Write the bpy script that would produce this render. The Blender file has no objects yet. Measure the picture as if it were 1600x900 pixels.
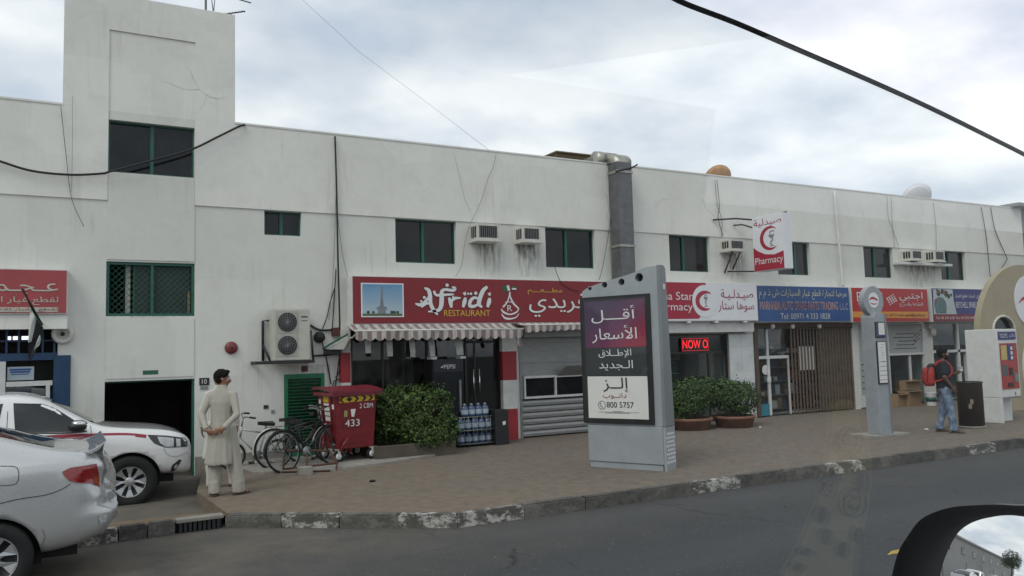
import bpy, bmesh, math, random
from mathutils import Vector, Matrix, noise
from mathutils.geometry import tessellate_polygon
from mathutils.bvhtree import BVHTree
random.seed(7)
R_ = math.radians
sc = bpy.context.scene
C = sc.collection

# ------------------------------------------------------------------ camera
FPX, YAW, PITCH, ROLL = 1260.84, R_(29.106), R_(4.495), R_(-1.5405)
CAMH = 1.9                                     # metres above the pavement (z = 0)
_f = Vector((math.sin(YAW)*math.cos(PITCH), math.cos(YAW)*math.cos(PITCH), math.sin(PITCH)))
_r0 = Vector((math.cos(YAW), -math.sin(YAW), 0)); _u0 = _r0.cross(_f)
_r = _r0*math.cos(ROLL) + _u0*math.sin(ROLL); _u = -_r0*math.sin(ROLL) + _u0*math.cos(ROLL)
EYE = Vector((0, 0, CAMH))
cd = bpy.data.cameras.new('camera'); cam = bpy.data.objects.new('camera', cd); C.objects.link(cam)
m3 = Matrix((_r, _u, -_f)).transposed()
cam.matrix_world = Matrix.Translation(EYE) @ m3.to_4x4()
cd.sensor_fit = 'HORIZONTAL'; cd.sensor_width = 36; cd.lens = 36*FPX/1600
cd.clip_start = 0.05; cd.clip_end = 2000
sc.camera = cam

# ------------------------------------------------------------------ sky, sun, exposure
SUN_EL, SUN_AZ = R_(48), R_(-118)              # azimuth from +Y towards +X: veiled sun over the street's left end
wd = bpy.data.worlds.new('World'); sc.world = wd; wd.use_nodes = True
nt = wd.node_tree; N = nt.nodes; L = nt.links
bg = N['Background']; bg.inputs[1].default_value = 0.1
sky = N.new('ShaderNodeTexSky'); sky.sky_type = 'NISHITA'; sky.sun_disc = False
sky.sun_elevation = SUN_EL; sky.sun_rotation = SUN_AZ; sky.dust_density = 3; sky.ozone_density = 1.2
def wnode(t, **kw):
    n = N.new(t)
    for k, v in kw.items(): setattr(n, k, v)
    return n
tc = wnode('ShaderNodeTexCoord')
sep = wnode('ShaderNodeSeparateXYZ'); L.new(tc.outputs['Generated'], sep.inputs[0])
add = wnode('ShaderNodeMath', operation='ADD'); add.inputs[1].default_value = 0.22; L.new(sep.outputs[2], add.inputs[0])
mx = wnode('ShaderNodeMath', operation='MAXIMUM'); mx.inputs[1].default_value = 0.1; L.new(add.outputs[0], mx.inputs[0])
cmb = wnode('ShaderNodeCombineXYZ')
for i in (0, 1):
    d = wnode('ShaderNodeMath', operation='DIVIDE'); L.new(sep.outputs[i], d.inputs[0]); L.new(mx.outputs[0], d.inputs[1]); L.new(d.outputs[0], cmb.inputs[i])
n1 = wnode('ShaderNodeTexNoise'); n1.inputs['Scale'].default_value = 1.25; n1.inputs['Detail'].default_value = 7; n1.inputs['Roughness'].default_value = .52; n1.inputs['Distortion'].default_value = .35
L.new(cmb.outputs[0], n1.inputs['Vector'])
r1 = wnode('ShaderNodeValToRGB'); r1.color_ramp.elements[0].position = .34; r1.color_ramp.elements[1].position = .56
r1.color_ramp.elements[0].color = (.72, .72, .72, 1)
L.new(n1.outputs[0], r1.inputs[0])
n2 = wnode('ShaderNodeTexNoise'); n2.inputs['Scale'].default_value = 2.3; n2.inputs['Detail'].default_value = 6; n2.inputs['Roughness'].default_value = .5
mp = wnode('ShaderNodeMapping'); mp.inputs['Location'].default_value = (3.1, 1.7, 0); L.new(cmb.outputs[0], mp.inputs[0]); L.new(mp.outputs[0], n2.inputs['Vector'])
r2 = wnode('ShaderNodeValToRGB'); e = r2.color_ramp.elements
e[0].position = .36; e[0].color = (5.6, 6.1, 7.1, 1); e[1].position = .62; e[1].color = (8.9, 8.95, 9.15, 1)
L.new(n2.outputs[0], r2.inputs[0])
mix = wnode('ShaderNodeMix', data_type='RGBA'); L.new(r1.outputs[0], mix.inputs[0]); L.new(sky.outputs[0], mix.inputs[6]); L.new(r2.outputs[0], mix.inputs[7])
L.new(mix.outputs[2], bg.inputs[0])
sl = bpy.data.lights.new('sun', 'SUN'); sl.energy = 1.0; sl.angle = R_(24); sl.color = (1, .96, .9)
so = bpy.data.objects.new('sun', sl); C.objects.link(so)
sd = Vector((math.sin(SUN_AZ)*math.cos(SUN_EL), math.cos(SUN_AZ)*math.cos(SUN_EL), math.sin(SUN_EL)))
so.rotation_euler = sd.to_track_quat('Z', 'Y').to_euler()
sc.view_settings.view_transform = 'Standard'; sc.view_settings.look = 'None'
sc.view_settings.exposure = 0.33; sc.view_settings.gamma = 1; sc.view_settings.use_curve_mapping = False
sc.cycles.max_bounces = 8; sc.cycles.transparent_max_bounces = 16

# ------------------------------------------------------------------ pixels to places
def ray(px, py): return _f + _r*((px-800)/FPX) - _u*((py-450)/FPX)
def G(px, py, z=0.0):                           # where a pixel's ray meets level ground
    d = ray(px, py); return EYE + d*((z-CAMH)/d.z)
def W(px, py, Y):                               # where it meets a wall parallel to the facade
    d = ray(px, py); return EYE + d*(Y/d.y)
FY = 15.5                                       # the facade plane

# ------------------------------------------------------------------ materials
MATS = {}
def nodes(name):
    m = bpy.data.materials.new(name); m.use_nodes = True
    t = m.node_tree; return m, t, t.nodes, t.links, t.nodes['Principled BSDF']
def setc(b, col, rough, metal=0, spec=.5):
    b.inputs['Base Color'].default_value = (*col, 1); b.inputs['Roughness'].default_value = rough
    b.inputs['Metallic'].default_value = metal; b.inputs['Specular IOR Level'].default_value = spec
def M(name, col, rough=.6, metal=0, spec=.5, var=.18, vs=3.0, bump=0.0, bs=60, stretch=(1, 1, 1), rvar=.12, emit=None, coat=0):
    """procedural material: colour broken up by two noises, roughness varied, fine relief"""
    if name in MATS: return MATS[name]
    m, t, n, l, b = nodes(name); setc(b, col, rough, metal, spec)
    tcn = n.new('ShaderNodeTexCoord'); mp = n.new('ShaderNodeMapping'); mp.inputs['Scale'].default_value = stretch
    l.new(tcn.outputs['Object'], mp.inputs[0])
    a = n.new('ShaderNodeTexNoise'); a.inputs['Scale'].default_value = vs; a.inputs['Detail'].default_value = 8; a.inputs['Roughness'].default_value = .65
    l.new(mp.outputs[0], a.inputs['Vector'])
    rp = n.new('ShaderNodeValToRGB'); e = rp.color_ramp.elements
    e[0].position = .3; e[1].position = .72
    e[0].color = (*[c*(1-var) for c in col], 1); e[1].color = (*[min(1, c*(1+var*.7)) for c in col], 1)
    l.new(a.outputs[0], rp.inputs[0]); l.new(rp.outputs[0], b.inputs['Base Color'])
    if rvar:
        mr = n.new('ShaderNodeMapRange'); mr.inputs['To Min'].default_value = max(.02, rough-rvar); mr.inputs['To Max'].default_value = min(1, rough+rvar)
        l.new(a.outputs[0], mr.inputs[0]); l.new(mr.outputs[0], b.inputs['Roughness'])
    if bump:
        c2 = n.new('ShaderNodeTexNoise'); c2.inputs['Scale'].default_value = bs; c2.inputs['Detail'].default_value = 4
        l.new(mp.outputs[0], c2.inputs['Vector'])
        bp = n.new('ShaderNodeBump'); bp.inputs['Strength'].default_value = bump; bp.inputs['Distance'].default_value = .01
        l.new(c2.outputs[0], bp.inputs['Height']); l.new(bp.outputs[0], b.inputs['Normal'])
    if emit:
        b.inputs['Emission Color'].default_value = (*emit[0], 1); b.inputs['Emission Strength'].default_value = emit[1]
    if coat: b.inputs['Coat Weight'].default_value = coat; b.inputs['Coat Roughness'].default_value = .04
    MATS[name] = m; return m
def math_(n, l, op, a, b=None, clamp=False):
    q = n.new('ShaderNodeMath'); q.operation = op; q.use_clamp = clamp
    for i, v in enumerate((a, b)):
        if v is None: continue
        if isinstance(v, (int, float)): q.inputs[i].default_value = v
        else: l.new(v, q.inputs[i])
    return q.outputs[0]
def ntex(n, l, vec, scale, detail=6, rough=.55, dist=0):
    a = n.new('ShaderNodeTexNoise'); a.inputs['Scale'].default_value = scale; a.inputs['Detail'].default_value = detail
    a.inputs['Roughness'].default_value = rough; a.inputs['Distortion'].default_value = dist; l.new(vec, a.inputs['Vector']); return a.outputs[0]
def ramp(n, l, fac, stops):
    r = n.new('ShaderNodeValToRGB'); e = r.color_ramp.elements
    while len(e) < len(stops): e.new(.5)
    for i, (p, c) in enumerate(stops): e[i].position = p; e[i].color = (*c, 1) if len(c) == 3 else c
    l.new(fac, r.inputs[0]); return r.outputs[0]
def mixc(n, l, fac, a, b, blend='MIX'):
    q = n.new('ShaderNodeMix'); q.data_type = 'RGBA'; q.blend_type = blend
    for i, v in ((0, fac), (6, a), (7, b)):
        if isinstance(v, (int, float)): q.inputs[i].default_value = v
        elif isinstance(v, tuple): q.inputs[i].default_value = (*v, 1)
        else: l.new(v, q.inputs[i])
    return q.outputs[2]
def mapped(n, l, coords, scale=(1, 1, 1), loc=(0, 0, 0), rot=(0, 0, 0)):
    mp = n.new('ShaderNodeMapping'); mp.inputs['Scale'].default_value = scale; mp.inputs['Location'].default_value = loc; mp.inputs['Rotation'].default_value = rot
    l.new(coords, mp.inputs[0]); return mp.outputs[0]
def bump(n, l, b, h, s, d=.01):
    q = n.new('ShaderNodeBump'); q.inputs['Strength'].default_value = s; q.inputs['Distance'].default_value = d
    l.new(h, q.inputs['Height']); l.new(q.outputs[0], b.inputs['Normal'])

def n_sep(n, l, colr):
    q = n.new('ShaderNodeSeparateColor'); l.new(colr, q.inputs[0]); return q.outputs[0]
def mat_wall(name, col, grime=.55):
    m, t, n, l, b = nodes(name); setc(b, col, .85, 0, .2)
    o = n.new('ShaderNodeTexCoord').outputs['Object']
    big = ntex(n, l, o, .55, 6, .6); fine = ntex(n, l, o, 9, 8, .7)
    c = ramp(n, l, big, [(.32, tuple(x*.9 for x in col)), (.68, tuple(min(.86, x*1.05) for x in col))])
    c = mixc(n, l, .35, c, ramp(n, l, fine, [(.3, tuple(x*.84 for x in col)), (.7, col)]), 'MIX')
    streak = ntex(n, l, mapped(n, l, o, (5, 5, .35)), 1.6, 8, .7)
    patch = ntex(n, l, o, .8, 4, .5)
    s = math_(n, l, 'MULTIPLY', ramp(n, l, streak, [(.52, (0, 0, 0)), (.74, (1, 1, 1))]), ramp(n, l, patch, [(.48, (0, 0, 0)), (.66, (1, 1, 1))]))
    c = mixc(n, l, math_(n, l, 'MULTIPLY', s, grime), c, (.30, .28, .24))
    pv = n.new('ShaderNodeTexVoronoi'); pv.inputs['Scale'].default_value = .55; pv.distance = 'CHEBYCHEV'; l.new(o, pv.inputs['Vector'])
    pm = ramp(n, l, n_sep(n, l, pv.outputs['Color']), [(.72, (0, 0, 0)), (.76, (1, 1, 1))])
    c = mixc(n, l, math_(n, l, 'MULTIPLY', pm, .35), c, tuple(min(.8, x*1.09) for x in col))
    c = mixc(n, l, math_(n, l, 'MULTIPLY', ramp(n, l, ntex(n, l, o, 1.9, 9, .72), [(.5, (0, 0, 0)), (.72, (1, 1, 1))]), .22), c, (.42, .40, .35))
    # hairline cracks in the render, here and there
    warp = n.new('ShaderNodeTexNoise'); warp.inputs['Scale'].default_value = 1.3; warp.inputs['Detail'].default_value = 7; l.new(o, warp.inputs['Vector'])
    wv = n.new('ShaderNodeVectorMath'); wv.operation = 'MULTIPLY_ADD'; wv.inputs[1].default_value = (.9, .9, .5); l.new(warp.outputs['Color'], wv.inputs[0]); l.new(o, wv.inputs[2])
    vo = n.new('ShaderNodeTexVoronoi'); vo.feature = 'DISTANCE_TO_EDGE'; vo.inputs['Scale'].default_value = .42; l.new(wv.outputs[0], vo.inputs['Vector'])
    ck = ramp(n, l, vo.outputs[0], [(0, (1, 1, 1)), (.0045, (0, 0, 0))])
    cm = ramp(n, l, ntex(n, l, o, .45, 2, .5), [(.58, (0, 0, 0)), (.66, (1, 1, 1))])
    k = math_(n, l, 'MULTIPLY', ck, cm)
    c = mixc(n, l, math_(n, l, 'MULTIPLY', k, .5), c, (.2, .19, .17))
    l.new(c, b.inputs['Base Color'])
    bump(n, l, b, math_(n, l, 'SUBTRACT', math_(n, l, 'ADD', fine, math_(n, l, 'MULTIPLY', big, 3)), k), .25, .012)
    return m
def mat_asphalt():
    m, t, n, l, b = nodes('asphalt'); setc(b, (.06, .06, .062), .85, 0, .35)
    o = n.new('ShaderNodeTexCoord').outputs['Object']
    big = ntex(n, l, mapped(n, l, o, (.25, 1, 1)), .6, 6, .6); fine = ntex(n, l, o, 170, 3, .6); vor = n.new('ShaderNodeTexVoronoi'); vor.inputs['Scale'].default_value = 95; l.new(o, vor.inputs['Vector'])
    c = ramp(n, l, big, [(.3, (.032, .036, .040)), (.7, (.052, .056, .058))])
    c = mixc(n, l, .55, c, ramp(n, l, fine, [(.35, (.016, .017, .018)), (.66, (.085, .088, .09))]))
    sp = ramp(n, l, vor.outputs['Color'], [(.9, (0, 0, 0)), (.97, (1, 1, 1))])
    c = mixc(n, l, math_(n, l, 'MULTIPLY', sp, .8), c, (.3, .29, .27))
    # dust drifted along the kerb side and worn patches
    sx = n.new('ShaderNodeSeparateXYZ'); l.new(o, sx.inputs[0])
    dn = ntex(n, l, o, 1.7, 7, .65)
    near = n.new('ShaderNodeMapRange'); near.inputs['From Min'].default_value = 6.6; near.inputs['From Max'].default_value = 9.2; l.new(sx.outputs[1], near.inputs[0])
    left = n.new('ShaderNodeMapRange'); left.inputs['From Min'].default_value = 6.5; left.inputs['From Max'].default_value = 1.0; l.new(sx.outputs[0], left.inputs[0])
    dm = math_(n, l, 'MULTIPLY', math_(n, l, 'MULTIPLY', near.outputs[0], math_(n, l, 'MULTIPLY_ADD', left.outputs[0], .75) if False else math_(n, l, 'ADD', math_(n, l, 'MULTIPLY', left.outputs[0], .8), .2)), ramp(n, l, dn, [(.3, (.25, .25, .25)), (.65, (1, 1, 1))]))
    c = mixc(n, l, math_(n, l, 'MULTIPLY', dm, .9), c, (.165, .14, .108))
    lane = math_(n, l, 'ABSOLUTE', math_(n, l, 'SINE', math_(n, l, 'MULTIPLY_ADD', sx.outputs[1], 1.75) if False else math_(n, l, 'MULTIPLY', sx.outputs[1], 1.75)))
    lm = math_(n, l, 'MULTIPLY', ramp(n, l, lane, [(.5, (0, 0, 0)), (.95, (1, 1, 1))]), ramp(n, l, ntex(n, l, mapped(n, l, o, (.12, 1, 1)), 1.4, 6, .6), [(.35, (0, 0, 0)), (.7, (1, 1, 1))]))
    c = mixc(n, l, math_(n, l, 'MULTIPLY', lm, .45), c, (.08, .082, .084))
    oil = ramp(n, l, ntex(n, l, mapped(n, l, o, (.5, 1, 1)), 1.1, 5, .6, .5), [(.64, (0, 0, 0)), (.74, (1, 1, 1))])
    c = mixc(n, l, math_(n, l, 'MULTIPLY', oil, .45), c, (.022, .022, .023))
    wn = n.new('ShaderNodeTexNoise'); wn.inputs['Scale'].default_value = 1.2; wn.inputs['Detail'].default_value = 8; l.new(o, wn.inputs['Vector'])
    wv = n.new('ShaderNodeVectorMath'); wv.operation = 'MULTIPLY_ADD'; wv.inputs[1].default_value = (1.2, 1.2, 0); l.new(wn.outputs['Color'], wv.inputs[0]); l.new(o, wv.inputs[2])
    vc = n.new('ShaderNodeTexVoronoi'); vc.feature = 'DISTANCE_TO_EDGE'; vc.inputs['Scale'].default_value = .33; l.new(wv.outputs[0], vc.inputs['Vector'])
    ck = math_(n, l, 'MULTIPLY', ramp(n, l, vc.outputs[0], [(0, (1, 1, 1)), (.006, (0, 0, 0))]), ramp(n, l, dn, [(.45, (0, 0, 0)), (.6, (1, 1, 1))]))
    c = mixc(n, l, math_(n, l, 'MULTIPLY', ck, .8), c, (.012, .012, .012))
    l.new(c, b.inputs['Base Color']); bump(n, l, b, math_(n, l, 'SUBTRACT', fine, ck), .6, .008); return m
def mat_paving():
    m, t, n, l, b = nodes('paving'); setc(b, (.2, .18, .16), .9, 0, .25)
    o = n.new('ShaderNodeTexCoord').outputs['Object']
    br = n.new('ShaderNodeTexBrick'); br.inputs['Scale'].default_value = 1; br.inputs['Brick Width'].default_value = .2; br.inputs['Row Height'].default_value = .1
    br.inputs['Mortar Size'].default_value = .004; br.inputs['Mortar Smooth'].default_value = .4; br.inputs['Bias'].default_value = -.2
    br.inputs['Color1'].default_value = (.178, .155, .134, 1); br.inputs['Color2'].default_value = (.16, .14, .124, 1); br.inputs['Mortar'].default_value = (.125, .11, .095, 1)
    l.new(o, br.inputs['Vector'])
    big = ntex(n, l, o, .8, 7, .62); mid = ntex(n, l, o, 6, 6, .6); fine = ntex(n, l, o, 120, 3, .6)
    c = mixc(n, l, 1, br.outputs[0], ramp(n, l, mid, [(.3, (.72, .71, .7)), (.7, (1.1, 1.08, 1.06))]), 'MULTIPLY')
    dm = ramp(n, l, big, [(.36, (0, 0, 0)), (.62, (1, 1, 1))])
    sx = n.new('ShaderNodeSeparateXYZ'); l.new(o, sx.inputs[0])
    lf = n.new('ShaderNodeMapRange'); lf.inputs['From Min'].default_value = 7.5; lf.inputs['From Max'].default_value = 3.0; l.new(sx.outputs[0], lf.inputs[0])
    dust = math_(n, l, 'ADD', math_(n, l, 'MULTIPLY', dm, .45), math_(n, l, 'MULTIPLY', lf.outputs[0], .45), True)
    c = mixc(n, l, dust, c, ramp(n, l, mid, [(.3, (.15, .118, .085)), (.7, (.205, .165, .122))]))
    st = ramp(n, l, ntex(n, l, o, 2.6, 5, .6, .6), [(.62, (0, 0, 0)), (.72, (1, 1, 1))])
    c = mixc(n, l, math_(n, l, 'MULTIPLY', st, .35), c, (.07, .065, .06))
    l.new(c, b.inputs['Base Color'])
    bump(n, l, b, math_(n, l, 'ADD', math_(n, l, 'MULTIPLY', br.outputs['Fac'], -1.0), math_(n, l, 'MULTIPLY', fine, .6)), .35, .006); return m
def mat_dirt():
    m, t, n, l, b = nodes('dirt'); setc(b, (.2, .15, .1), .95, 0, .15)
    o = n.new('ShaderNodeTexCoord').outputs['Object']
    a = ntex(n, l, o, 1.6, 8, .65); f = ntex(n, l, o, 60, 4, .7)
    c = ramp(n, l, a, [(.28, (.12, .092, .062)), (.5, (.20, .152, .10)), (.72, (.26, .21, .145))])
    c = mixc(n, l, .4, c, ramp(n, l, f, [(.35, (.08, .065, .05)), (.65, (.25, .2, .15))]))
    l.new(c, b.inputs['Base Color']); bump(n, l, b, math_(n, l, 'ADD', f, math_(n, l, 'MULTIPLY', a, 3)), .6, .02); return m
def mat_kerb(name, paint):
    m, t, n, l, b = nodes(name); setc(b, (.2, .2, .2), .85, 0, .3)
    tcn = n.new('ShaderNodeTexCoord'); o = tcn.outputs['Object']
    a = ntex(n, l, o, 4, 8, .7); f = ntex(n, l, o, 45, 4, .7)
    base = ramp(n, l, a, [(.3, (.055, .052, .046)), (.7, (.125, .118, .105))])
    base = mixc(n, l, .4, base, ramp(n, l, f, [(.3, (.04, .038, .034)), (.7, (.155, .148, .135))]))
    wear = ramp(n, l, ntex(n, l, mapped(n, l, o, (1, 1, 1.6)), 4.5, 12, .78), [(.49, (0, 0, 0)), (.56, (1, 1, 1))])
    c = mixc(n, l, math_(n, l, 'MULTIPLY', wear, .7 if paint[0] > .1 else .8), base, paint)
    l.new(c, b.inputs['Base Color']); bump(n, l, b, f, .5, .01); return m
def mat_stripes(name, c1, c2, per):
    m, t, n, l, b = nodes(name); setc(b, c1, .8, 0, .2)
    o = n.new('ShaderNodeTexCoord').outputs['Object']; sx = n.new('ShaderNodeSeparateXYZ'); l.new(o, sx.inputs[0])
    fr = math_(n, l, 'FRACT', math_(n, l, 'DIVIDE', sx.outputs[0], per))
    s = math_(n, l, 'GREATER_THAN', fr, .5)
    d = ntex(n, l, mapped(n, l, o, (6, 1, 1)), 5, 6, .65)
    c = mixc(n, l, s, c1, c2); c = mixc(n, l, 1, c, ramp(n, l, d, [(.3, (.62, .6, .57)), (.65, (1, 1, 1))]), 'MULTIPLY')
    l.new(c, b.inputs['Base Color']); return m
def mat_glass(name, tint=(.9, .95, .95), rough=.0, spec=1.0, dirt=.06):
    """thin sheet of glass: transparent with a Fresnel reflection and a little dust"""
    m, t, n, l, b = nodes(name)
    out = [x for x in n if x.type == 'OUTPUT_MATERIAL'][0]
    tr = n.new('ShaderNodeBsdfTransparent'); tr.inputs[0].default_value = (*tint, 1)
    gl = n.new('ShaderNodeBsdfGlossy'); gl.inputs['Roughness'].default_value = rough
    ge = n.new('ShaderNodeNewGeometry'); dt = n.new('ShaderNodeVectorMath'); dt.operation = 'DOT_PRODUCT'; l.new(ge.outputs['Incoming'], dt.inputs[0]); l.new(ge.outputs['Normal'], dt.inputs[1])
    c1 = math_(n, l, 'SUBTRACT', 1, math_(n, l, 'ABSOLUTE', dt.outputs['Value'])); p5 = math_(n, l, 'POWER', c1, 5)     # Schlick's reflectance, the same from both sides
    k = math_(n, l, 'MULTIPLY', math_(n, l, 'ADD', .04, math_(n, l, 'MULTIPLY', p5, .96)), spec, True)
    mxs = n.new('ShaderNodeMixShader'); l.new(k, mxs.inputs[0]); l.new(tr.outputs[0], mxs.inputs[1]); l.new(gl.outputs[0], mxs.inputs[2])
    o = n.new('ShaderNodeTexCoord').outputs['Object']
    d = n.new('ShaderNodeBsdfDiffuse'); d.inputs[0].default_value = (.35, .34, .31, 1)
    dn = ramp(n, l, ntex(n, l, o, 3, 6, .65), [(.4, (0, 0, 0)), (.8, (1, 1, 1))])
    m2 = n.new('ShaderNodeMixShader'); l.new(math_(n, l, 'MULTIPLY', dn, dirt), m2.inputs[0]); l.new(mxs.outputs[0], m2.inputs[1]); l.new(d.outputs[0], m2.inputs[2])
    l.new(m2.outputs[0], out.inputs[0]); return m
def mat_leaf(name, dark, light):
    m, t, n, l, b = nodes(name); setc(b, dark, .55, 0, .35)
    o = n.new('ShaderNodeTexCoord').outputs['Object']
    g = n.new('ShaderNodeNewGeometry')
    c = ramp(n, l, g.outputs['Random Per Island'], [(0, dark), (.6, tuple((x+y)/2 for x, y in zip(dark, light))), (1, light)])
    c2 = ramp(n, l, ntex(n, l, o, 5, 3, .5), [(.35, (.6, .62, .55)), (.65, (1.1, 1.1, 1.0))])
    l.new(mixc(n, l, 1, c, c2, 'MULTIPLY'), b.inputs['Base Color'])
    b.inputs['Transmission Weight'].default_value = 0
    b.inputs['Subsurface Weight'].default_value = 0
    return m
def mat_paint(name, col, metal=0, rough=.28, fleck=0):
    m, t, n, l, b = nodes(name); setc(b, col, rough, metal, .5)
    b.inputs['Coat Weight'].default_value = 1; b.inputs['Coat Roughness'].default_value = .03
    o = n.new('ShaderNodeTexCoord').outputs['Object']; sx = n.new('ShaderNodeSeparateXYZ'); l.new(o, sx.inputs[0])
    dn = ntex(n, l, o, 7, 7, .7)
    low = n.new('ShaderNodeMapRange'); low.inputs['From Min'].default_value = .75; low.inputs['From Max'].default_value = .2; low.inputs['To Max'].default_value = .5; l.new(sx.outputs[2], low.inputs[0])
    dm = math_(n, l, 'MULTIPLY', low.outputs[0], ramp(n, l, dn, [(.35, (.2, .2, .2)), (.7, (1, 1, 1))]))
    l.new(mixc(n, l, dm, col, (.3, .26, .2)), b.inputs['Base Color'])
    rr = math_(n, l, 'ADD', math_(n, l, 'MULTIPLY', dn, .14), math_(n, l, 'ADD', rough-.07, math_(n, l, 'MULTIPLY', dm, .5))); l.new(rr, b.inputs['Roughness'])
    return m

# ------------------------------------------------------------------ objects
WL = {}
def tag(o, label=None, cat=None, group=None, kind=None):
    for k, v in (('label', label), ('category', cat), ('group', group), ('kind', kind)):
        if v: o[k] = v
    return o
def thing(name, label, cat, loc=(0, 0, 0), rz=0, group=None):
    o = bpy.data.objects.new(name, None); C.objects.link(o); o.empty_display_size = .1
    o.location = loc; o.rotation_euler = (0, 0, rz); WL[o.name] = (Vector(loc), rz)
    return tag(o, label, cat, group)
def copy_tree(o, parent=None):
    c = o.copy(); C.objects.link(c)
    if parent: c.parent = parent
    for ch in list(o.children): copy_tree(ch, c)
    return c
def link(name, me, mat, parent=None, smooth=False, world=True):
    """one mesh object; world=True: vertices are given in world space and moved into the parent's space"""
    if mat and not me.materials: me.materials.append(mat)
    if smooth:
        for p in me.polygons: p.use_smooth = True
    o = bpy.data.objects.new(name, me); C.objects.link(o)
    if parent is not None:
        o.parent = parent; root = parent
        while root.parent: root = root.parent
        if world:
            loc, rz = WL.get(root.name, (Vector(), 0))
            me.transform(Matrix.Rotation(-rz, 4, 'Z') @ Matrix.Translation(-loc))
    return o
class MB:
    """collects shapes; build() links them as one mesh object"""
    def __init__(s): s.v = []; s.f = []; s.sm = []
    def raw(s, vs, fs, sm=False):
        o = len(s.v); s.v += [tuple(v) for v in vs]; s.f += [tuple(i+o for i in f) for f in fs]; s.sm += [sm]*len(fs); return s
    def box(s, x0, x1, y0, y1, z0, z1, mtx=None):
        vs = [Vector((x, y, z)) for z in (z0, z1) for y in (y0, y1) for x in (x0, x1)]
        if mtx: vs = [mtx @ v for v in vs]
        return s.raw(vs, [(0, 2, 3, 1), (4, 5, 7, 6), (0, 1, 5, 4), (2, 6, 7, 3), (0, 4, 6, 2), (1, 3, 7, 5)])
    def bbox(s, x0, x1, y0, y1, z0, z1, bv=.01, mtx=None):      # bevelled box
        b = bmesh.new(); bmesh.ops.create_cube(b, size=1)
        for v in b.verts: v.co = Vector(((x0+x1)/2+v.co.x*(x1-x0), (y0+y1)/2+v.co.y*(y1-y0), (z0+z1)/2+v.co.z*(z1-z0)))
        bmesh.ops.bevel(b, geom=b.edges[:], offset=bv, segments=2, profile=.6, affect='EDGES')
        return s.bm(b, mtx)
    def bm(s, b, mtx=None, sm=False):
        b.verts.index_update()
        s.raw([(mtx @ v.co) if mtx else v.co for v in b.verts], [[v.index for v in f.verts] for f in b.faces], sm); b.free(); return s
    def tube(s, pts, r, n=8, cap=True, rs=None, close=False):
        pts = [Vector(p) for p in pts]; k = len(pts); rings = []; prev = None
        for i, p in enumerate(pts):
            if close: d = pts[(i+1) % k]-pts[i-1]
            else: d = pts[min(i+1, k-1)]-pts[max(i-1, 0)]
            d.normalize()
            if prev is None:
                a = d.orthogonal().normalized()
            else:
                a = (prev-d*prev.dot(d))
                a = a.normalized() if a.length > 1e-6 else d.orthogonal().normalized()
            prev = a; bb = d.cross(a); rr = rs[i] if rs else r
            rings.append([p+(a*math.cos(2*math.pi*j/n)+bb*math.sin(2*math.pi*j/n))*rr for j in range(n)])
        vs = [q for g in rings for q in g]; fs = []
        for i in range(k if close else k-1):
            for j in range(n):
                a0 = i*n+j; a1 = i*n+(j+1) % n; i2 = (i+1) % k; fs.append((a0, a1, i2*n+(j+1) % n, i2*n+j))
        if cap and not close: fs += [tuple(range(n-1, -1, -1)), tuple((k-1)*n+j for j in range(n))]
        return s.raw(vs, fs, True)
    def cyl(s, p0, p1, r0, r1=None, n=16, cap=True): return s.tube([p0, p1], r0, n, cap, [r0, r0 if r1 is None else r1])
    def lathe(s, prof, n=32, mtx=None, close=False):            # prof: (r, z) about local Z
        vs = []; fs = []; k = len(prof)
        for i in range(n):
            a = 2*math.pi*i/n; vs += [Vector((r*math.cos(a), r*math.sin(a), z)) for r, z in prof]
        if mtx: vs = [mtx @ v for v in vs]
        for i in range(n):
            for j in range(k if close else k-1):
                j2 = (j+1) % k; i2 = (i+1) % n; fs.append((i*k+j, i2*k+j, i2*k+j2, i*k+j2))
        return s.raw(vs, fs, True)
    def prism(s, pts, fn, n0, n1):
        """polygon pts (a, b) given depth from n0 to n1 through fn(a, b, n)"""
        k = len(pts); tri = tessellate_polygon([[Vector((a, b, 0)) for a, b in pts]])
        vs = [fn(a, b, n0) for a, b in pts]+[fn(a, b, n1) for a, b in pts]
        fs = [tuple(t) for t in tri]+[tuple(i+k for i in reversed(t)) for t in tri]
        fs += [(i, (i+1) % k, k+(i+1) % k, k+i) for i in range(k)]
        return s.raw(vs, fs)
    def sphere(s, c, r, n=12, m=8, sc_=(1, 1, 1), mtx=None):
        prof = [(max(1e-4, math.sin(math.pi*i/m)), math.cos(math.pi*i/m)) for i in range(m+1)]
        T = Matrix.Translation(Vector(c)) @ (mtx or Matrix()) @ Matrix.Diagonal((r*sc_[0], r*sc_[1], r*sc_[2], 1))
        return s.lathe(prof, n, T)
    def mesh(s, name):
        me = bpy.data.meshes.new(name); me.from_pydata(s.v, [], s.f); me.update()
        b = bmesh.new(); b.from_mesh(me); bmesh.ops.recalc_face_normals(b, faces=b.faces[:]); b.to_mesh(me); b.free()
        if len(me.polygons) == len(s.sm): me.polygons.foreach_set('use_smooth', s.sm)
        return me
    def build(s, name, mat, parent=None, world=True, bevel=0, **tg):
        me = s.mesh(name)
        if bevel:
            b = bmesh.new(); b.from_mesh(me)
            ed = [e for e in b.edges if len(e.link_faces) == 2 and e.calc_face_angle(0) > .6]
            bmesh.ops.bevel(b, geom=ed, offset=bevel, segments=2, profile=.6, affect='EDGES', clamp_overlap=True); b.to_mesh(me); b.free()
        o = link(name, me, mat, parent, False, world)
        if tg: tag(o, **tg)
        return o
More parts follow.
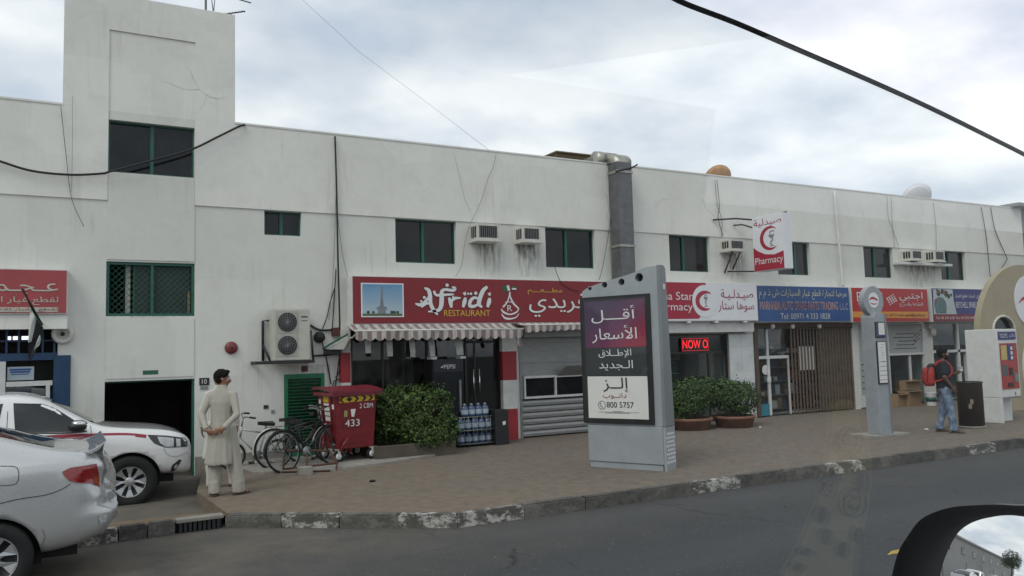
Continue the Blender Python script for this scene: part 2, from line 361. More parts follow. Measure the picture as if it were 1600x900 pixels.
def smooth_curve(pts, k=6, close=False):
    """Catmull-Rom through pts (tuples of any length)"""
    out = []; n = len(pts)
    def P(i): return pts[i % n] if close else pts[max(0, min(n-1, i))]
    for i in range(n if close else n-1):
        p0, p1, p2, p3 = P(i-1), P(i), P(i+1), P(i+2)
        for j in range(k):
            t = j/k
            out.append(tuple(.5*(2*b+(c-a)*t+(2*a-5*b+4*c-d)*t*t+(3*b-a-3*c+d)*t**3) for a, b, c, d in zip(p0, p1, p2, p3)))
    if not close: out.append(tuple(pts[-1]))
    return out

# ------------------------------------------------------------------ lettering
AR = {'ا': (0xFE8D, 2), 'أ': (0xFE83, 2), 'إ': (0xFE87, 2), 'ب': (0xFE8F, 4), 'ة': (0xFE93, 2), 'ت': (0xFE95, 4), 'ج': (0xFE9D, 4), 'ح': (0xFEA1, 4), 'د': (0xFEA9, 2), 'ذ': (0xFEAB, 2), 'ر': (0xFEAD, 2), 'ز': (0xFEAF, 2), 'س': (0xFEB1, 4), 'ش': (0xFEB5, 4), 'ص': (0xFEB9, 4), 'ط': (0xFEC1, 4), 'ع': (0xFEC9, 4), 'غ': (0xFECD, 4), 'ف': (0xFED1, 4), 'ق': (0xFED5, 4), 'ل': (0xFEDD, 4), 'م': (0xFEE1, 4), 'ن': (0xFEE5, 4), 'ه': (0xFEE9, 4), 'و': (0xFEED, 2), 'ؤ': (0xFE85, 2), 'ي': (0xFEF1, 4), 'ـ': (0x640, 9)}
LAM = {'ا': 0xFEFB, 'أ': 0xFEF7, 'إ': 0xFEF9}
def arabic(s):
    out = []; i = 0; tk = []
    while i < len(s):
        if s[i] == 'ل' and i+1 < len(s) and s[i+1] in LAM: tk.append((LAM[s[i+1]], 2)); i += 2
        else: tk.append(AR.get(s[i], (ord(s[i]), 0))); i += 1
    for k, (c, t) in enumerate(tk):
        pj = k > 0 and tk[k-1][1] in (4, 9)
        nj = k+1 < len(tk) and tk[k+1][1] in (2, 4, 9)
        if t == 2: c += 1 if pj else 0
        elif t == 4: c += 3 if pj and nj else 1 if pj else 2 if nj else 0
        out.append(chr(c))
    return ''.join(reversed(out))
def glyphs(s, bold=0.0):
    """outline loops of a line of text, as filled triangles: list of (points, triangles)"""
    if any('\u0600' <= ch <= '\u06ff' for ch in s): s = arabic(s)
    cu = bpy.data.curves.new('text', 'FONT'); cu.body = s; cu.size = 1; cu.offset = bold; cu.fill_mode = 'NONE'; cu.resolution_u = 4
    ob = bpy.data.objects.new('text', cu); C.objects.link(ob)
    dg = bpy.context.evaluated_depsgraph_get(); me = bpy.data.meshes.new_from_object(ob.evaluated_get(dg))
    nxt = {e.vertices[0]: e.vertices[1] for e in me.edges}
    co = [v.co.copy() for v in me.vertices]; seen = set(); loops = []
    for a in list(nxt):
        if a in seen: continue
        lp = []; q = a
        while q in nxt and q not in seen: seen.add(q); lp.append(co[q]); q = nxt[q]
        if len(lp) > 2: loops.append(lp)
    bpy.data.objects.remove(ob); bpy.data.curves.remove(cu); bpy.data.meshes.remove(me)
    def area(lp): return sum(lp[i].x*lp[i-1].y-lp[i-1].x*lp[i].y for i in range(len(lp)))/2
    def inside(p, lp):
        r = False
        for i in range(len(lp)):
            a, b = lp[i], lp[i-1]
            if (a.y > p.y) != (b.y > p.y) and p.x < (b.x-a.x)*(p.y-a.y)/(b.y-a.y)+a.x: r = not r
        return r
    ar = [area(lp) for lp in loops]
    if not ar: return []
    sgn = 1 if ar[max(range(len(ar)), key=lambda i: abs(ar[i]))] > 0 else -1
    outer = [i for i in range(len(loops)) if ar[i]*sgn > 0]; holes = {i: [] for i in outer}
    for i in range(len(loops)):
        if i in holes: continue
        c = [o for o in outer if inside(loops[i][0], loops[o])]
        if c: holes[min(c, key=lambda o: abs(ar[o]))].append(i)
    res = []
    for o in outer:
        lps = [loops[o]]+[loops[h] for h in holes[o]]
        res.append(([p for lp in lps for p in lp], tessellate_polygon(lps)))
    return res
class Frame:
    """a plane with its own axes: a along U, b along V, n out along U x V"""
    def __init__(s, O, U=(1, 0, 0), V=(0, 0, 1)):
        s.O = Vector(O); s.U = Vector(U).normalized(); s.V = Vector(V).normalized(); s.N = s.U.cross(s.V).normalized()
    def p(s, a, b, n=0.0): return s.O+s.U*a+s.V*b+s.N*n
    def px(s, x, y):
        d = ray(x, y); t = (s.O-EYE).dot(s.N)/d.dot(s.N); q = EYE+d*t-s.O; return q.dot(s.U), q.dot(s.V)
    def box(s, mb, a0, a1, b0, b1, n0, n1):
        vs = [s.p(a, b, n) for n in (n0, n1) for b in (b0, b1) for a in (a0, a1)]
        return mb.raw(vs, [(0, 2, 3, 1), (4, 5, 7, 6), (0, 1, 5, 4), (2, 6, 7, 3), (0, 4, 6, 2), (1, 3, 7, 5)])
    def pxbox(s, mb, xl, yt, xr, yb, n0, n1):
        a0, b1, a1, b0 = s.bpx(xl, yt, xr, yb); return s.box(mb, a0, a1, b0, b1, n0, n1)
    def bpx(s, xl, yt, xr, yb):
        xm, ym = (xl+xr)/2, (yt+yb)/2
        return s.px(xl, ym)[0], s.px(xm, yt)[1], s.px(xr, ym)[0], s.px(xm, yb)[1]
    def poly(s, mb, pts, n0, n1): return mb.prism(pts, s.p, n0, n1)
    def pxpoly(s, mb, pts, n0, n1): return mb.prism([s.px(*q) for q in pts], s.p, n0, n1)
    def ribbon(s, mb, pts, n0, n1, k=5):
        """pts (a, b, width): a pen stroke"""
        c = smooth_curve(pts, k); l = []; r = []
        for i, (a, b, w) in enumerate(c):
            i0, i1 = max(0, i-1), min(len(c)-1, i+1); dx, dy = c[i1][0]-c[i0][0], c[i1][1]-c[i0][1]; q = math.hypot(dx, dy) or 1
            l.append((a-dy/q*w/2, b+dx/q*w/2)); r.append((a+dy/q*w/2, b-dx/q*w/2))
        n = len(c); vs = [s.p(*q, n1) for q in l]+[s.p(*q, n1) for q in r]+[s.p(*q, n0) for q in l]+[s.p(*q, n0) for q in r]; fs = []
        for i in range(n-1):
            fs += [(i, i+1, n+i+1, n+i), (2*n+i, 3*n+i, 3*n+i+1, 2*n+i+1), (i, 2*n+i, 2*n+i+1, i+1), (n+i, n+i+1, 3*n+i+1, 3*n+i)]
        fs += [(0, n, 3*n, 2*n), (n-1, 3*n-1, 4*n-1, 2*n-1)]
        return mb.raw(vs, fs)
    def disc(s, mb, a, b, r, n0, n1, k=24, ry=None):
        return mb.prism([(a+r*math.cos(2*math.pi*i/k), b+(ry or r)*math.sin(2*math.pi*i/k)) for i in range(k)], s.p, n0, n1)
    def text(s, mb, t, a0, a1, b0, b1, n0, n1=None, bold=0.0, fit='both', sub=None):
        """a line of text stretched into the box; n0 back, n1 front"""
        g = glyphs(t, bold)
        if not g: return mb
        n1 = n0+.004 if n1 is None else n1
        xs = [p.x for q, _ in g for p in q]; ys = [p.y for q, _ in g for p in q]
        w, h = max(xs)-min(xs), max(ys)-min(ys); sx = (a1-a0)/w; sy = (b1-b0)/h
        if fit == 'h': sx = sy
        for i, (q, tr) in enumerate(g):
            dn = .0007*(i % 3); k = len(q)
            P2 = [(a0+(p.x-min(xs))*sx, b0+(p.y-min(ys))*sy) for p in q]
            vs = [s.p(a, b, n1+dn) for a, b in P2]
            mb.raw(vs, [tuple(x) for x in tr])
        return mb
    def words(s, t, a0, a1, b0, b1, n, bold=0.0, gap=.2):
        """the same, one mesh per word"""
        g = glyphs(t, bold)
        if not g: return []
        xs = [p.x for q, _ in g for p in q]; ys = [p.y for q, _ in g for p in q]; x0, y0 = min(xs), min(ys); sx = (a1-a0)/(max(xs)-x0); sy = (b1-b0)/(max(ys)-y0)
        it = sorted(((min(p.x for p in q), max(p.x for p in q), q, tr) for q, tr in g), key=lambda k: k[0]); res = []; right = -1e9
        for i, (l, r, q, tr) in enumerate(it):
            if l-right > gap: res.append(MB())
            right = max(right, r); dn = .0007*(i % 3)
            res[-1].raw([s.p(a0+(p.x-x0)*sx, b0+(p.y-y0)*sy, n+.004+dn) for p in q], [tuple(k) for k in tr])
        return res
    def pxtext(s, mb, t, xl, yt, xr, yb, n0, n1=None, bold=0.0):
        a0, b1, a1, b0 = s.bpx(xl, yt, xr, yb); return s.text(mb, t, a0, a1, b0, b1, n0, n1, bold)
def slab(name, rects, mat, parent, **kw):
    mb = MB()
    for r in rects: mb.box(*r)
    return mb.build(name, mat, parent, **kw)
# ================================================================== palette
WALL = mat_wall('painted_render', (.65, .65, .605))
BAND = mat_wall('painted_render_upper_lit', (.745, .74, .69), .45)  # brighter light on the upper wall put into a paler render colour
ASPH = mat_asphalt(); PAVE = mat_paving(); DIRT = mat_dirt()
KW = mat_kerb('kerb_worn_white', (.55, .54, .5)); KB = mat_kerb('kerb_worn_black', (.045, .045, .045)); KG = mat_kerb('kerb_bare', (.17, .165, .15))
CONC = M('concrete', (.27, .255, .225), .9, var=.3, vs=5, bump=.4, bs=50)
GREEN = M('green_paint', (.014, .095, .068), .45, var=.25, vs=8)
GREENL = M('green_louvre_paint', (.006, .15, .06), .5, var=.3, vs=8)
DGLASS = M('dark_tinted_glass', (.010, .0115, .012), .06, spec=.4, var=.9, vs=1.6, rvar=.05, bump=.12, bs=2.2)
WHITE = M('white_paint', (.62, .62, .6), .5, var=.12, vs=6)
OFFW = M('aged_white_plastic', (.55, .54, .49), .55, var=.2, vs=10)
ALU = M('white_aluminium', (.58, .59, .58), .4, var=.12, vs=8)
SIGNW = M('sign_white', (.68, .69, .72), .4, var=.06)
SRED = M('sign_red', (.20, .011, .017), .38, var=.14, vs=2)
SRED2 = M('sign_crimson', (.34, .016, .04), .4, var=.1, vs=2)
SRED3 = M('sign_scarlet', (.38, .018, .02), .4, var=.1, vs=2)
SREDOLD = M('sign_faded_red', (.34, .06, .065), .6, var=.15, vs=2)
SBLUE = M('sign_blue', (.016, .07, .22), .4, var=.15, vs=2)
SNAVY = M('sign_navy', (.022, .026, .15), .4, var=.12, vs=2)
BLACK = M('black_plastic', (.012, .012, .013), .45, var=.3)
RUBBER = M('rubber', (.012, .012, .012), .85, var=.4, vs=12)
YEL = M('yellow_paint', (.62, .40, .03), .5, var=.15)
ORNG = M('orange_print', (.62, .27, .05), .5, var=.1)
STEEL = M('galvanised_steel', (.23, .24, .24), .45, metal=.6, var=.25, vs=9)
DARKST = M('dark_steel', (.03, .03, .032), .55, metal=.3, var=.4, vs=9)
GREYM = M('grey_metal', (.30, .32, .34), .42, metal=.2, var=.1, vs=3)
CHROME = M('chrome', (.62, .62, .62), .18, metal=1, var=.1)
BLUE = M('blue_paint', (.012, .05, .12), .5, var=.3, vs=7)
BROWN = M('brown_paint', (.085, .055, .042), .6, var=.3, vs=9)
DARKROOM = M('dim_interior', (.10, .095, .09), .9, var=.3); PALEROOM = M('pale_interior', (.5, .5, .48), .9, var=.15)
PAPER = M('paper', (.66, .66, .63), .75, var=.06)
CARD = M('cardboard', (.28, .19, .11), .85, var=.15, vs=6, bump=.15)
GREY = M('grey_plastic', (.2, .21, .21), .5, var=.15)
WIRE = M('black_cable', (.015, .015, .016), .6, var=.3)
WIREG = M('grey_cable', (.19, .19, .18), .6, var=.3)
GLASS = mat_glass('shop_glass', (.80, .84, .84), .01, 1.2, .04)
TERRA = M('terracotta', (.20, .095, .06), .8, var=.3, vs=8, bump=.3)

# ================================================================== ground
S = lambda o: tag(o, kind='structure')
RZ = -.15
b = MB(); b.raw([(-300, -300, RZ), (300, -300, RZ), (300, 300, RZ), (-300, 300, RZ)], [(0, 1, 2, 3)])
road = S(b.build('road', ASPH))
K0, K1, K2 = Vector((60, 8.72, 0)), Vector((4.08, 8.79, 0)), Vector((1.75, 10.5, 0))
K3 = G(185, 847, RZ); K3.z = 0; K4 = K3+(K3-K2).normalized()*14
PL = [Vector((1.72, 12.63, 0)), Vector((2.0, 14.2, 0)), Vector((2.3, 16.2, 0))]
def off(a, b_, d): q = (b_-a).normalized(); return Vector((-q.y, q.x, 0))*d
kw = .16
def inset(pts, d):
    out = []
    for i, p in enumerate(pts):
        n = Vector((0, 0, 0))
        if i > 0: n += off(pts[i-1], p, 1)
        if i < len(pts)-1: n += off(p, pts[i+1], 1)
        n.normalize(); c = n.dot(off(pts[max(0, i-1)], pts[max(1, i)], 1)); out.append(p+n*d/max(.5, c))
    return out
kin = inset([K4, K3, K2, K1, K0], kw)           # inner line of the kerb
poly = [(kin[2].x, kin[2].y), (kin[3].x, kin[3].y), (kin[4].x, kin[4].y), (60, 40), (2.3, 40)]+[(p.x, p.y) for p in reversed(PL)]
b = MB(); b.prism(poly, lambda a, c, n: Vector((a, c, n)), -.6, 0.0)
pav = S(b.build('pavement', PAVE))
def gz(x, y):                                    # the unpaved yard dips towards the wall
    t = max(0, min(1, (y-10.7)/2.2)); return -.03-.25*t-.06*max(0, min(1, (y-13)/2.5))
b = MB(); nx, ny = 60, 30; vs = []; fs = []
for j in range(ny+1):
    for i in range(nx+1):
        x = -16+(18.3)*i/nx; t = j/ny
        y0 = kin[0].y+(kin[2].y-kin[0].y)*(x-kin[0].x)/(kin[2].x-kin[0].x); y = y0+(16.5-y0)*t
        vs.append((x, y, gz(x, y)+.018*noise.noise((x*2, y*2, 0))))
fs = [(j*(nx+1)+i, j*(nx+1)+i+1, (j+1)*(nx+1)+i+1, (j+1)*(nx+1)+i) for j in range(ny) for i in range(nx)]
b.raw(vs, fs, True); S(b.build('yard', DIRT))
# kerb stones
kerb = S(thing('kerb', None, None))
def stones(a, c, n, mats, h=.012, skip=()):
    d = (c-a); L_ = d.length/n; u = d.normalized(); w = off(a, c, kw)
    for i in range(n):
        if i in skip: continue
        p = a+u*(L_*i+.006); q = a+u*(L_*(i+1)-.006); z1 = h+random.uniform(-.008, .006)
        cs = [p, q, q+w, p+w]; bm_ = bmesh.new()
        vs = [bm_.verts.new((v.x+random.uniform(-.004, .004), v.y+random.uniform(-.006, .006), z)) for z in (-.3, z1) for v in cs]
        for f in ((3, 2, 1, 0), (4, 5, 6, 7), (0, 1, 5, 4), (1, 2, 6, 5), (2, 3, 7, 6), (3, 0, 4, 7)): bm_.faces.new([vs[k] for k in f])
        bmesh.ops.bevel(bm_, geom=[e for e in bm_.edges if e.verts[0].co.z > -.2 and e.verts[1].co.z > -.2], offset=.022, segments=2, affect='EDGES')
        b = MB().bm(bm_); b.build('kerb_stone', mats[i % len(mats)], kerb)
dk = (G(275, 830, RZ)-K2); dk.z = 0; DR = K2+(K3-K2).normalized()*dk.length   # the drain inlet spans K2..DR
stones(K4, K3, 16, [KG, KB, KG, KW]); stones(K3, DR, 2, [KB, KG])
stones(K2, K1, 4, [KG, KW, KG, KW]); stones(K1, K0, 62, [KW, KG, KB, KG, KW, KB, KG])
# drain inlet: a dark slot behind cast bars under a concrete lintel
u = (K2-DR).normalized(); w = off(DR, K2, 1); Ld = (K2-DR).length
dr = thing('storm_drain', 'concrete drain inlet with cast bars set into the kerb line', 'drain', DR)
mt = Matrix(((u.x, w.x, 0, DR.x), (u.y, w.y, 0, DR.y), (0, 0, 1, 0), (0, 0, 0, 1)))
MB().box(.01, Ld-.01, 0, kw, -.03, .015, mt).build('lintel', CONC, dr, bevel=.01)
MB().box(.01, Ld-.01, .1, kw, -.3, -.031, mt).build('back_wall', BLACK, dr)
for i in range(9): MB().box(.04+i*(Ld-.1)/8.5, .075+i*(Ld-.1)/8.5, .012, .05, -.3, -.031, mt).build('bar', DARKST, dr)
# a low cracked concrete apron along the wall by the bin
ap = S(MB().prism([(3.9, 13.35), (5.0, 13.55), (6.6, 14.25), (7.0, 15.6), (2.6, 15.6), (2.75, 13.9)], lambda a, c, n: Vector((a, c, n)), -.3, .035).build('concrete_apron', CONC))
# painted mark and tyre-worn line on the road
ym = G(1405, 862, RZ)
tag(MB().prism([(-.22, -.03), (.12, -.06), (.2, .03), (-.05, .05)], lambda a, c, n: Vector((ym.x+a, ym.y+c, RZ+.004+n)), 0, .002).build('road_marking', M('worn_yellow_marking', (.42, .30, .06), .8, var=.4, vs=30)), kind='structure')

# ================================================================== the building
ZP, ZT = 1.9+.284*FY, 1.9+.420*FY
def X(px, py=450, Y=FY): return W(px, py, Y).x
def Z(px, py, Y=FY): return W(px, py, Y).z
T0, T1 = X(98, 160), X(367, 190); A0, A1 = X(168, 300), X(304, 350); ZS = 1.9+.1805*FY; ZE = 1.9+.1215*FY
XL, XR = -9.0, X(1594, 330)
shop = thing('shop_building', 'long white two storey shop building with stair tower and green framed windows', 'building', (10, FY, 0))
BW = .022
wins = {  # name: (x0, x1, z0, z1, mullion fraction)
    'tower_up': (X(169.5, 230), X(304, 235), Z(236, 273), Z(236, 193), .5),
    'tower_low': (X(165.7, 450), X(304.2, 450), Z(235, 494), Z(235, 410), .51),
    'small': (X(413, 348), X(471, 350), Z(442, 368), ZS, .48),
    'c': (X(618, 375), X(713, 380), ZE, ZS, .47), 'd': (X(852.5, 385), X(930, 389), ZE, ZS, .45),
    'e': (X(1046, 395), X(1109.5, 397), ZE, ZS, .4), 'e2': (X(1215, 403), X(1266, 405), ZE, ZS, .62),
    'f': (X(1350, 408), X(1395.5, 410), ZE, ZS, .46), 'g': (X(1470, 414), X(1509, 416), ZE, ZS, .45),
    'h': (X(1509, 416)+3.5, X(1509, 416)+4.8, ZE, ZS, .45)}
ZB = 2.46
bays = {'left': (-4.5, X(90, 560), -.6, Z(60, 514)), 'door': (X(163, 640), X(304, 640), -.6, Z(235, 594)),
        'louvre': (X(444, 640), X(507, 640), -.02, Z(475, 584)),
        'rest': (X(549, 600), X(784, 600), -.02, ZB), 'shut': (X(812, 600), X(985, 600), -.02, ZB),
        'pharm': (X(1015, 590), X(1141, 590), -.02, 2.22), 'marh': (X(1180, 590), X(1335, 590), -.02, ZB),
        'egt': (X(1341, 560), X(1449, 560), -.02, ZB), 'bey': (X(1456, 560), X(1565, 560), -.02, ZB)}
def wall_sheet(mb, x0, x1, z0, z1, Y, holes, depth):
    xs = sorted({x0, x1, *[h[0] for h in holes], *[h[1] for h in holes]}); zs = sorted({z0, z1, *[h[2] for h in holes], *[h[3] for h in holes]})
    xs = [x for x in xs if x0 <= x <= x1]; zs = [z for z in zs if z0 <= z <= z1]
    for i in range(len(xs)-1):
        for j in range(len(zs)-1):
            cx, cz = (xs[i]+xs[i+1])/2, (zs[j]+zs[j+1])/2
            if any(h[0] < cx < h[1] and h[2] < cz < h[3] for h in holes): continue
            mb.raw([(xs[i], Y, zs[j]), (xs[i+1], Y, zs[j]), (xs[i+1], Y, zs[j+1]), (xs[i], Y, zs[j+1])], [(0, 1, 2, 3)])
    for a, c, d, e_ in [h[:4] for h in holes]:
        q = [(a, d), (c, d), (c, e_), (a, e_)]
        for k in range(4):
            p, r = q[k], q[(k+1) % 4]
            mb.raw([(p[0], Y, p[1]), (r[0], Y, r[1]), (r[0], Y+depth, r[1]), (p[0], Y+depth, p[1])], [(0, 1, 2, 3)])
holes = [v[:4] for v in wins.values()]+[v for v in bays.values()]
mb = MB(); wall_sheet(mb, XL, XR, -.7, ZP, FY, [h for h in holes if h[3] < ZP], .2)
wall = mb.build('wall', WALL, shop)
mb = MB(); tw = [wins['tower_up'][:4]]
mb.raw([(XL, FY, ZP), (XL, FY+11, ZP), (XL, FY+11, -.7), (XL, FY, -.7)], [(0, 1, 2, 3)])
mb.raw([(XR, FY, ZP), (XR, FY+11, ZP), (XR, FY+11, -.7), (XR, FY, -.7)], [(0, 1, 2, 3)])
mb.raw([(XL, FY+11, -.7), (XR, FY+11, -.7), (XR, FY+11, ZP), (XL, FY+11, ZP)], [(0, 1, 2, 3)])
mb.build('rear_wall', WALL, shop)
slab('roof', [(XL, T0-.02, FY+.02, FY+11, ZP-.55, ZP-.4), (T0-.02, T1+.02, FY+4.3, FY+11, ZP-.55, ZP-.4), (T1+.02, XR, FY+.02, FY+11, ZP-.55, ZP-.4)], CONC, shop)
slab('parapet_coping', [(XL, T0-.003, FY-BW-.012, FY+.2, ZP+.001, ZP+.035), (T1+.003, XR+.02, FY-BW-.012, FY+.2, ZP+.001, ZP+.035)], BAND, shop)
# stair tower: upper walls and its proud side strips
tz = wins['tower_up']
mb = MB(); mb.raw([(T0, FY, ZP), (T1, FY, ZP), (T1, FY, ZT), (T0, FY, ZT)], [(0, 1, 2, 3)])
mb.raw([(T0, FY, ZP-.3), (T0, FY+4.2, ZP-.3), (T0, FY+4.2, ZT), (T0, FY, ZT)], [(0, 1, 2, 3)])
mb.raw([(T1, FY, ZP-.3), (T1, FY+4.2, ZP-.3), (T1, FY+4.2, ZT), (T1, FY, ZT)], [(0, 1, 2, 3)])
mb.raw([(T0, FY+4.2, ZP-.3), (T1, FY+4.2, ZP-.3), (T1, FY+4.2, ZT), (T0, FY+4.2, ZT)], [(0, 1, 2, 3)])
mb.raw([(T0, FY, ZT), (T1, FY, ZT), (T1, FY+4.2, ZT), (T0, FY+4.2, ZT)], [(0, 1, 2, 3)])
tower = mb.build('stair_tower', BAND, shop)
ztop = Z(240, 57); y0, y1 = FY-BW, FY-.001
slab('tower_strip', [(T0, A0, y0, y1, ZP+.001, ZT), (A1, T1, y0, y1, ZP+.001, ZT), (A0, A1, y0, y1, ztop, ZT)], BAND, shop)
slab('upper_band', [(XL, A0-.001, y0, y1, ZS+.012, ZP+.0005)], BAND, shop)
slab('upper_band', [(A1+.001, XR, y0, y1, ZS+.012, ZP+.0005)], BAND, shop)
slab('plinth', [(X(304, 640)+.01, X(443, 640)-.01, FY-.02, FY-.001, -.5, .18)], CONC, shop)
slab('stair_bay_panel', [(A0+.002, A1-.002, FY-.014, FY-.001, Z(235, 407), Z(236, 276))], WALL, shop)
slab('stair_bay_panel', [(A0+.002, A1-.002, FY-.014, FY-.001, Z(235, 590), Z(235, 497))], WALL, shop)
# windows
def window(key, tint=DGLASS):
    x0, x1, z0, z1, fr = wins[key]; yy = FY+.13; t = .032
    mb = MB(); mb.box(x0, x1, yy-.03, yy+.05, z1-t, z1-.001).box(x0, x1, yy-.03, yy+.05, z0+.001, z0+t).box(x0+.001, x0+t, yy-.03, yy+.05, z0+t, z1-t).box(x1-t, x1-.001, yy-.03, yy+.05, z0+t, z1-t)
    w = mb.build('window', GREEN, shop); xm = x0+(x1-x0)*fr
    MB().box(xm-.03, xm+.03, yy-.026, yy+.046, z0+t, z1-t).build('mullion', GREEN, w)
    MB().box(x0+t, xm-.03, yy+.018, yy+.026, z0+t, z1-t).build('pane', tint, w)
    MB().box(xm+.03, x1-t, yy-.006, yy+.002, z0+t, z1-t).build('pane', tint, w)
    MB().box(x0, x1, yy+.051, yy+.06, z0, z1).build('blind', BLACK, w)
    return w
for k in wins:
    if k != 'tower_low': window(k)
# the low stair window has a wire mesh over it and an open casement
x0, x1, z0, z1, fr = wins['tower_low']; yy = FY+.06; t = .05
mb = MB(); mb.box(x0, x1, yy-.03, yy+.05, z1-t, z1-.001).box(x0, x1, yy-.03, yy+.05, z0+.001, z0+t).box(x0+.001, x0+t, yy-.03, yy+.05, z0+t, z1-t).box(x1-t, x1-.001, yy-.03, yy+.05, z0+t, z1-t)
w = mb.build('window', GREEN, shop); xm = x0+(x1-x0)*fr
MB().box(xm-.025, xm+.025, yy-.026, yy+.046, z0+t, z1-t).build('mullion', GREEN, w)
xc = x0+(x1-x0)*.31
MB().box(xc-.015, xc+.02, yy+.06, yy+.09, z0+t, z1-t).build('casement_bar', GREEN, w)
MB().box(xc+.02, x1-t, yy+.07, yy+.076, z0+t, z1-t).build('pane', M('dusty_green_glass', (.035, .048, .042), .3, spec=.3, var=.3, vs=3), w)
MB().box(X(197, 450), X(204.5, 450), yy+.10, yy+.13, z0+.06, z1-.04).build('curtain', M('pale_curtain', (.5, .48, .42), .9, var=.4, vs=20), w)
MB().box(X(294, 470), X(297.5, 470), yy+.02, yy+.06, z0+.06, Z(296, 455)).build('wood_lath', CARD, w)
mb = MB(); p_ = .105; H = z1-z0-2*t; Wd = x1-x0-2*t
def clipd(sgn):
    k = -H
    while k < Wd+H:
        a = []                                      # line x = k + sgn*z
        for zz in (0, H): a.append((k+(zz if sgn > 0 else H-zz), zz))
        (xa, za), (xb, zb_) = a
        lo, hi = max(0, min(xa, xb)), min(Wd, max(xa, xb))
        if hi > lo:
            f = lambda xx: za+(zb_-za)*(xx-xa)/(xb-xa)
            mb.tube([(x0+t+lo, yy+.012+.006*sgn, z0+t+f(lo)), (x0+t+hi, yy+.012+.006*sgn, z0+t+f(hi))], .0055, 4, False)
        k += p_
clipd(1); clipd(-1)
tag(mb.build('wire_mesh', GREEN, w), kind='stuff')
# rooms behind the openings
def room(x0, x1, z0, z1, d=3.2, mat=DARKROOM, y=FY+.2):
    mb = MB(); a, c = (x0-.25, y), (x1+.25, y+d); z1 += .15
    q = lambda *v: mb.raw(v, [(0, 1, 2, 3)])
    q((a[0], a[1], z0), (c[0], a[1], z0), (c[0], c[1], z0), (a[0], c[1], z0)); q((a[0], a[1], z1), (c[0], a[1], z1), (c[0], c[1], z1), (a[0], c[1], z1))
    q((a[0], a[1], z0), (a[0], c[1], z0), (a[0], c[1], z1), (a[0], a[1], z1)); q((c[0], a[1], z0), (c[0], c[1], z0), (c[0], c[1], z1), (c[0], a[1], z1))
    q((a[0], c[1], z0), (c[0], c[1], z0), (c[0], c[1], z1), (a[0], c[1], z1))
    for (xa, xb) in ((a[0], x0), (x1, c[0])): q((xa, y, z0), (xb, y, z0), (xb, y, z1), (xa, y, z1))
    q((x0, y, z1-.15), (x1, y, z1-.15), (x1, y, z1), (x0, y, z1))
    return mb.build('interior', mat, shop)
for k, (a, c, d, e_) in bays.items():
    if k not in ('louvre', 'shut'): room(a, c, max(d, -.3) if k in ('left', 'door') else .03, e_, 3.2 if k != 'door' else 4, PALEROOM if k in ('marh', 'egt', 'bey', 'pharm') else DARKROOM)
b_ = wins['tower_low']; room(b_[0], b_[1], b_[2], b_[3], 1.5)
# green frame of the stair doorway
a, c, d, e_ = bays['door']
slab('door_frame', [(c-.04, c-.002, FY+.04, FY+.14, -.4, e_-.002), (a+.002, c-.04, FY+.1, FY+.14, e_-.03, e_-.002)], GREEN, shop)
# green louvred plant-room door, slat by slat
a, c, d, e_ = bays['louvre']; d = .02
lv = MB().box(a, a+.07, FY-.02, FY+.05, d, e_-.001).box(c-.07, c, FY-.02, FY+.05, d, e_-.001).box(a+.07, c-.07, FY-.02, FY+.05, e_-.09, e_-.001).box(a+.07, c-.07, FY-.02, FY+.05, d, d+.1).build('louvred_door', GREENL, shop)
MB().box(a+.01, c-.01, FY+.06, FY+.07, d, e_-.01).build('backing', BLACK, lv)
sl_ = None; ns = 22
for i in range(ns):
    zc = d+.12+(e_-.1-d-.13)*i/ns
    mt = Matrix.Translation(((a+c)/2, FY+.015, zc+.02)) @ Matrix.Rotation(R_(-38), 4, 'X')
    MB().box(-(c-a)/2+.072, (c-a)/2-.072, -.03, .03, -.004, .004, mt).build('slat', GREENL, lv)
MB().box(a+.012, a+.075, FY-.032, FY-.021, .72, .76).build('latch', STEEL, lv)
# ================================================================== shop signs
def sign_box(name, label, x0, x1, z0, z1, yf, yb=FY-.002, casing=WHITE, face=None, lip=.025):
    t = thing(name, label, 'sign', ((x0+x1)/2, yf, z0))
    MB().box(x0, x1, yf+.012, yb, z0, z1).build('casing', casing, t, bevel=.006)
    MB().box(x0+lip, x1-lip, yf, yf+.0115, z0+lip, z1-lip).build('face', face, t)
    return t, Frame((x0, yf, z0))
def lettering(t, fr, lines, mat, n=.003, bold=0.0, name='lettering', depth=None):
    for s, xl, yt, xr, yb in lines:
        a0, b1, a1, b0 = fr.bpx(xl, yt, xr, yb)
        for mb in fr.words(s, a0, a1, b0, b1, n, bold): mb.build(name, mat, t)
def pen(fr, mb, pts, n0=.002, n1=.008, sx=1, sy=1, ox=0, oy=0, wk=1, k=5):
    """pts in picture pixels (x, y, width in pixels)"""
    q = []
    for x, y, w in pts:
        x = ox+x*sx; y = oy+y*sy
        a, b_ = fr.px(x, y); a2, b2 = fr.px(x+w*sx, y); q.append((a, b_, abs(a2-a)*wk))
    return fr.ribbon(mb, q, n0, n1, k)
LWHITE = M('letter_white', (.66, .66, .66), .45, var=.05); LYEL = M('letter_yellow', (.58, .38, .05), .45, var=.05)
LRED = M('letter_red', (.3, .012, .05), .45, var=.05); LBLK = M('letter_black', (.015, .015, .017), .5, var=.05)
LGREY = M('letter_grey', (.2, .22, .22), .5, var=.05); LCREAM = M('letter_cream', (.52, .51, .36), .5, var=.1)
SHAD = M('letter_outline_dark', (.05, .008, .012), .5, var=.1)

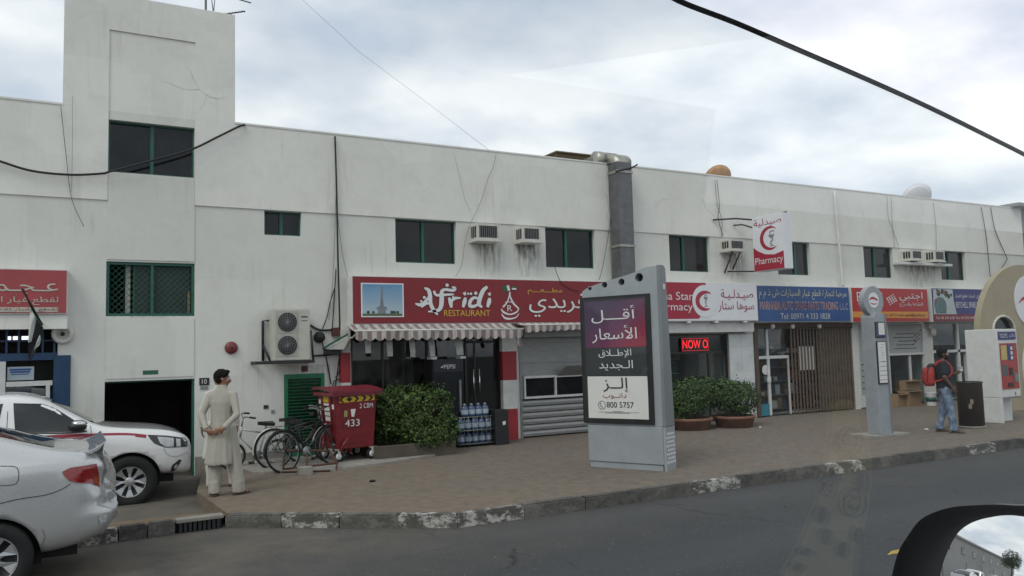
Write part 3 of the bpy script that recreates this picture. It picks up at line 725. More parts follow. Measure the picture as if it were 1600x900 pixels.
# --- restaurant sign
YS = 15.15
x0, x1, z0, z1 = X(550, 470, YS), X(998, 470, YS), Z(700, 506, YS), Z(700, 433.5, YS)
t, fr = sign_box('restaurant_sign', 'long dark red restaurant sign with white script and a framed tower picture', x0, x1, z0, z1, YS, face=SRED, lip=.02)
# script, traced stroke by stroke (coordinates are 1/8 picture pixel from 630, 425)
ST = [[(265, 200, 14), (315, 230, 34), (335, 300, 38), (340, 390, 36), (375, 470, 34), (430, 535, 12)],
      [(150, 395, 10), (200, 410, 28), (250, 395, 30), (330, 300, 16)], [(225, 440, 16), (285, 395, 22), (335, 395, 16)],
      [(385, 235, 20), (390, 262, 22), (420, 290, 22), (520, 285, 22), (630, 280, 12)],
      [(610, 185, 12), (645, 205, 26), (620, 230, 26), (520, 220, 24), (480, 250, 34), (480, 330, 44), (470, 430, 40), (430, 480, 30), (310, 495, 10)],
      [(570, 320, 20), (590, 380, 38), (600, 445, 22)], [(600, 370, 20), (640, 330, 26), (715, 325, 10)],
      [(775, 320, 20), (765, 370, 38), (745, 440, 22)],
      [(1050, 185, 22), (1000, 230, 36), (960, 320, 40), (945, 400, 38), (985, 440, 14)], [(955, 345, 16), (890, 320, 22), (840, 360, 30), (830, 420, 30), (880, 430, 26), (940, 400, 16)],
      [(1080, 325, 20), (1072, 370, 38), (1052, 440, 22)], [(760, 255, 34), (775, 290, 16)], [(1070, 262, 34), (1085, 295, 14)]]
DOT = [(547, 165, 20), (262, 318, 17), (224, 366, 14), (622, 314, 13), (810, 272, 13), (845, 272, 15), (905, 265, 20)]
for mat, kx, n0, n1 in ((SHAD, 16, .001, .0035), (LWHITE, 0, .004, .01)):
    mb = MB()
    for i, s in enumerate(ST): pen(fr, mb, [(x, y, w*1.18+4+kx) for x, y, w in s], n0, n1+.0006*(i % 4), 1/8, 1/8, 630, 425)
    for i, (x, y, r) in enumerate(DOT):
        a, c = fr.px(630+x/8, 425+y/8); a2, _ = fr.px(630+(x+r+kx/2)/8, 425+y/8); fr.disc(mb, a, c, a2-a, n0, n1+.0005, 14)
    mb.build('script_outline' if kx else 'script_lettering', mat, t)
lettering(t, fr, [('RESTAURANT', 693.5, 484.5, 765.5, 494)], LYEL, .006, .012)
lettering(t, fr, [('مطـــعـــم', 824, 449.5, 878, 460.5)], LYEL, .006, .03)
lettering(t, fr, [('أفريدي', 825, 450, 925, 496)], SHAD, .002, .06, 'script_outline')
lettering(t, fr, [('أفريدي', 826, 451, 924, 495)], LWHITE, .007, .045)
# emblem: minaret with an R over two arcs, two small flags
mb = MB(); q = dict(sx=1/8, sy=1/8, ox=630, oy=425)
pen(fr, mb, [(1335, 250, 12), (1335, 300, 14), (1375, 390, 22), (1445, 460, 16)], **q); pen(fr, mb, [(1330, 250, 10), (1320, 320, 14), (1290, 390, 14), (1245, 440, 22)], n1=.0085, **q)
pen(fr, mb, [(1225, 460, 10), (1250, 500, 22), (1330, 530, 16), (1410, 505, 16), (1445, 460, 8)], n1=.009, **q); pen(fr, mb, [(1228, 525, 8), (1270, 575, 22), (1340, 585, 18), (1410, 565, 12), (1445, 520, 6)], **q)
pen(fr, mb, [(1270, 380, 8), (1310, 372, 8), (1355, 380, 8)], n1=.0095, **q)
fr.pxtext(mb, 'R', 630+1300/8, 425+415/8, 630+1360/8, 425+490/8, .004)
mb.build('emblem', LWHITE, t)
for P_ in ([(784.5, 447.5), (791, 446.5), (793.5, 455), (787, 456)], [(799, 447), (808, 448), (807, 450.5), (799.5, 449.5)]): mb = MB(); fr.pxpoly(mb, P_, .002, .006); mb.build('flag_green', M('flag_green', (.01, .11, .05), .5), t)
mb = MB(); fr.pxpoly(mb, [(791.2, 446.5), (795, 445.5), (797, 453.5), (793.7, 455)], .002, .006); fr.pxpoly(mb, [(799.5, 449.7), (807, 450.7), (806, 453), (800, 452.5)], .002, .006); mb.build('flag_white', LWHITE, t)
mb = MB(); fr.pxpoly(mb, [(800, 452.7), (806, 453.2), (805.5, 455.5), (800.5, 454.5)], .002, .006); mb.build('flag_black', LBLK, t)
# framed picture: blue sky, a slender tower on a stepped base, a green lawn
mb = MB(); fr.pxbox(mb, 564, 442.5, 630.5, 495.5, .002, .012); mb.build('picture_frame', SIGNW, t)
def skyprint():
    m, tt, n, l, b = nodes('printed_sky'); setc(b, (.2, .4, .6), .5)
    o = n.new('ShaderNodeTexCoord').outputs['Object']; sx = n.new('ShaderNodeSeparateXYZ'); l.new(o, sx.inputs[0])
    l.new(ramp(n, l, math_(n, l, 'ADD', sx.outputs[2], math_(n, l, 'MULTIPLY', ntex(n, l, o, 4), .25)), [(.2, (.42, .5, .53)), (.95, (.10, .25, .42))]), b.inputs['Base Color']); return m
mb = MB(); fr.pxbox(mb, 566, 444.3, 628.5, 490, .0125, .014); mb.build('picture_sky', skyprint(), t)
mb = MB(); fr.pxbox(mb, 566, 490, 628.5, 493.8, .0125, .0142); mb.build('picture_lawn', M('printed_lawn', (.10, .13, .06), .5, var=.5, vs=30), t)
mb = MB(); fr.pxpoly(mb, [(596, 447), (597, 447), (598, 462), (599, 478), (605, 481), (604, 483.5), (602, 484), (602.5, 490), (590, 490), (590.5, 484), (588.5, 483.5), (587.5, 481), (593.5, 478), (594.5, 462)], .0145, .016); mb.build('picture_tower', M('printed_tower', (.17, .19, .21), .5), t)
for xx, r in ((575, 2.4), (583, 2), (612, 2.6), (616, 2.4), (621, 2.2)): mb = MB(); a, c = fr.px(xx, 488); fr.disc(mb, a, c, r*.0135, .0145, .0156+.0003*(xx % 3), 10); mb.build('picture_tree', M('printed_trees', (.03, .06, .03), .5), t)

# --- pharmacy fascia
YP = 15.05
x0, x1, z0, z1 = X(1003, 470, YP), X(1184, 472, YP), Z(1110, 502, YP), Z(1110, 441, YP)
t, fr = sign_box('pharmacy_sign', 'white and crimson pharmacy fascia sign with crescent and chalice emblem', x0, x1, z0, z1, YP, face=SIGNW, lip=.02)
mb = MB(); fr.pxpoly(mb, [(1004.5, 440), (1102, 442), (1105, 452), (1107, 468), (1100, 487), (1092, 498), (1004.5, 499)], .001, .003); mb.build('red_panel', SRED2, t)
def ringpx(mb, cx, cy, r0, r1, a0, a1, n0, n1, squash=1.0, taper=True, k=28):
    """crescent in picture pixels: thick in the middle, thin at the ends"""
    P = []
    for i in range(k+1):
        s_ = i/k; a = R_(a0+(a1-a0)*s_); wdt = (r1-r0)*(math.sin(math.pi*s_)**.8 if taper else 1)+.3; rr = (r0+r1)/2
        P.append((cx+rr*math.cos(a)*squash, cy-rr*math.sin(a), wdt))
    return pen(fr, mb, P, n0, n1, k=1)
mb = MB(); a, c = fr.px(1101, 470.5); fr.disc(mb, a, c, .40, .0035, .006, 32); mb.build('emblem_disc', SIGNW, t)
mb = MB(); ringpx(mb, 1103, 470, 10.5, 16.5, 55, 300, .007, .009); mb.build('crescent', SRED2, t)
def chalice(fr, cx, cy, s, t, mat, n=.008):
    mb = MB()
    fr.pxpoly(mb, [(cx-3.4*s, cy-6*s), (cx+3.4*s, cy-6*s), (cx+2.6*s, cy-3*s), (cx+.6*s, cy-1.4*s), (cx-.6*s, cy-1.4*s), (cx-2.6*s, cy-3*s)], n-.001, n)
    pen(fr, mb, [(cx+2*s, cy-9*s, .8*s), (cx-1.4*s, cy-8.6*s, 1.0*s), (cx-.3*s, cy-5*s, 1.1*s), (cx+1.2*s, cy-1*s, 1.3*s), (cx-.9*s, cy+2*s, 1.3*s), (cx+1*s, cy+5*s, 1.2*s), (cx+.6*s, cy+8*s, .9*s)], n, n+.002)
    fr.pxpoly(mb, [(cx-2.2*s, cy+8.2*s), (cx+2.6*s, cy+8*s), (cx+2.6*s, cy+9.4*s), (cx-2.2*s, cy+9.6*s)], n-.001, n)
    mb.build('chalice', mat, t)
chalice(fr, 1102.5, 470, 1.0, t, LGREY)
lettering(t, fr, [('Soha Star', 1018, 456, 1082, 468.5), ('Pharmacy', 1016, 473, 1082, 489)], LWHITE, .005, .01)
lettering(t, fr, [('صيـدلـيـة', 1126, 452, 1176.5, 469), ('سوها ستار', 1122, 470.5, 1177.5, 487.5)], LRED, .003, .012)
# --- white soffit box below it, with spotlights
slab('sign_soffit', [(X(1006, 510, 15.2), X(1178, 510, 15.2), 15.2, FY-.003, Z(1110, 519, 15.2), z0-.002)], WHITE, shop)
for p in (1075, 1118, 1163): MB().cyl((X(p, 504, 15.12), 15.12, z0-.003), (X(p, 504, 15.12), 15.12, z0-.035), .07, .09).build('spotlight', SIGNW, t)

# --- auto spare parts sign
YM = 15.15
x0, x1, z0, z1 = X(1183, 472, YM), X(1327.5, 475, YM), Z(1255, 503, YM), Z(1255, 447, YM)
t, fr = sign_box('spare_parts_sign', 'blue car spare parts sign with cream lettering and a telephone number', x0, x1, z0, z1, YM, face=SBLUE, lip=.015)
lettering(t, fr, [('مرحبا لتجارة قطع غيار السيارات ش ذ م م', 1185.5, 452, 1322, 468)], LCREAM, .004, .02)
lettering(t, fr, [('MARHABA AUTO SPARE PARTS TRADING', 1187, 471, 1309, 484.5)], M('letter_lilac', (.36, .33, .42), .5), .002, .05, 'lettering_edge')
lettering(t, fr, [('MARHABA AUTO SPARE PARTS TRADING', 1188, 472.3, 1308, 483.3)], M('letter_rust', (.34, .14, .10), .5, var=.1), .006, .015)
lettering(t, fr, [('L.L.C', 1312, 474, 1324.5, 484)], M('letter_lilac', (0, 0, 0)), .004, .015); lettering(t, fr, [('Tel: 00971 4 333 1828', 1219.5, 489.5, 1296.5, 498.5)], M('letter_pale', (.5, .52, .5), .5), .004, .012)
# --- scarlet copy-shop sign
x0, x1, z0, z1 = X(1331.5, 475, YM), X(1450.5, 477, YM), Z(1390, 503, YM), Z(1390, 450, YM)
t, fr = sign_box('copy_shop_sign', 'scarlet shop sign with an orange strip and a diagonal checker emblem', x0, x1, z0, z1, YM, face=SRED3, lip=.015)
mb = MB(); fr.pxpoly(mb, [(1332.5, 486.7), (1450, 487), (1450.3, 497.5), (1332.8, 496)], .001, .003); mb.build('orange_strip', ORNG, t)
lettering(t, fr, [('EGTEBI', 1338.5, 456.5, 1378, 471)], LWHITE, .004, .012); lettering(t, fr, [('اجتبي', 1405, 456, 1441, 473)], LWHITE, .004, .012)
lettering(t, fr, [('للطباعة والنسخ', 1405, 472.5, 1441.5, 480), ('Typing & Copying', 1340, 473.5, 1380, 478)], LWHITE, .004, .02); lettering(t, fr, [('331 2077 0  mob: egtebi@gmail.com', 1381, 490, 1445, 495.5)], LBLK, .004, .01)
mb = MB()
for i in range(4):
    for j in range(4):
        cx, cy = 1386+i*3.1+j*1.6, 466.5-i*2.1+j*3.1; r = .85+.28*(3-abs(i-j)*.6)
        fr.pxpoly(mb, [(cx-r, cy), (cx, cy-r), (cx+r, cy), (cx, cy+r)], .003, .005)
mb.build('checker_emblem', LWHITE, t)
# --- navy sign with a bottle of flowers
x0, x1, z0, z1 = X(1457, 477, YM), X(1556, 478, YM), Z(1505, 502.5, YM), Z(1505, 451, YM)
t, fr = sign_box('flower_picture_sign', 'navy shop sign with a flower vase picture and a dark red strip', x0, x1, z0, z1, YM, face=SNAVY, lip=.012)
mb = MB(); fr.pxpoly(mb, [(1457.8, 452), (1488, 452.3), (1490, 470), (1495, 491), (1459, 491)], .001, .003); mb.build('picture_ground', M('printed_pale', (.42, .47, .47), .5, var=.15, vs=8), t)
mb = MB(); fr.pxpoly(mb, smooth_curve([(1463, 490), (1459.5, 476), (1462, 467), (1469, 464), (1476, 469), (1479, 480), (1478.5, 490)], 5), .004, .0055); mb.build('picture_vase', M('printed_vase', (.09, .16, .17), .4, var=.5, vs=9), t)
mb = MB()
for cx, cy, r in ((1466, 458, 3.2), (1472, 456, 2.6), (1478, 459, 3.2), (1482, 463, 2.4), (1464, 453.5, 1.6), (1486, 461, 1.6)): a, c = fr.px(cx, cy); a2, _ = fr.px(cx+r, cy); fr.disc(mb, a, c, a2-a, .004, .0052+.0004*(r % 1), 9)
mb.build('picture_leaves', M('printed_leaves', (.035, .06, .03), .5, var=.6, vs=20), t)
for cx, cy, r in ((1465, 456.5, 1.6), (1475, 455, 1.3), (1462, 470, 2)): mb = MB(); a, c = fr.px(cx, cy); a2, _ = fr.px(cx+r, cy); fr.disc(mb, a, c, a2-a, .005, .007, 8); mb.build('picture_petal', M('printed_petals', (.3, .05, .07), .5), t)
mb = MB(); fr.pxpoly(mb, [(1458.6, 491.3), (1556, 491), (1556.4, 501.5), (1459, 501.7)], .0035, .005); mb.build('red_strip', M('sign_maroon', (.2, .015, .03), .5), t)
lettering(t, fr, [('مؤسسة سيتشل لتجارة قطع الغيار', 1492, 460, 1553, 467.5)], LWHITE, .004, .02)
lettering(t, fr, [('BEYCHELL SPARE PARTS TRADING', 1493.5, 472, 1575-20, 481)], LWHITE, .004, .02)
lettering(t, fr, [('Tel: 04 333 6181 Fax: 04 333 6182  P.O.Box: 32282', 1462, 494.5, 1551, 498.5)], LWHITE, .006, .01)
# --- faded red sign over the blue shop
YL = 15.2
x0, x1, z0, z1 = -4.2, X(106, 455, YL), Z(60, 491, YL), Z(60, 420, YL)
t, fr = sign_box('faded_red_sign', 'faded red sign with large cream lettering above blue shop front', x0, x1, z0, z1, YL, face=SREDOLD, lip=.02)
LOLD = M('letter_old_cream', (.5, .47, .4), .6, var=.2, vs=8)
lettering(t, fr, [('عـجـمـان', -70, 434, 91, 461)], LOLD, .004, .03)
lettering(t, fr, [('لقطع غيار السيارات', -75, 463, 91, 476.5)], LOLD, .004, .02)
mb = MB(); fr.pxbox(mb, -75, 480, 91, 487.6, .001, .003); mb.build('pale_bar', LOLD, t)
lettering(t, fr, [('لقطع الغيار الاصلية', -30, 481, 90, 486.8)], M('letter_maroon', (.2, .03, .035), .6), .006, .02)
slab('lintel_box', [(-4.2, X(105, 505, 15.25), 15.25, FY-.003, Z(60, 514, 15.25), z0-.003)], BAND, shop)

# --- hanging pharmacy sign: stands square to the wall, its face towards the street's left end
XH = W(1176, 380, 15.05).x
def yat(px, py):                                # depth at which a pixel's ray crosses x = XH
    d = ray(px, py); return (EYE+d*(XH/d.x))
ya, yb_ = yat(1176, 380).y, yat(1224, 372).y; zt = yat(1200, 336).z; zb2 = yat(1205, 422).z; th = .3
t = thing('projecting_pharmacy_sign', 'lit box sign projecting from the wall with red crescent, chalice and Pharmacy lettering', 'sign', (XH, (ya+yb_)/2, zb2))
MB().box(XH+.012, XH+th, yb_, ya, zb2, zt).build('casing', SIGNW, t, bevel=.01)
fr = Frame((XH+.011, ya, zb2), (0, -1, 0), (0, 0, 1)); Wn = ya-yb_; Hn = zt-zb2
mb = MB(); fr.box(mb, .015, Wn-.015, .015, Hn-.015, 0, .006); mb.build('face', SIGNW, t)
mb = MB(); fr.poly(mb, [(.016, .016), (Wn-.016, .016), (Wn-.016, Hn*.32), (Wn*.7, Hn*.275), (Wn*.4, Hn*.30), (Wn*.15, Hn*.38), (.016, Hn*.45)], .0065, .009); mb.build('red_panel', SRED2, t)
mb = MB(); P = []
for i in range(25):
    s_ = i/24; a = R_(55+250*s_); P.append((Wn*.60+Wn*.30*math.cos(a), Hn*.58+Hn*.195*math.sin(a), .012+Wn*.10*math.sin(math.pi*s_)))
fr.ribbon(mb, P, .007, .010, 2); mb.build('crescent', SRED2, t)
mb = MB(); fr.poly(mb, [(Wn*.52, Hn*.64), (Wn*.72, Hn*.64), (Wn*.68, Hn*.585), (Wn*.62, Hn*.57), (Wn*.56, Hn*.585)], .007, .009)
fr.ribbon(mb, [(Wn*.72, Hn*.7, .02), (Wn*.58, Hn*.69, .03), (Wn*.62, Hn*.6, .03), (Wn*.66, Hn*.54, .035), (Wn*.58, Hn*.5, .035), (Wn*.64, Hn*.45, .03)], .007, .011); fr.box(mb, Wn*.56, Wn*.7, Hn*.43, Hn*.445, .007, .009)
mb.build('chalice', LGREY, t)
mb = MB(); fr.text(mb, 'Pharmacy', Wn*.06, Wn*.96, Hn*.09, Hn*.25, .009, bold=.02); mb.build('lettering', LWHITE, t)
mb = MB(); fr.text(mb, 'صيدلية', Wn*.06, Wn*.96, Hn*.80, Hn*.955, .006, bold=.0); mb.build('lettering', LRED, t)
mb = MB(); p0 = W(1114, 343.5, FY-.05); mb.tube([p0, W(1150, 341.5, FY-.35), (XH+.15, ya+.05, zt-.02), (XH+.15, yb_, zt+.012)], .022, 8)
p1 = W(1146, 352, FY-.05); mb.tube([p1, W(1160, 351, FY-.2), (XH+.1, ya, zt-.25)], .02, 8); p2 = W(1137, 424, FY-.02); mb.tube([p2, (XH+.15, ya+.02, zb2+.03)], .018, 8)
mb.build('bracket', DARKST, t)

# ================================================================== awnings
STR = mat_stripes('awning_stripes', (.5, .49, .47), (.27, .205, .2), .185)
def awning(label, pxl, pxr, yt, ymid, yv, Ya, Yf, sag=0):
    xl, xr = X(pxl, ymid, Yf), X(pxr, ymid, Yf); za, zf, zv = Z((pxl+pxr)/2, yt, Ya), Z((pxl+pxr)/2, ymid, Yf), Z((pxl+pxr)/2, yv, Yf)
    t = thing('striped_awning', label, 'awning', ((xl+xr)/2, Yf, zv)); n = 24
    mb = MB()
    for k in range(2):
        o = -.012*k
        vs = [(xl+(xr-xl)*i/n, Ya+(Yf-Ya)*j/3, za+(zf-za)*j/3-.03*math.sin(math.pi*j/3)+o-.01*math.sin(i*1.9)*j/3) for j in range(4) for i in range(n+1)]
        mb.raw(vs, [(j*(n+1)+i, j*(n+1)+i+1, (j+1)*(n+1)+i+1, (j+1)*(n+1)+i) for j in range(3) for i in range(n)], True)
    mb.build('canopy', STR, t)
    ns_ = max(4, round((xr-xl)/.185)); mb = MB(); hv = zf-zv; m_ = ns_*6
    for k in range(2):
        vs = []
        for i in range(m_+1):
            x = xl+(xr-xl)*i/m_; f = (i % 6)/6; sc2 = .72+.28*math.sin(math.pi*f)
            s2 = 1-sag*i/m_; yw = Yf-.015-.008*k+.012*math.sin(x*9)
            vs += [(x, yw, zf-.01), (x, yw+.02*math.sin(x*7), zf-hv*sc2*s2)]
        mb.raw(vs, [(2*i, 2*i+2, 2*i+3, 2*i+1) for i in range(m_)], True)
    mb.build('valance', STR, t)
    MB().cyl((xl-.02, Yf, zf), (xr+.02, Yf, zf), .022, n=10).build('front_bar', OFFW, t)
    for x in (xl+.08, xr-.08): MB().tube([(x, FY-.03, za-.25), (x, (FY+Yf)/2, zf-.12), (x, Yf+.01, zf)], .018, 6).build('arm', OFFW, t)
    return t
aw1 = awning('long striped awning with scalloped valance under the restaurant sign', 555, 816, 506, 515.5, 531, 15.12, 14.65)
aw2 = awning('short sagging striped awning over the grey roller shutter', 819.5, 960, 504, 507, 519, 15.12, 14.75, .45)
# pale folded strips hanging behind the long awning
for i, (xl, xr, yb2) in enumerate(((569, 578, 552), (603, 612, 557), (639, 647, 558), (670, 678, 557), (708, 719, 555))):
    Yc = 14.95; mb = MB(); za = 2.45; a, c = X(xl, 540, Yc), X(xr, 540, Yc); zb3 = Z(xl, yb2, Yc); dx = .05 if i < 4 else .18
    vs = []; 
    for j in range(6):
        f = j/5; vs += [(a+dx*f*.4, Yc+.02*math.sin(f*5), za+(zb3-za)*f), (c+dx*f*.4, Yc+.02*math.sin(f*5+1), za+(zb3-za)*f)]
    mb.raw(vs, [(2*j, 2*j+1, 2*j+3, 2*j+2) for j in range(5)], True)
    o = mb.build('hanging_strip', M('plastic_strip', (.42, .43, .4), .5, var=.3, vs=9), aw1)
# the loose end flap
mb = MB(); Yc = 14.72; mb.raw([W(806, 527, Yc), W(813, 526, Yc), W(817, 541, Yc), W(811, 542, Yc)], [(0, 1, 2, 3)]); mb.build('end_flap', STR, aw1)
# ================================================================== shop fronts
def bars(name, rects, mat, parent, y0=FY+.06, y1=FY+.12): return slab(name, [(a, c, y0, y1, d, e_) for a, c, d, e_ in rects], mat, parent)
def px4(xl, yt, xr, yb, Y=FY): xm, ym = (xl+xr)/2, (yt+yb)/2; return X(xl, ym, Y), X(xr, ym, Y), Z(xm, yb, Y), Z(xm, yt, Y)
# --- restaurant: dark glass front and a glazed door
a, c, d, e_ = bays['rest']; d = .03; FRM = M('dark_bronze_frame', (.035, .033, .03), .4, metal=.4, var=.2)
rf = bars('restaurant_front', [(a, c, d, d+.09), (a, c, e_-.07, e_-.002), (a, a+.05, d+.09, e_-.07), (c-.05, c, d+.09, e_-.07), (X(668, 600), X(672, 600), d+.09, e_-.07), (X(729, 600), X(732, 600), d+.09, e_-.07), (X(600, 600)-.02, X(600, 600)+.02, d+.09, e_-.07)], FRM, shop)
gx = [a+.05, X(600, 600)-.02, X(600, 600)+.02, X(668, 600), X(672, 600), X(729, 600), X(732, 600), c-.05]
DG2 = mat_glass('dark_shop_glass', (.42, .43, .41), .01, 1.1, .16)  # heavier dust layer lifts the dark glass in place of its reflections
for i in range(0, 8, 2): MB().box(gx[i], gx[i+1], FY+.085, FY+.093, d+.09, e_-.07).build('pane', DG2 if i < 4 else GLASS, rf)
dx = X(744, 620)
mb = MB(); mb.tube([(dx-.05, FY+.0, .95), (dx-.05, FY+.0, 1.55)], .016, 8); mb.tube([(dx+.09, FY+.0, .95), (dx+.09, FY+.0, 1.55)], .016, 8)
for zz in (1.0, 1.5):
    for q in (-.05, .09): mb.tube([(dx+q, FY+.0, zz), (dx+q, FY+.085, zz)], .01, 6)
mb.build('door_handle', CHROME, rf)
bars('door_stile', [(dx+.0, dx+.04, d+.09, 2.1), (X(733, 600), c-.05, 2.1, 2.15)], FRM, rf, FY+.07, FY+.084)
# things in the dim room: tables against the glass
for px in (575, 628, 655):
    q = Vector((X(px, 640), FY+1.2, .03)); tb = thing('dining_table', 'small dark dining table inside the dim restaurant', 'table', q, group='tables inside the restaurant')
    MB().bbox(-.35, .35, -.3, .3, .7, .74, .01).build('table_top', BROWN, tb, world=False); MB().cyl((0, 0, 0), (0, 0, .7), .035).build('leg', DARKST, tb, world=False); MB().cyl((0, 0, 0), (0, 0, .03), .22).build('base', DARKST, tb, world=False)
# painted pillars: bands of red and white
PRED = M('pillar_red', (.28, .016, .024), .5, var=.2, vs=4); PWH = M('pillar_white', (.56, .56, .54), .5, var=.2, vs=4)
def pillar(xl, xr, rows, yp=FY-.12):
    x0, x1 = X(xl, 600, yp), X(xr, 600, yp); zs = [Z((xl+xr)/2, y, yp) for y in rows]; zs[-1] = -.01
    pl = MB().box(x0+.01, x1-.01, yp+.01, FY-.002, -.01, 2.5).build('pillar', WALL, shop)
    for i in range(len(zs)-1): MB().box(x0, x1, yp, FY-.001, zs[i+1]+.001, zs[i]).build('painted_band', (PWH, PRED)[i % 2], pl)
pillar(533, 548, [516, 551, 598, 640, 690]); pillar(786, 808, [516, 549, 594, 639, 690])
# --- roller shutter with a serving hatch
a, c, d, e_ = bays['shut']; SHUT = M('shutter_steel', (.28, .285, .28), .5, metal=.35, var=.2, vs=4, stretch=(1, 1, 6))
sh = thing('roller_shutter', 'grey steel roller shutter with a two part serving hatch', 'shutter', ((a+c)/2, FY, 0))
h0, h1 = Z(865, 621), Z(865, 586)
MB().box(a, c, FY+.03, FY+.05, h1, e_-.002).build('upper_sheet', SHUT, sh)
bars('seam', [(a, c, Z(865, 535)-.01, Z(865, 535)+.01), (a, c, Z(865, 566)-.014, Z(865, 566)+.014)], STEEL, sh, FY+.02, FY+.029)
hy = FY+.02; x0, x1, x2 = X(819, 603), X(868.5, 603), X(930, 603)
bars('hatch_frame', [(x0, x2, h1-.05, h1), (x0, x2, h0, h0+.05), (x0, x0+.04, h0+.05, h1-.05), (x1-.02, x1+.02, h0+.05, h1-.05), (x2-.04, x2, h0+.05, h1-.05)], ALU, sh, FY-.01, FY+.049)
bars('infill', [(a, x0, h0, h1), (x2, c, h0, h1)], SHUT, sh, FY+.03, FY+.05)
for q0, q1 in ((x0+.04, x1-.02), (x1+.02, x2-.04)): MB().box(q0, q1, FY+.06, FY+.066, h0+.05, h1-.05).build('hatch_pane', DGLASS, sh)
mb = MB(); mb.raw([(x1+.02, FY-.005, h1-.03), (x2, FY-.005, h1-.03), (x2, FY-.3, h1+.2), (x1+.1, FY-.3, h1+.2)], [(0, 1, 2, 3)]); mb.build('hatch_flap', SHUT, sh)
n_ = 6; hh = h0-.05
for i in range(n_):
    q0, q1 = .02+hh*i/n_, .02+hh*(i+1)/n_; mb = MB(); pr = [(FY+.05, q0), (FY+.015, q0+.012), (FY+.005, (q0+q1)/2), (FY+.02, q1-.025), (FY+.05, q1-.004)]
    mb.raw([(x, y, z) for x in (a, c) for y, z in pr], [(k, k+1, 5+k+1, 5+k) for k in range(4)]); mb.build('shutter_slat', SHUT, sh)
slab('guide_rail', [(a-.005, a+.05, FY-.02, FY+.02, 0, e_-.003)], STEEL, sh)
slab('shutter_box', [(X(812, 510), X(985, 510), 15.3, FY-.003, 2.2, 2.5)], SHUT, shop)
# --- pharmacy: dark glazing, red LED board, white tiled pier
a, c, d, e_ = bays['pharm']; d = .06
pf = bars('pharmacy_front', [(a, c, d, d+.08), (a, c, e_-.05, e_-.002), (c-.04, c, d+.08, e_-.05), (X(1112, 600)-.02, X(1112, 600)+.02, d+.08, 1.72), (a, c-.04, 1.72, 1.77)], FRM, shop)
MB().box(a, c-.04, FY+.085, FY+.09, 1.77, e_-.05).build('fascia_pane', M('smoked_glass', (.012, .02, .02), .15, spec=.4, var=.3), pf)
MB().box(a, X(1112, 600)-.02, FY+.085, FY+.09, d+.08, 1.72).build('pane', GLASS, pf); MB().box(X(1112, 600)+.02, c-.04, FY+.085, FY+.09, d+.08, 1.72).build('pane', GLASS, pf)
ld = FY+.02; x0, x1, z0, z1 = px4(1065, 528, 1107, 548.5, ld)
t = thing('led_board', 'small scrolling red LED board hung behind the pharmacy glass', 'sign', ((x0+x1)/2, ld, z0))
MB().box(x0, x1, ld, ld+.05, z0, z1).build('casing', BLACK, t, bevel=.006)
LED = M('led_red', (.5, .01, .01), .5, emit=((1, .02, .03), 1.3)); fr = Frame((x0, ld, z0)); w_, h_ = x1-x0, z1-z0
mb = MB(); fr.text(mb, 'NOW O', .03, w_-.03, h_*.2, h_*.85, .003, bold=.03); mb.build('lettering', LED, t)
mb = MB()
for r in ((.005, w_-.005, .005, .022), (.005, w_-.005, h_-.022, h_-.005), (.005, .022, .022, h_-.022), (w_-.022, w_-.005, .022, h_-.022)): fr.box(mb, *r, .001, .004)
mb.build('led_border', M('led_red_dim', (.3, .01, .01), .5, emit=((1, .02, .03), .35)), t)
for k in range(3):
    q = Vector((X(1055+k*24, 600), FY+1.6, .03)); sf = thing('medicine_shelf', 'shelf unit of small packets inside the dim pharmacy', 'shelf', q, group='shelves inside the pharmacy')
    MB().box(-.4, .4, -.02, .3, 0, 1.9).build('carcass', M('shelf_grey', (.25, .25, .25), .6), sf, world=False)
    for j in range(4):
        MB().box(-.38, .38, -.2, -.021, .4+.38*j, .42+.38*j).build('shelf_board', WHITE, sf, world=False)
        mb = MB(); xx = -.36
        while xx < .3:
            w2 = random.uniform(.05, .12); mb.box(xx, xx+w2-.01, -.16, -.03, .421+.38*j, .421+.38*j+random.uniform(.08, .24)); xx += w2
        mb.build('packets', random.choice((PAPER, SIGNW, M('packet_teal', (.1, .25, .28), .6), M('packet_rose', (.35, .12, .13), .6))), sf, world=False)
# tiled pier
x0, x1 = X(1141.5, 590, 15.42), X(1179, 590, 15.42)
pier = MB().box(x0+.01, x1-.01, 15.43, FY-.002, -.01, Z(1160, 521, 15.42)).build('tiled_pier', CONC, shop)
TILE = M('glazed_white_tile', (.58, .6, .6), .3, var=.14, vs=3); nr = 7; zt = Z(1160, 522, 15.42)
for i in range(nr):
    for j in range(2):
        xa, xb = x0+(x1-x0)*j/2, x0+(x1-x0)*(j+1)/2; MB().box(xa+.002, xb-.002, 15.42-random.uniform(0, .003), 15.44, zt*i/nr+.002, zt*(i+1)/nr-.002).build('tile', TILE, pier)
# --- spare parts shop: brown surround, white door frame, folding gate
a, c, d, e_ = bays['marh']; d = .03
mf = bars('spare_parts_front', [(a, X(1186, 590), d, e_-.14), (a, c, e_-.14, e_-.002)], BROWN, shop, FY-.03, FY+.12)
xd0, xd1, xm = X(1187, 590), X(1237, 590), X(1205, 590); zm = Z(1210, 558)
bars('door_frame', [(xm-.04, xm+.04, d, zm-.04), (xd0, xd1, zm-.04, zm+.04), (xm-.045, xm+.025, zm+.04, e_-.15), (xd1-.035, xd1, d, zm-.04), (xd0, xd0+.03, d, zm-.04)], ALU, mf)
for q in ((xd0, xm-.045, zm+.04, e_-.14), (xm+.025, xd1, zm+.04, e_-.14), (xd0+.03, xm-.04, d+.3, zm-.04), (xm+.04, xd1-.035, d, zm-.04)): MB().box(q[0], q[1], FY+.09, FY+.095, q[2], q[3]).build('pane', GLASS, mf)
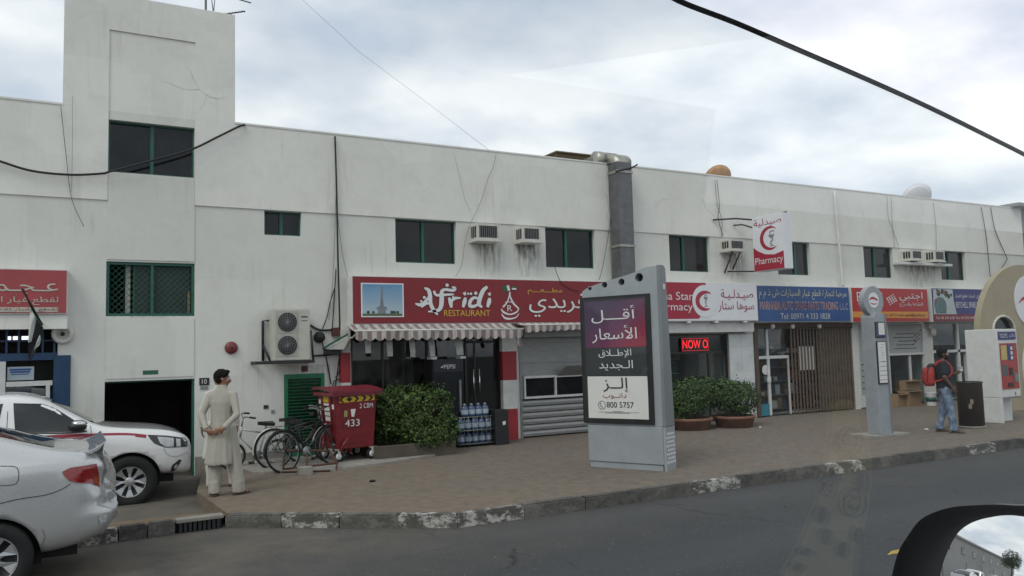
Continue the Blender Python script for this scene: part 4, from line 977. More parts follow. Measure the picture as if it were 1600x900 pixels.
MB().box(xd0+.03, xm-.04, FY+.07, FY+.1, d, d+.3).build('kick_panel', M('teal_panel', (.03, .19, .25), .5, var=.2), mf)
MB().box(xm-.06, xm-.02, FY+.03, FY+.058, .95, 1.25).build('door_handle', SIGNW, mf)
mb = MB(); fr = Frame((0, FY+.085, 0)); fr.disc(mb, X(1200, 578), Z(1200, 578), .13, 0, .004, 20); mb.build('round_sticker', PAPER, mf)
MB().box(X(1201, 590), X(1206.5, 590), FY+.04, FY+.059, Z(1204, 597), Z(1204, 589)).build('notice', PAPER, mf)
GATEM = M('gate_brown', (.15, .11, .085), .6, var=.3, vs=9); gt = thing('folding_gate', 'brown folding metal gate drawn across the spare parts shop', 'gate', ((xd1+c)/2, FY, .03)); nb = 40
for i in range(nb):
    x = xd1+.03+(c-xd1-.06)*i/(nb-1); MB().box(x-.0105, x+.0105, FY-.02+.03*(i % 2), FY+.0+.03*(i % 2), .04, e_-.16).build('gate_bar', GATEM, gt)
mb = MB()
for i in range(nb-2):
    x = xd1+.03+(c-xd1-.06)*i/(nb-1); x2 = xd1+.03+(c-xd1-.06)*(i+2)/(nb-1)
    for zz in (.35, 1.1, 1.85): mb.box(x, x2, FY+.031, FY+.036, zz, zz+.02)
mb.build('lattice_strap', GATEM, gt)
GB = M('gate_backing', (.17, .145, .10), .8, var=.6, vs=6)
MB().box(X(1285, 590), c-.01, FY+.07, FY+.08, d, e_-.15).build('sheet_panel', GB, gt)
MB().box(X(1252, 590), X(1276, 590), FY+.05, FY+.055, Z(1264, 578), Z(1264, 541)).build('notice', PAPER, gt)
bars('gate_rail', [(xd1, c, e_-.16, e_-.12)], BROWN, gt, FY-.03, FY+.05)
# stock inside
cols = [M('stock_orange', (.34, .12, .05), .7, var=.3), CARD, PAPER, M('stock_dark', (.03, .03, .035), .7), M('stock_blue', (.03, .07, .14), .6)]
def stock(xc, y, w, nsh, label, group, z0=.03, h=1.9):
    sf = thing('stock_shelf', label, 'shelf', (xc, y, z0), group=group)
    MB().box(-w/2, w/2, .25, .3, 0, h).build('back_panel', DARKST, sf, world=False)
    for j in range(nsh):
        zz = .08+h*j/nsh; MB().box(-w/2, w/2, -.1, .249, zz, zz+.025).build('shelf_board', STEEL, sf, world=False); xx = -w/2+.02
        while xx < w/2-.1:
            w2 = random.uniform(.1, .24); w2 = min(w2, w/2-xx); MB().box(xx, xx+w2-.015, -.08, .2, zz+.026, zz+.026+random.uniform(.1, h/nsh*.75)).build('stock_box', random.choice(cols), sf, world=False); xx += w2
    return sf
stock(X(1222, 600)+.45, FY+.75, 1.1, 5, 'shelf of boxed car parts just inside the spare parts door', None)
stock(X(1290, 600)+.3, FY+1.0, 1.6, 5, 'wide shelf of boxed car parts behind the folding gate', None)
mb = MB()
sp = thing('parts_bundle', 'untidy bundle of long pale parts behind the glass over the spare parts door', 'parts', (X(1210, 545), FY+.3, zm+.05))
for i in range(16): q = Vector((X(random.uniform(1188, 1234), 550, FY+.3), FY+.22+random.uniform(0, .2), zm+.06+random.uniform(0, .12))); aa = random.uniform(-.9, .9); MB().tube([q-Vector((math.cos(aa)*.22, 0, 0)), q+Vector((math.cos(aa)*.22, .02, math.sin(aa)*.2))], .014, 5).build('rod', random.choice((STEEL, GREY, PAPER)), sp)
MB().box(X(1188, 550, FY+.2), X(1236, 550, FY+.2), FY+.2, FY+.6, zm+.02, zm+.045).build('ledge', BROWN, mf)
for i, p in enumerate((1207, 1238, 1280)):
    MB().lathe([(.0, .02), (.05, .02), (.06, -.06), (.03, -.1), (.0, -.1)], 14, Matrix.Translation((X(p, 508, 15.3), 15.3, Z(p, 508, 15.3)))).build('lamp_fitting', OFFW, shop)
# --- copy shop: poster-covered panels and a door with boxes
a, c, d, e_ = bays['egt']; d = .03; xp = X(1389, 560)
ef = bars('copy_shop_front', [(a, a+.05, d, e_-.002), (c-.16, c, d, e_-.002), (xp-.03, xp+.03, d, e_-.06), (xp+.03, c-.16, Z(1420, 553)-.03, Z(1420, 553)+.03), (a+.05, c-.16, e_-.06, e_-.002)], ALU, shop, FY-.01, FY+.1)
POST = M('poster_grey', (.36, .37, .37), .6, var=.12, vs=5); PTXT = M('poster_text', (.10, .11, .11), .6)
MB().box(a+.05, xp-.03, FY+.03, FY+.04, d+.35, e_-.06).build('poster_panel', POST, ef); MB().box(xp+.03, c-.16, FY+.03, FY+.04, Z(1420, 553)+.03, e_-.06).build('poster_panel', POST, ef)
MB().box(a+.05, xp-.03, FY+.03, FY+.06, d, d+.349).build('stall_riser', WHITE, ef)
fr = Frame((0, FY+.03, 0)); mb = MB()
for i in range(9): z_ = .55+i*.085; fr.box(mb, a+.15+.1*(i % 2), xp-.2-.15*(i % 3), z_, z_+.035, .0005, .003)
for i in range(5): z_ = Z(1420, 545)+i*.11; fr.box(mb, xp+.3+.12*(i % 3), c-.45-.1*(i % 2), z_, z_+.03, .0005, .003)
for i in range(3):
    for j in range(3): fr.poly(mb, [(c-.62+.13*i+.05*j, 1.75+.13*j+.08*i), (c-.52+.13*i+.05*j, 1.8+.13*j+.08*i), (c-.54+.13*i+.05*j, 1.83+.13*j+.08*i), (c-.64+.13*i+.05*j, 1.78+.13*j+.08*i)], .0005, .003)
mb.build('poster_print', PTXT, ef)
mb = MB(); fr.disc(mb, (a+xp)/2-.1, .32, .3, -.002, .034, 20, .2); mb.build('arched_vent', DARKST, ef)
MB().box(xp+.03, c-.16, FY+.06, FY+.066, d, Z(1420, 553)-.03).build('door_pane', GLASS, ef)
MB().box(X(1425, 600), X(1427, 600), FY+.02, FY+.09, d, Z(1420, 553)-.03).build('door_stile', ALU, ef)
stock(X(1408, 600)+.5, FY+1.2, 1.6, 4, 'shelf of papers and red stock inside the copy shop', None)
for (pxl, pxr, yt, yb2, Yc) in ((1404, 1424, 620, 640, 15.2), (1421, 1440, 616, 640, 15.1), (1416, 1438, 600, 616, 15.35)):
    a_, c_, d_, e2 = px4(pxl, yt, pxr, yb2, Yc); zb4 = .0 if yb2 == 640 else .42; hgt = min(.45, e2-d_)
    bx_ = thing('cardboard_box', {1404: 'open cardboard box outside the copy shop door', 1421: 'taller cardboard box beside the copy shop door frame', 1416: 'flat cardboard box lying on top of two others'}[pxl], 'box', ((a_+c_)/2, Yc, zb4))
    MB().box(-(c_-a_)/2, (c_-a_)/2, 0, .35, 0, hgt).build('carton', CARD, bx_, world=False); 
    for s_ in (-1, 1): MB().box(-(c_-a_)/2, (c_-a_)/2, -.1 if s_ < 0 else .352, -.002 if s_ < 0 else .45, hgt-.02, hgt-.012).build('flap', CARD, bx_, world=False)
    if yb2 == 640: MB().box(-(c_-a_)/2+.02, (c_-a_)/2-.02, .02, .33, hgt, hgt+.004).build('filling', DARKST, bx_, world=False)
pb = thing('paint_tub', 'white and green plastic tub outside the copy shop', 'tub', (X(1456, 640, 14.9), 14.9, 0))
MB().lathe([(.13, 0), (.15, .36), (.155, .37), (.14, .37), (.0, .36)], 20).build('tub', SIGNW, pb, world=False); MB().lathe([(.141, .12), (.151, .121), (.153, .24), (.145, .241)], 20).build('band', GREEN, pb, world=False)
# --- last shop: white aluminium and glass
a, c, d, e_ = bays['bey']; d = .03; zt_ = Z(1500, 548)
bf = bars('glazed_front', [(a, a+.09, d, e_-.002), (c-.06, c, d, e_-.002), (X(1499, 560)-.05, X(1499, 560)+.05, d, e_-.06), (a+.09, c-.06, zt_-.04, zt_+.04), (a+.09, c-.06, e_-.06, e_-.002), (X(1511, 560)-.03, X(1511, 560)+.03, d, zt_-.04)], ALU, shop, FY-.01, FY+.1)
for q0, q1, q2, q3 in ((a+.09, X(1499, 560)-.05, zt_+.04, e_-.06), (X(1499, 560)+.05, c-.06, zt_+.04, e_-.06), (a+.09, X(1499, 560)-.05, d, zt_-.04), (X(1511, 560)+.03, c-.06, d, zt_-.04)): MB().box(q0, q1, FY+.05, FY+.056, q2, q3).build('pane', GLASS, bf)
stock((a+c)/2-.3, FY+1.4, 2.2, 4, 'long shelf of goods inside the white framed shop', None)
for p, y in ((1454.5, 509), (1459, 519)): MB().lathe([(0, -.03), (.1, -.03), (.12, 0), (.1, .02), (0, .02)], 16, Matrix.Translation((X(p, y, FY-.1), FY-.1, Z(p, y, FY-.1))) @ Matrix.Rotation(R_(90), 4, 'X')).build('lamp_fitting', OFFW, shop)
# --- blue shop on the left
a, c, d, e_ = bays['left']; d = -.35
zq = Z(60, 557); zw = Z(30, 600); lf = bars('blue_shop_front', [(a, c, zq-.06, zq+.06), (a, a+.08, d, zq-.06), (c-.06, c, d, zq-.06), (X(3, 560)-.04, X(3, 560)+.04, d, zq-.06)], BLUE, shop, FY-.01, FY+.12)
mb = MB(); x = c-.05; xs = []
while x > a: xs.append(x); x -= .17
for i, x in enumerate(xs): MB().box(x-.015, x+.015, FY+.02, FY+.05, zq+.061, e_-.003).build('grille_bar', BLUE, lf)
for zz in (zq+.25, zq+.48): MB().box(a, c, FY+.051, FY+.075, zz, zz+.025).build('grille_rail', BLUE, lf)
bars('window_frame', [(X(4, 590)+.05, X(82, 590), zw-.04, zw+.04), (X(75, 600)-.03, X(75, 600)+.03, d, zw-.04), (X(4, 590)-.06, X(4, 590)+.04, d, zq-.07)], ALU, lf, FY-.015, FY+.1)
MB().box(X(6, 590), c-.06, FY+.05, FY+.056, zw+.04, zq-.06).build('pane', GLASS, lf); MB().box(X(6, 590), X(75, 600)-.03, FY+.05, FY+.056, d, zw-.04).build('pane', GLASS, lf)
# posters stuck to the glass, tube light behind the grille
x0, x1, z0, z1 = px4(11, 573, 53, 594); t_ = MB().box(x0, x1, FY+.02, FY+.028, z0, z1).build('poster', M('poster_blue_grey', (.33, .39, .43), .6), lf)
fr = Frame((0, FY+.02, 0)); mb = MB(); 
for i, (y0, y1) in enumerate(((576, 579), (579.8, 582.6), (584, 585.5))): a0, b1, a1, b0 = fr.bpx(15+i, y0, 49-i*2, y1); fr.box(mb, a0, a1, b0, b1, .001, .003)
mb.build('poster_print', SBLUE, t_)
for p, q in ((7, 15), (18, 29), (32, 44)): MB().cyl((X(p, 535), FY+.4, zq+.32), (X(q, 535), FY+.4, zq+.32), .03).build('tube_light', M('tube_light', (.8, .8, .8), .5, emit=((.95, 1, 1), 1.1)), lf)
stock(X(40, 600)-.3, FY+1.1, 1.8, 4, 'shelf of brown goods behind the blue shop window', None, -.3)
# ribbed blue shutter leaf folded back against the wall
x0, x1, z0, z1 = px4(84, 555, 110, 650, FY-.06); z0 = -.3; bl = MB().box(x0, x1, FY-.045, FY-.004, z0, z1).build('shutter_leaf', BLUE, shop)
for i in range(6): xx = x0+.02+(x1-x0-.06)*i/5.2; MB().box(xx, xx+.03, FY-.06, FY-.0455, z0+.02, z1-.03).build('rib', BLUE, bl)
t = thing('wall_fan', 'round pale extractor cowl at the corner of the blue shop', 'fan', (X(98, 522), FY-.002, Z(98, 522)))
Tm = Matrix.Translation((X(98, 522), FY-.003, Z(98, 522))) @ Matrix.Rotation(R_(90), 4, 'X')
MB().lathe([(0, 0), (.15, 0), (.17, .06), (.15, .1), (.10, .1), (.095, .05), (0, .05)], 24, Tm).build('cowl', OFFW, t); MB().lathe([(0, .06), (.035, .06), (.03, .09), (0, .09)], 12, Tm).build('hub', DARKST, t)
# ================================================================== things on the wall and the roof
def window_ac(label, side, front0, front1, yt, yb, dp=.36, bracket=False):
    Yf = FY-dp; x0, x1 = X(front0, (yt+yb)/2, Yf), X(front1, (yt+yb)/2, Yf); z0, z1 = Z((front0+front1)/2, yb, Yf), Z((front0+front1)/2, yt, Yf)
    t = thing('window_air_conditioner', label, 'air conditioner', ((x0+x1)/2, FY, z0), group='air conditioners through the upper wall')
    MB().box(x0, x1, Yf+.02, FY-.001, z0, z1).build('case', OFFW, t, bevel=.012)
    f = MB().box(x0-.005, x1+.005, Yf, Yf+.019, z0-.005, z0+.05).box(x0-.005, x1+.005, Yf, Yf+.019, z1-.045, z1+.005).box(x0-.005, x0+.045, Yf, Yf+.019, z0+.05, z1-.045).box(x1-.045, x1+.005, Yf, Yf+.019, z0+.05, z1-.045).build('front_frame', OFFW, t)
    g_ = MB().box(x0+.045, x1-.045, Yf+.008, Yf+.014, z0+.05, z1-.045).build('coil', DARKST, t)
    n = 9
    for i in range(n): x = x0+.05+(x1-x0-.1)*(i+.5)/n; MB().box(x-.004, x+.004, Yf+.002, Yf+.0075, z0+.05, z1-.045).build('fin', GREY, g_)
    for i in range(3): MB().box(x0-.004, x0-.0005, Yf+.06+.085*i, Yf+.12+.085*i, z0+.06, z1-.05).build('side_vent', DARKST, t)
    MB().box(x0-.03, x1+.03, Yf-.03, FY-.002, z0-.03, z0-.002).build('tray', OFFW, t)
    if bracket:
        mb = MB(); mb.tube([(x0+.1, FY-.01, z0-.55), (x0+.12, Yf+.05, z0-.03)], .022, 6); mb.tube([(x1-.1, FY-.01, z0-.45), (x1-.1, Yf+.05, z0-.03)], .02, 6); mb.build('strut', DARKST, t)
    return t
window_ac('boxy window air conditioner just right of the first window over the restaurant sign', 0, 746, 780, 349.5, 375)
window_ac('boxy window air conditioner beside a stained wall, over the flag emblem', 0, 817, 845, 354, 377)
window_ac('window air conditioner on a strut behind the projecting pharmacy sign', 0, 1141, 1163, 374, 391, bracket=True)
window_ac('window air conditioner on a shelf, left one of a touching pair', 0, 1425, 1441, 390.5, 406)
window_ac('window air conditioner on a shelf, right one of a touching pair beside a window', 0, 1461, 1476, 391.5, 408)
mb = MB(); Yc = FY-.3; mb.box(X(1409, 412, Yc), X(1488, 412, Yc), Yc, FY-.001, Z(1445, 414, Yc), Z(1445, 410.5, Yc)); 
tag(mb.build('wall_shelf', WHITE), 'long white shelf bracketed to the wall below two air conditioners', 'shelf')
# dirty run-off marks below the units are part of the paint
def stain(label, x0, y0, x1, y1, seed, dark=.45):
    m, tt, n, l, b = nodes('water_stain'); out = [q for q in n if q.type == 'OUTPUT_MATERIAL'][0]; setc(b, (.12, .105, .085), .9, 0, .1)
    tcn = n.new('ShaderNodeTexCoord'); o = mapped(n, l, tcn.outputs['Object'], (9, 1, 1.1), (seed, 0, 0)); g_ = tcn.outputs['Generated']
    s = ntex(n, l, o, 1.6, 9, .75); sx = n.new('ShaderNodeSeparateXYZ'); l.new(g_, sx.inputs[0])
    ex = math_(n, l, 'MULTIPLY', math_(n, l, 'SUBTRACT', 1, math_(n, l, 'ABSOLUTE', math_(n, l, 'SUBTRACT', math_(n, l, 'MULTIPLY', sx.outputs[0], 2), 1))), 1.6, True)
    top = math_(n, l, 'ADD', .15, math_(n, l, 'MULTIPLY', sx.outputs[2], .85))
    k = math_(n, l, 'MULTIPLY', math_(n, l, 'MULTIPLY', ramp(n, l, s, [(.42, (0, 0, 0)), (.68, (1, 1, 1))]), ex), math_(n, l, 'MULTIPLY', top, dark*1.9), True)
    tr = n.new('ShaderNodeBsdfTransparent'); ms = n.new('ShaderNodeMixShader'); l.new(k, ms.inputs[0]); l.new(tr.outputs[0], ms.inputs[1]); l.new(b.outputs[0], ms.inputs[2]); l.new(ms.outputs[0], out.inputs[0])
    Y = FY-.004; a, c, d, e_ = px4(x0, y0, x1, y1, Y); MB().raw([(a, Y, d), (c, Y, d), (c, Y, e_), (a, Y, e_)], [(0, 1, 2, 3)]).build('water_stain', m, wall)
stain('', 738, 377, 790, 432, 1); stain('', 800, 378, 850, 433, 4, .6); stain('', 1125, 392, 1170, 440, 7, .5); stain('', 1408, 414, 1470, 449, 9, .6); stain('', 160, 494, 305, 590, 14, .12); stain('', 430, 570, 540, 640, 21, .25)
# --- twin fan outdoor unit on its bracket
Yf = FY-.42; x0, x1, z0, z1 = px4(427, 482.5, 485, 563, Yf)
t = thing('outdoor_unit', 'tall cream outdoor unit with two round fans bracketed over the green door', 'air conditioner', ((x0+x1)/2, FY, z0))
MB().box(x0, x1, Yf+.02, FY-.09, z0, z1).build('case', M('cream_unit', (.46, .46, .40), .5, var=.12, vs=6), t, bevel=.015)
fr = Frame((x0, Yf+.02, z0)); w_, h_ = x1-x0, z1-z0
for cy in (.29, .74):
    mb = MB(); r = h_*.185; cx = w_*.38; fr.box(mb, cx-r*1.15, cx+r*1.15, h_*cy-r*1.15, h_*cy+r*1.15, .001, .008)
    f = mb.build('fan_panel', M('cream_unit_panel', (.38, .38, .33), .5, var=.15, vs=6), t)
    mb = MB(); fr.disc(mb, cx, h_*cy, r, .0085, .011, 28); mb.build('fan_opening', BLACK, f)
    mb = MB()
    for k in range(5): a = 2*math.pi*k/5+cy; fr.poly(mb, [(cx+r*.15*math.cos(a), h_*cy+r*.15*math.sin(a)), (cx+r*.9*math.cos(a-.3), h_*cy+r*.9*math.sin(a-.3)), (cx+r*.92*math.cos(a+.35), h_*cy+r*.92*math.sin(a+.35))], .0115, .014)
    mb.build('fan_blade', DARKST, f)
    for q in (.3, .55, .8, 1.0):
        mb = MB(); mb.tube([fr.p(cx+r*q*math.cos(2*math.pi*i/24), h_*cy+r*q*math.sin(2*math.pi*i/24), .02) for i in range(24)], .0035, 4, close=True); mb.build('grille_ring', GREY, f)
    for k in range(10): a = math.pi*k/10; mb = MB(); mb.tube([fr.p(cx+r*math.cos(a), h_*cy+r*math.sin(a), .022), fr.p(cx-r*math.cos(a), h_*cy-r*math.sin(a), .022)], .003, 4); mb.build('grille_bar', GREY, f)
mb = MB(); fr.box(mb, w_*.76, w_*.93, h_*.83, h_*.86, .001, .003); fr.box(mb, w_*.76, w_*.93, h_*.76, h_*.775, .001, .003); mb.build('badge', GREEN, t)
mb = MB(); mb.box(x0-.32, x1+.08, Yf+.0, Yf+.05, z0-.06, z0-.003).box(x0-.32, x0-.27, Yf+.05, FY-.002, z0-.06, z0-.003).box(x1+.03, x1+.08, Yf+.05, FY-.002, z0-.06, z0-.003)
xb = X(411, 545, FY-.05); mb.tube([(xb, FY-.03, z0), (xb, FY-.03, z0+.75), (x0, FY-.08, z0+.75)], .022, 6); mb.tube([(xb, FY-.03, z0+.3), (xb+.1, FY-.2, z0)], .02, 6); mb.tube([(x1+.06, Yf+.03, z0-.03), (x1+.02, Yf+.04, z0+.55)], .02, 6)
mb.build('bracket', DARKST, t)
# --- alarm bell, number plate, name plate, meter box
Tm = Matrix.Translation((X(361, 543.5), FY-.002, Z(361, 543.5))) @ Matrix.Rotation(R_(90), 4, 'X')
t = thing('alarm_bell', 'round red fire bell on the white wall', 'bell', Tm.to_translation()); MB().lathe([(0, .07), (.05, .068), (.1, .05), (.115, .025), (.115, .012), (0, .012)], 28, Tm).build('gong', M('bell_red', (.17, .03, .03), .45, var=.3), t); MB().lathe([(0, .085), (.018, .085), (.018, .068), (0, .068)], 12, Tm).build('bolt', DARKST, t); MB().lathe([(0, .011), (.07, .011), (.07, 0), (0, 0)], 20, Tm).build('back_box', GREY, t)
def plate(name, label, r, mat, text=None, tm=LWHITE, bold=.02, cat='plate', m=.15):
    a, c, d, e_ = px4(*r, FY-.015); t = thing(name, label, cat, ((a+c)/2, FY, d)); MB().box(a, c, FY-.015, FY-.002, d, e_).build('plate', mat, t, bevel=.003)
    if text:
        fr = Frame((a, FY-.015, d)); mb = MB(); fr.text(mb, text, (c-a)*(.25 if len(text) < 4 else .1), (c-a)*(.75 if len(text) < 4 else .9), (e_-d)*.2, (e_-d)*.8, .001, .002, bold); mb.build('lettering', tm, t)
    return t
plate('number_plate', 'black house number plate reading 10 beside the dark doorway', (311.5, 590.5, 327, 602), BLACK, '10')
plate('name_plate', 'small green name plate over the dark doorway', (223, 578.5, 247.5, 585.5), M('plate_green', (.02, .10, .06), .5))
plate('junction_plate', 'small grey plate under the house number', (313, 603.5, 325, 608.5), GREY)
plate('socket_plate', 'little dark outlet plate low on the white wall', (412, 633, 419.5, 638.5), DARKST); plate('round_outlet', 'pale outlet cover near the little dark plate', (424, 640.5, 429, 645.5), GREY)
plate('red_box', 'small red brown box between outdoor unit and green door', (471, 572, 481, 580.5), M('rust_red', (.09, .03, .025), .7, var=.3))
# --- tangle of services at the restaurant's corner
t = thing('service_tangle', 'boxes, canvas scrap and looped cables at the corner pillar', 'cables', (X(520, 530), FY, Z(520, 545)))
def onw(pts, d=.03): return [W(x, y, FY-d) for x, y in pts]
def cable(mb, pts, r=.012, d=.03, k=5): mb.tube([Vector(q) for q in smooth_curve([tuple(p) for p in onw(pts, d)], k)], r, 6)
mb = MB(); a, c, d, e_ = px4(510, 546, 534, 553.5, FY-.2); mb.box(a, c, FY-.2, FY-.003, d, e_); mb.build('black_box', BLACK, t)
mb = MB(); a, c, d, e_ = px4(520, 512, 538, 525, FY-.1); mb.box(a, c, FY-.1, FY-.003, d, e_); mb.build('rusty_box', M('rust_red', (0, 0, 0)), t)
mb = MB(); mb.raw([W(506, 544, FY-.02), W(543, 524, FY-.02), W(546, 530, FY-.28), W(537, 546, FY-.3), W(514, 546, FY-.25)], [(0, 1, 2, 3, 4)]); mb.build('canvas_scrap', M('canvas', (.4, .4, .36), .9, var=.3, vs=8), t)
mb = MB(); cable(mb, [(504, 545), (522, 534), (544, 522)], .02, .24); mb.build('green_edge', GREEN, t)
Tm = Matrix.Translation(W(498.5, 527, FY-.003)) @ Matrix.Rotation(R_(90), 4, 'X'); MB().lathe([(0, .09), (.09, .09), (.11, .04), (.11, 0), (0, 0)], 16, Tm).build('round_fitting', DARKST, t)
mb = MB(); cable(mb, [(485, 508), (498, 515), (515, 515.5), (541, 510), (548, 508)], .02); cable(mb, [(490, 556), (505, 555), (530, 552), (548, 547)], .018); cable(mb, [(502, 530), (510, 560), (517, 600)], .012)
for pts in ([(504, 514), (511, 495), (516, 472), (523, 450)], [(519, 520), (522, 470), (525, 420)], [(530, 560), (526, 590), (521, 620)], [(535, 552), (530, 580), (524, 590)], [(543, 560), (533, 590), (521, 598), (519, 640)]): cable(mb, pts, .01)
mb.build('loose_cables', WIRE, t)
# --- cables down and across the facade: each a thing of its own
def cab(label, pts, r=.012, d=.06, mat=WIREG, k=5, name='wall_cable'):
    if name == 'wall_cable': r *= .62
    mb = MB(); cable(mb, pts, r, d, k); return tag(mb.build(name, mat), label, 'cable')
mb = MB(); P = [(-40, 240, .1), (0, 252, .1), (50, 267, .1), (110, 273, .1), (160, 271, .1), (172, 268, .12), (240, 250, .14), (300, 233, .12), (340, 214, .1), (376, 196.5, .09), (384, 196, -.05)]
mb.tube([Vector(q) for q in smooth_curve([tuple(W(x, y, FY-d)) for x, y, d in P], 6)], .02, 8); tag(mb.build('slung_cable', WIRE), 'thick black cable slung across the stair tower window up to the parapet', 'cable')
cab('thick dark cable bundle running down from the parapet to the corner pillar', [(523.5, 213), (526, 300), (528, 400), (530, 470), (531, 512)], .028, .07, WIRE)
cab('thin cable beside the thick bundle, spread out at its foot', [(525, 300), (521, 420), (514, 500)], .008); cab('thin cable slanting from the thick bundle to the restaurant sign edge', [(527, 330), (534, 390), (545, 440)], .009)
cab('wavy hairline cable crossing the parapet above the first air conditioner', [(775, 241), (771, 260), (764, 275), (755, 305), (745, 330), (737, 345), (727, 375), (722, 412), (712, 432)], .008, .058)
cab('faint cable slanting down the parapet over the first restaurant window', [(709, 239), (718, 275), (726, 310), (736, 330)], .004, .056)
cab('grey cable looping down beside the tall kitchen duct', [(957, 260), (955, 320), (950, 370), (941, 420), (936, 437)], .016, .1)
cab('black cable drooping over the right end of the restaurant sign', [(866, 416), (876, 440), (893, 452), (905, 455)], .012, .38, WIRE)
cab('twisted dark cable hanging from the orange dish', [(1120, 281), (1124, 320), (1122, 340), (1130, 370)], .014, .09, WIRE); cab('second dark cable hanging beside the first under the orange dish', [(1117, 281), (1121, 320), (1128, 345), (1127, 372)], .01, .07, WIRE)
cab('white downpipe between the blue sign and the scarlet sign', [(1304, 299), (1309, 360), (1314, 410), (1317, 448)], .035, .1, WHITE, name='drain_pipe')
cab('thin cable crossing the parapet left of the air conditioner pair', [(1393, 308), (1394, 350), (1398, 388)], .01); cab('cable slack over the air conditioner pair, tied midway', [(1386, 306), (1388, 340), (1395, 358), (1404, 385)], .01)
cab('thin straight cable on the parapet over the last paired unit', [(1458, 316), (1462, 350), (1463, 390)], .01); cab('long dark cable falling past the last window to the navy sign', [(1533, 323), (1541, 370), (1546, 420), (1550, 450)], .018, .07, WIRE)
cab('dark cable bending sharply toward the bus shelter roof', [(1548, 324), (1555, 360), (1572, 400), (1573, 406), (1563, 425), (1560, 455)], .02, .07, WIRE)
cab('thin cable at the left edge of the stair tower', [(95, 166), (103, 240), (112, 310), (131, 354)], .01, .058)
cab('hairline cable down the tower corner beside the first', [(113, 150), (113, 230), (112, 300)], .005, .058)
# --- kitchen duct up the wall and over the parapet
Yd = FY-.44; t = thing('kitchen_duct', 'square galvanised extract duct rising past the parapet to a rooftop fan', 'duct', (X(985, 400), Yd, 2.5))
DUCT = M('duct_steel', (.15, .155, .16), .45, metal=.5, var=.3, vs=6); ALD = M('foil_duct', (.36, .35, .31), .4, metal=.6, var=.3, vs=9)
x0 = X(967.5, 330, Yd); x1 = X(989.5, 330, Yd); MB().box(x0, x1, Yd, FY-.06, 2.4, ZP-.02).build('riser', DUCT, t, bevel=.01)
for zz in (Z(985, 384, Yd), Z(975, 268, Yd)): MB().box(x0-.02, x1+.02, Yd-.02, FY-.052, zz-.03, zz+.03).build('joint_flange', ALD, t)
mb = MB(); n = 7; ring = []
for i in range(n+1):
    a = math.pi/2*i/n; cy, cz = FY+.12, ZP-.02; ro, ri = cy-Yd, cy-(FY-.06)
    ring += [(x0-.01, cy-ro*math.cos(a), cz+ro*math.sin(a)*.52), (x1+.01, cy-ro*math.cos(a), cz+ro*math.sin(a)*.52), (x1+.01, cy-ri*math.cos(a), cz+ri*math.sin(a)*.2), (x0-.01, cy-ri*math.cos(a), cz+ri*math.sin(a)*.2)]
mb.raw(ring, [(i*4+k, i*4+(k+1) % 4, i*4+4+(k+1) % 4, i*4+4+k) for i in range(n) for k in range(4)], True); mb.build('elbow', ALD, t)
MB().box(x0-.01, x1+.01, FY+.12, FY+1.1, ZP+.02, ZP+.33).build('roof_run', ALD, t)
MB().lathe([(0, -.14), (.2, -.14), (.21, 0), (.2, .14), (0, .14)], 24, Matrix.Translation(((x0+x1)/2-.30, FY+.15, ZP+.13)) @ Matrix.Rotation(R_(90), 4, 'Y')).build('fan_housing', ALD, t)
mb = MB(); mb.tube([W(962, 268, Yd-.03), W(988, 262, Yd-.03), W(996, 257, Yd-.03)], .02, 6); mb.build('tie_bar', DARKST, t)
# --- on the roof
rz = ZP-.4; Yr = FY+1.2; a, c = X(869, 250, Yr), X(945, 250, Yr)
t = thing('roof_frame', 'brown boarded frame on the roof beside the duct fan', 'frame', ((a+c)/2, Yr, rz)); zt = Z(900, 241, Yr); WD = M('weathered_wood', (.2, .16, .10), .8, var=.3, vs=6, stretch=(1, 1, 8))
for i in range(3): MB().box(a, c, Yr, Yr+.04, zt-.1-.15*i, zt-.02-.15*i).build('board', WD, t)
for xx in (a+.05, (a+c)/2, c-.1): MB().box(xx, xx+.07, Yr+.041, Yr+.11, rz, zt-.03).build('post', WD, t)
MB().box(a-.05, c+.05, Yr-.1, Yr+1.0, zt-.018, zt+.01).build('cover', WD, t)
def dish(label, px, py, r, mat, Yr, rot):
    p = W(px, py, Yr); t = thing('satellite_dish', label, 'satellite dish', (p.x, p.y, rz), group='dishes on the roof')
    Tm = Matrix.Translation((p.x, p.y, p.z)) @ Matrix.Rotation(rot, 4, 'Z') @ Matrix.Rotation(R_(55), 4, 'X')
    MB().lathe([(.001, -.18*r), (.4*r, -.14*r), (.8*r, -.03*r), (r, .1*r), (r*1.02, .1*r), (.8*r, -.06*r), (.4*r, -.18*r), (.001, -.22*r)], 28, Tm).build('reflector', mat, t)
    mb = MB(); q = Tm @ Vector((0, 0, .75*r)); mb.tube([Tm @ Vector((0, -.9*r, 0)), q], .015, 6); mb.tube([Tm @ Vector((.8*r, .3*r, 0)), q], .012, 6); mb.build('feed_arm', DARKST, t); MB().sphere(q, .05).build('receiver', DARKST, t)
    MB().cyl((p.x, p.y+.1, rz), (p.x, p.y+.1, p.z), .03).build('mast', STEEL, t)
dish('rusty orange satellite dish peeping over the parapet', 1122, 279, .40, M('rust_orange', (.42, .22, .07), .6, var=.4, vs=5), FY+1.5, R_(160)); dish('bright white satellite dish near the far end of the parapet', 1433, 309, .5, SIGNW, FY+1.5, R_(150))
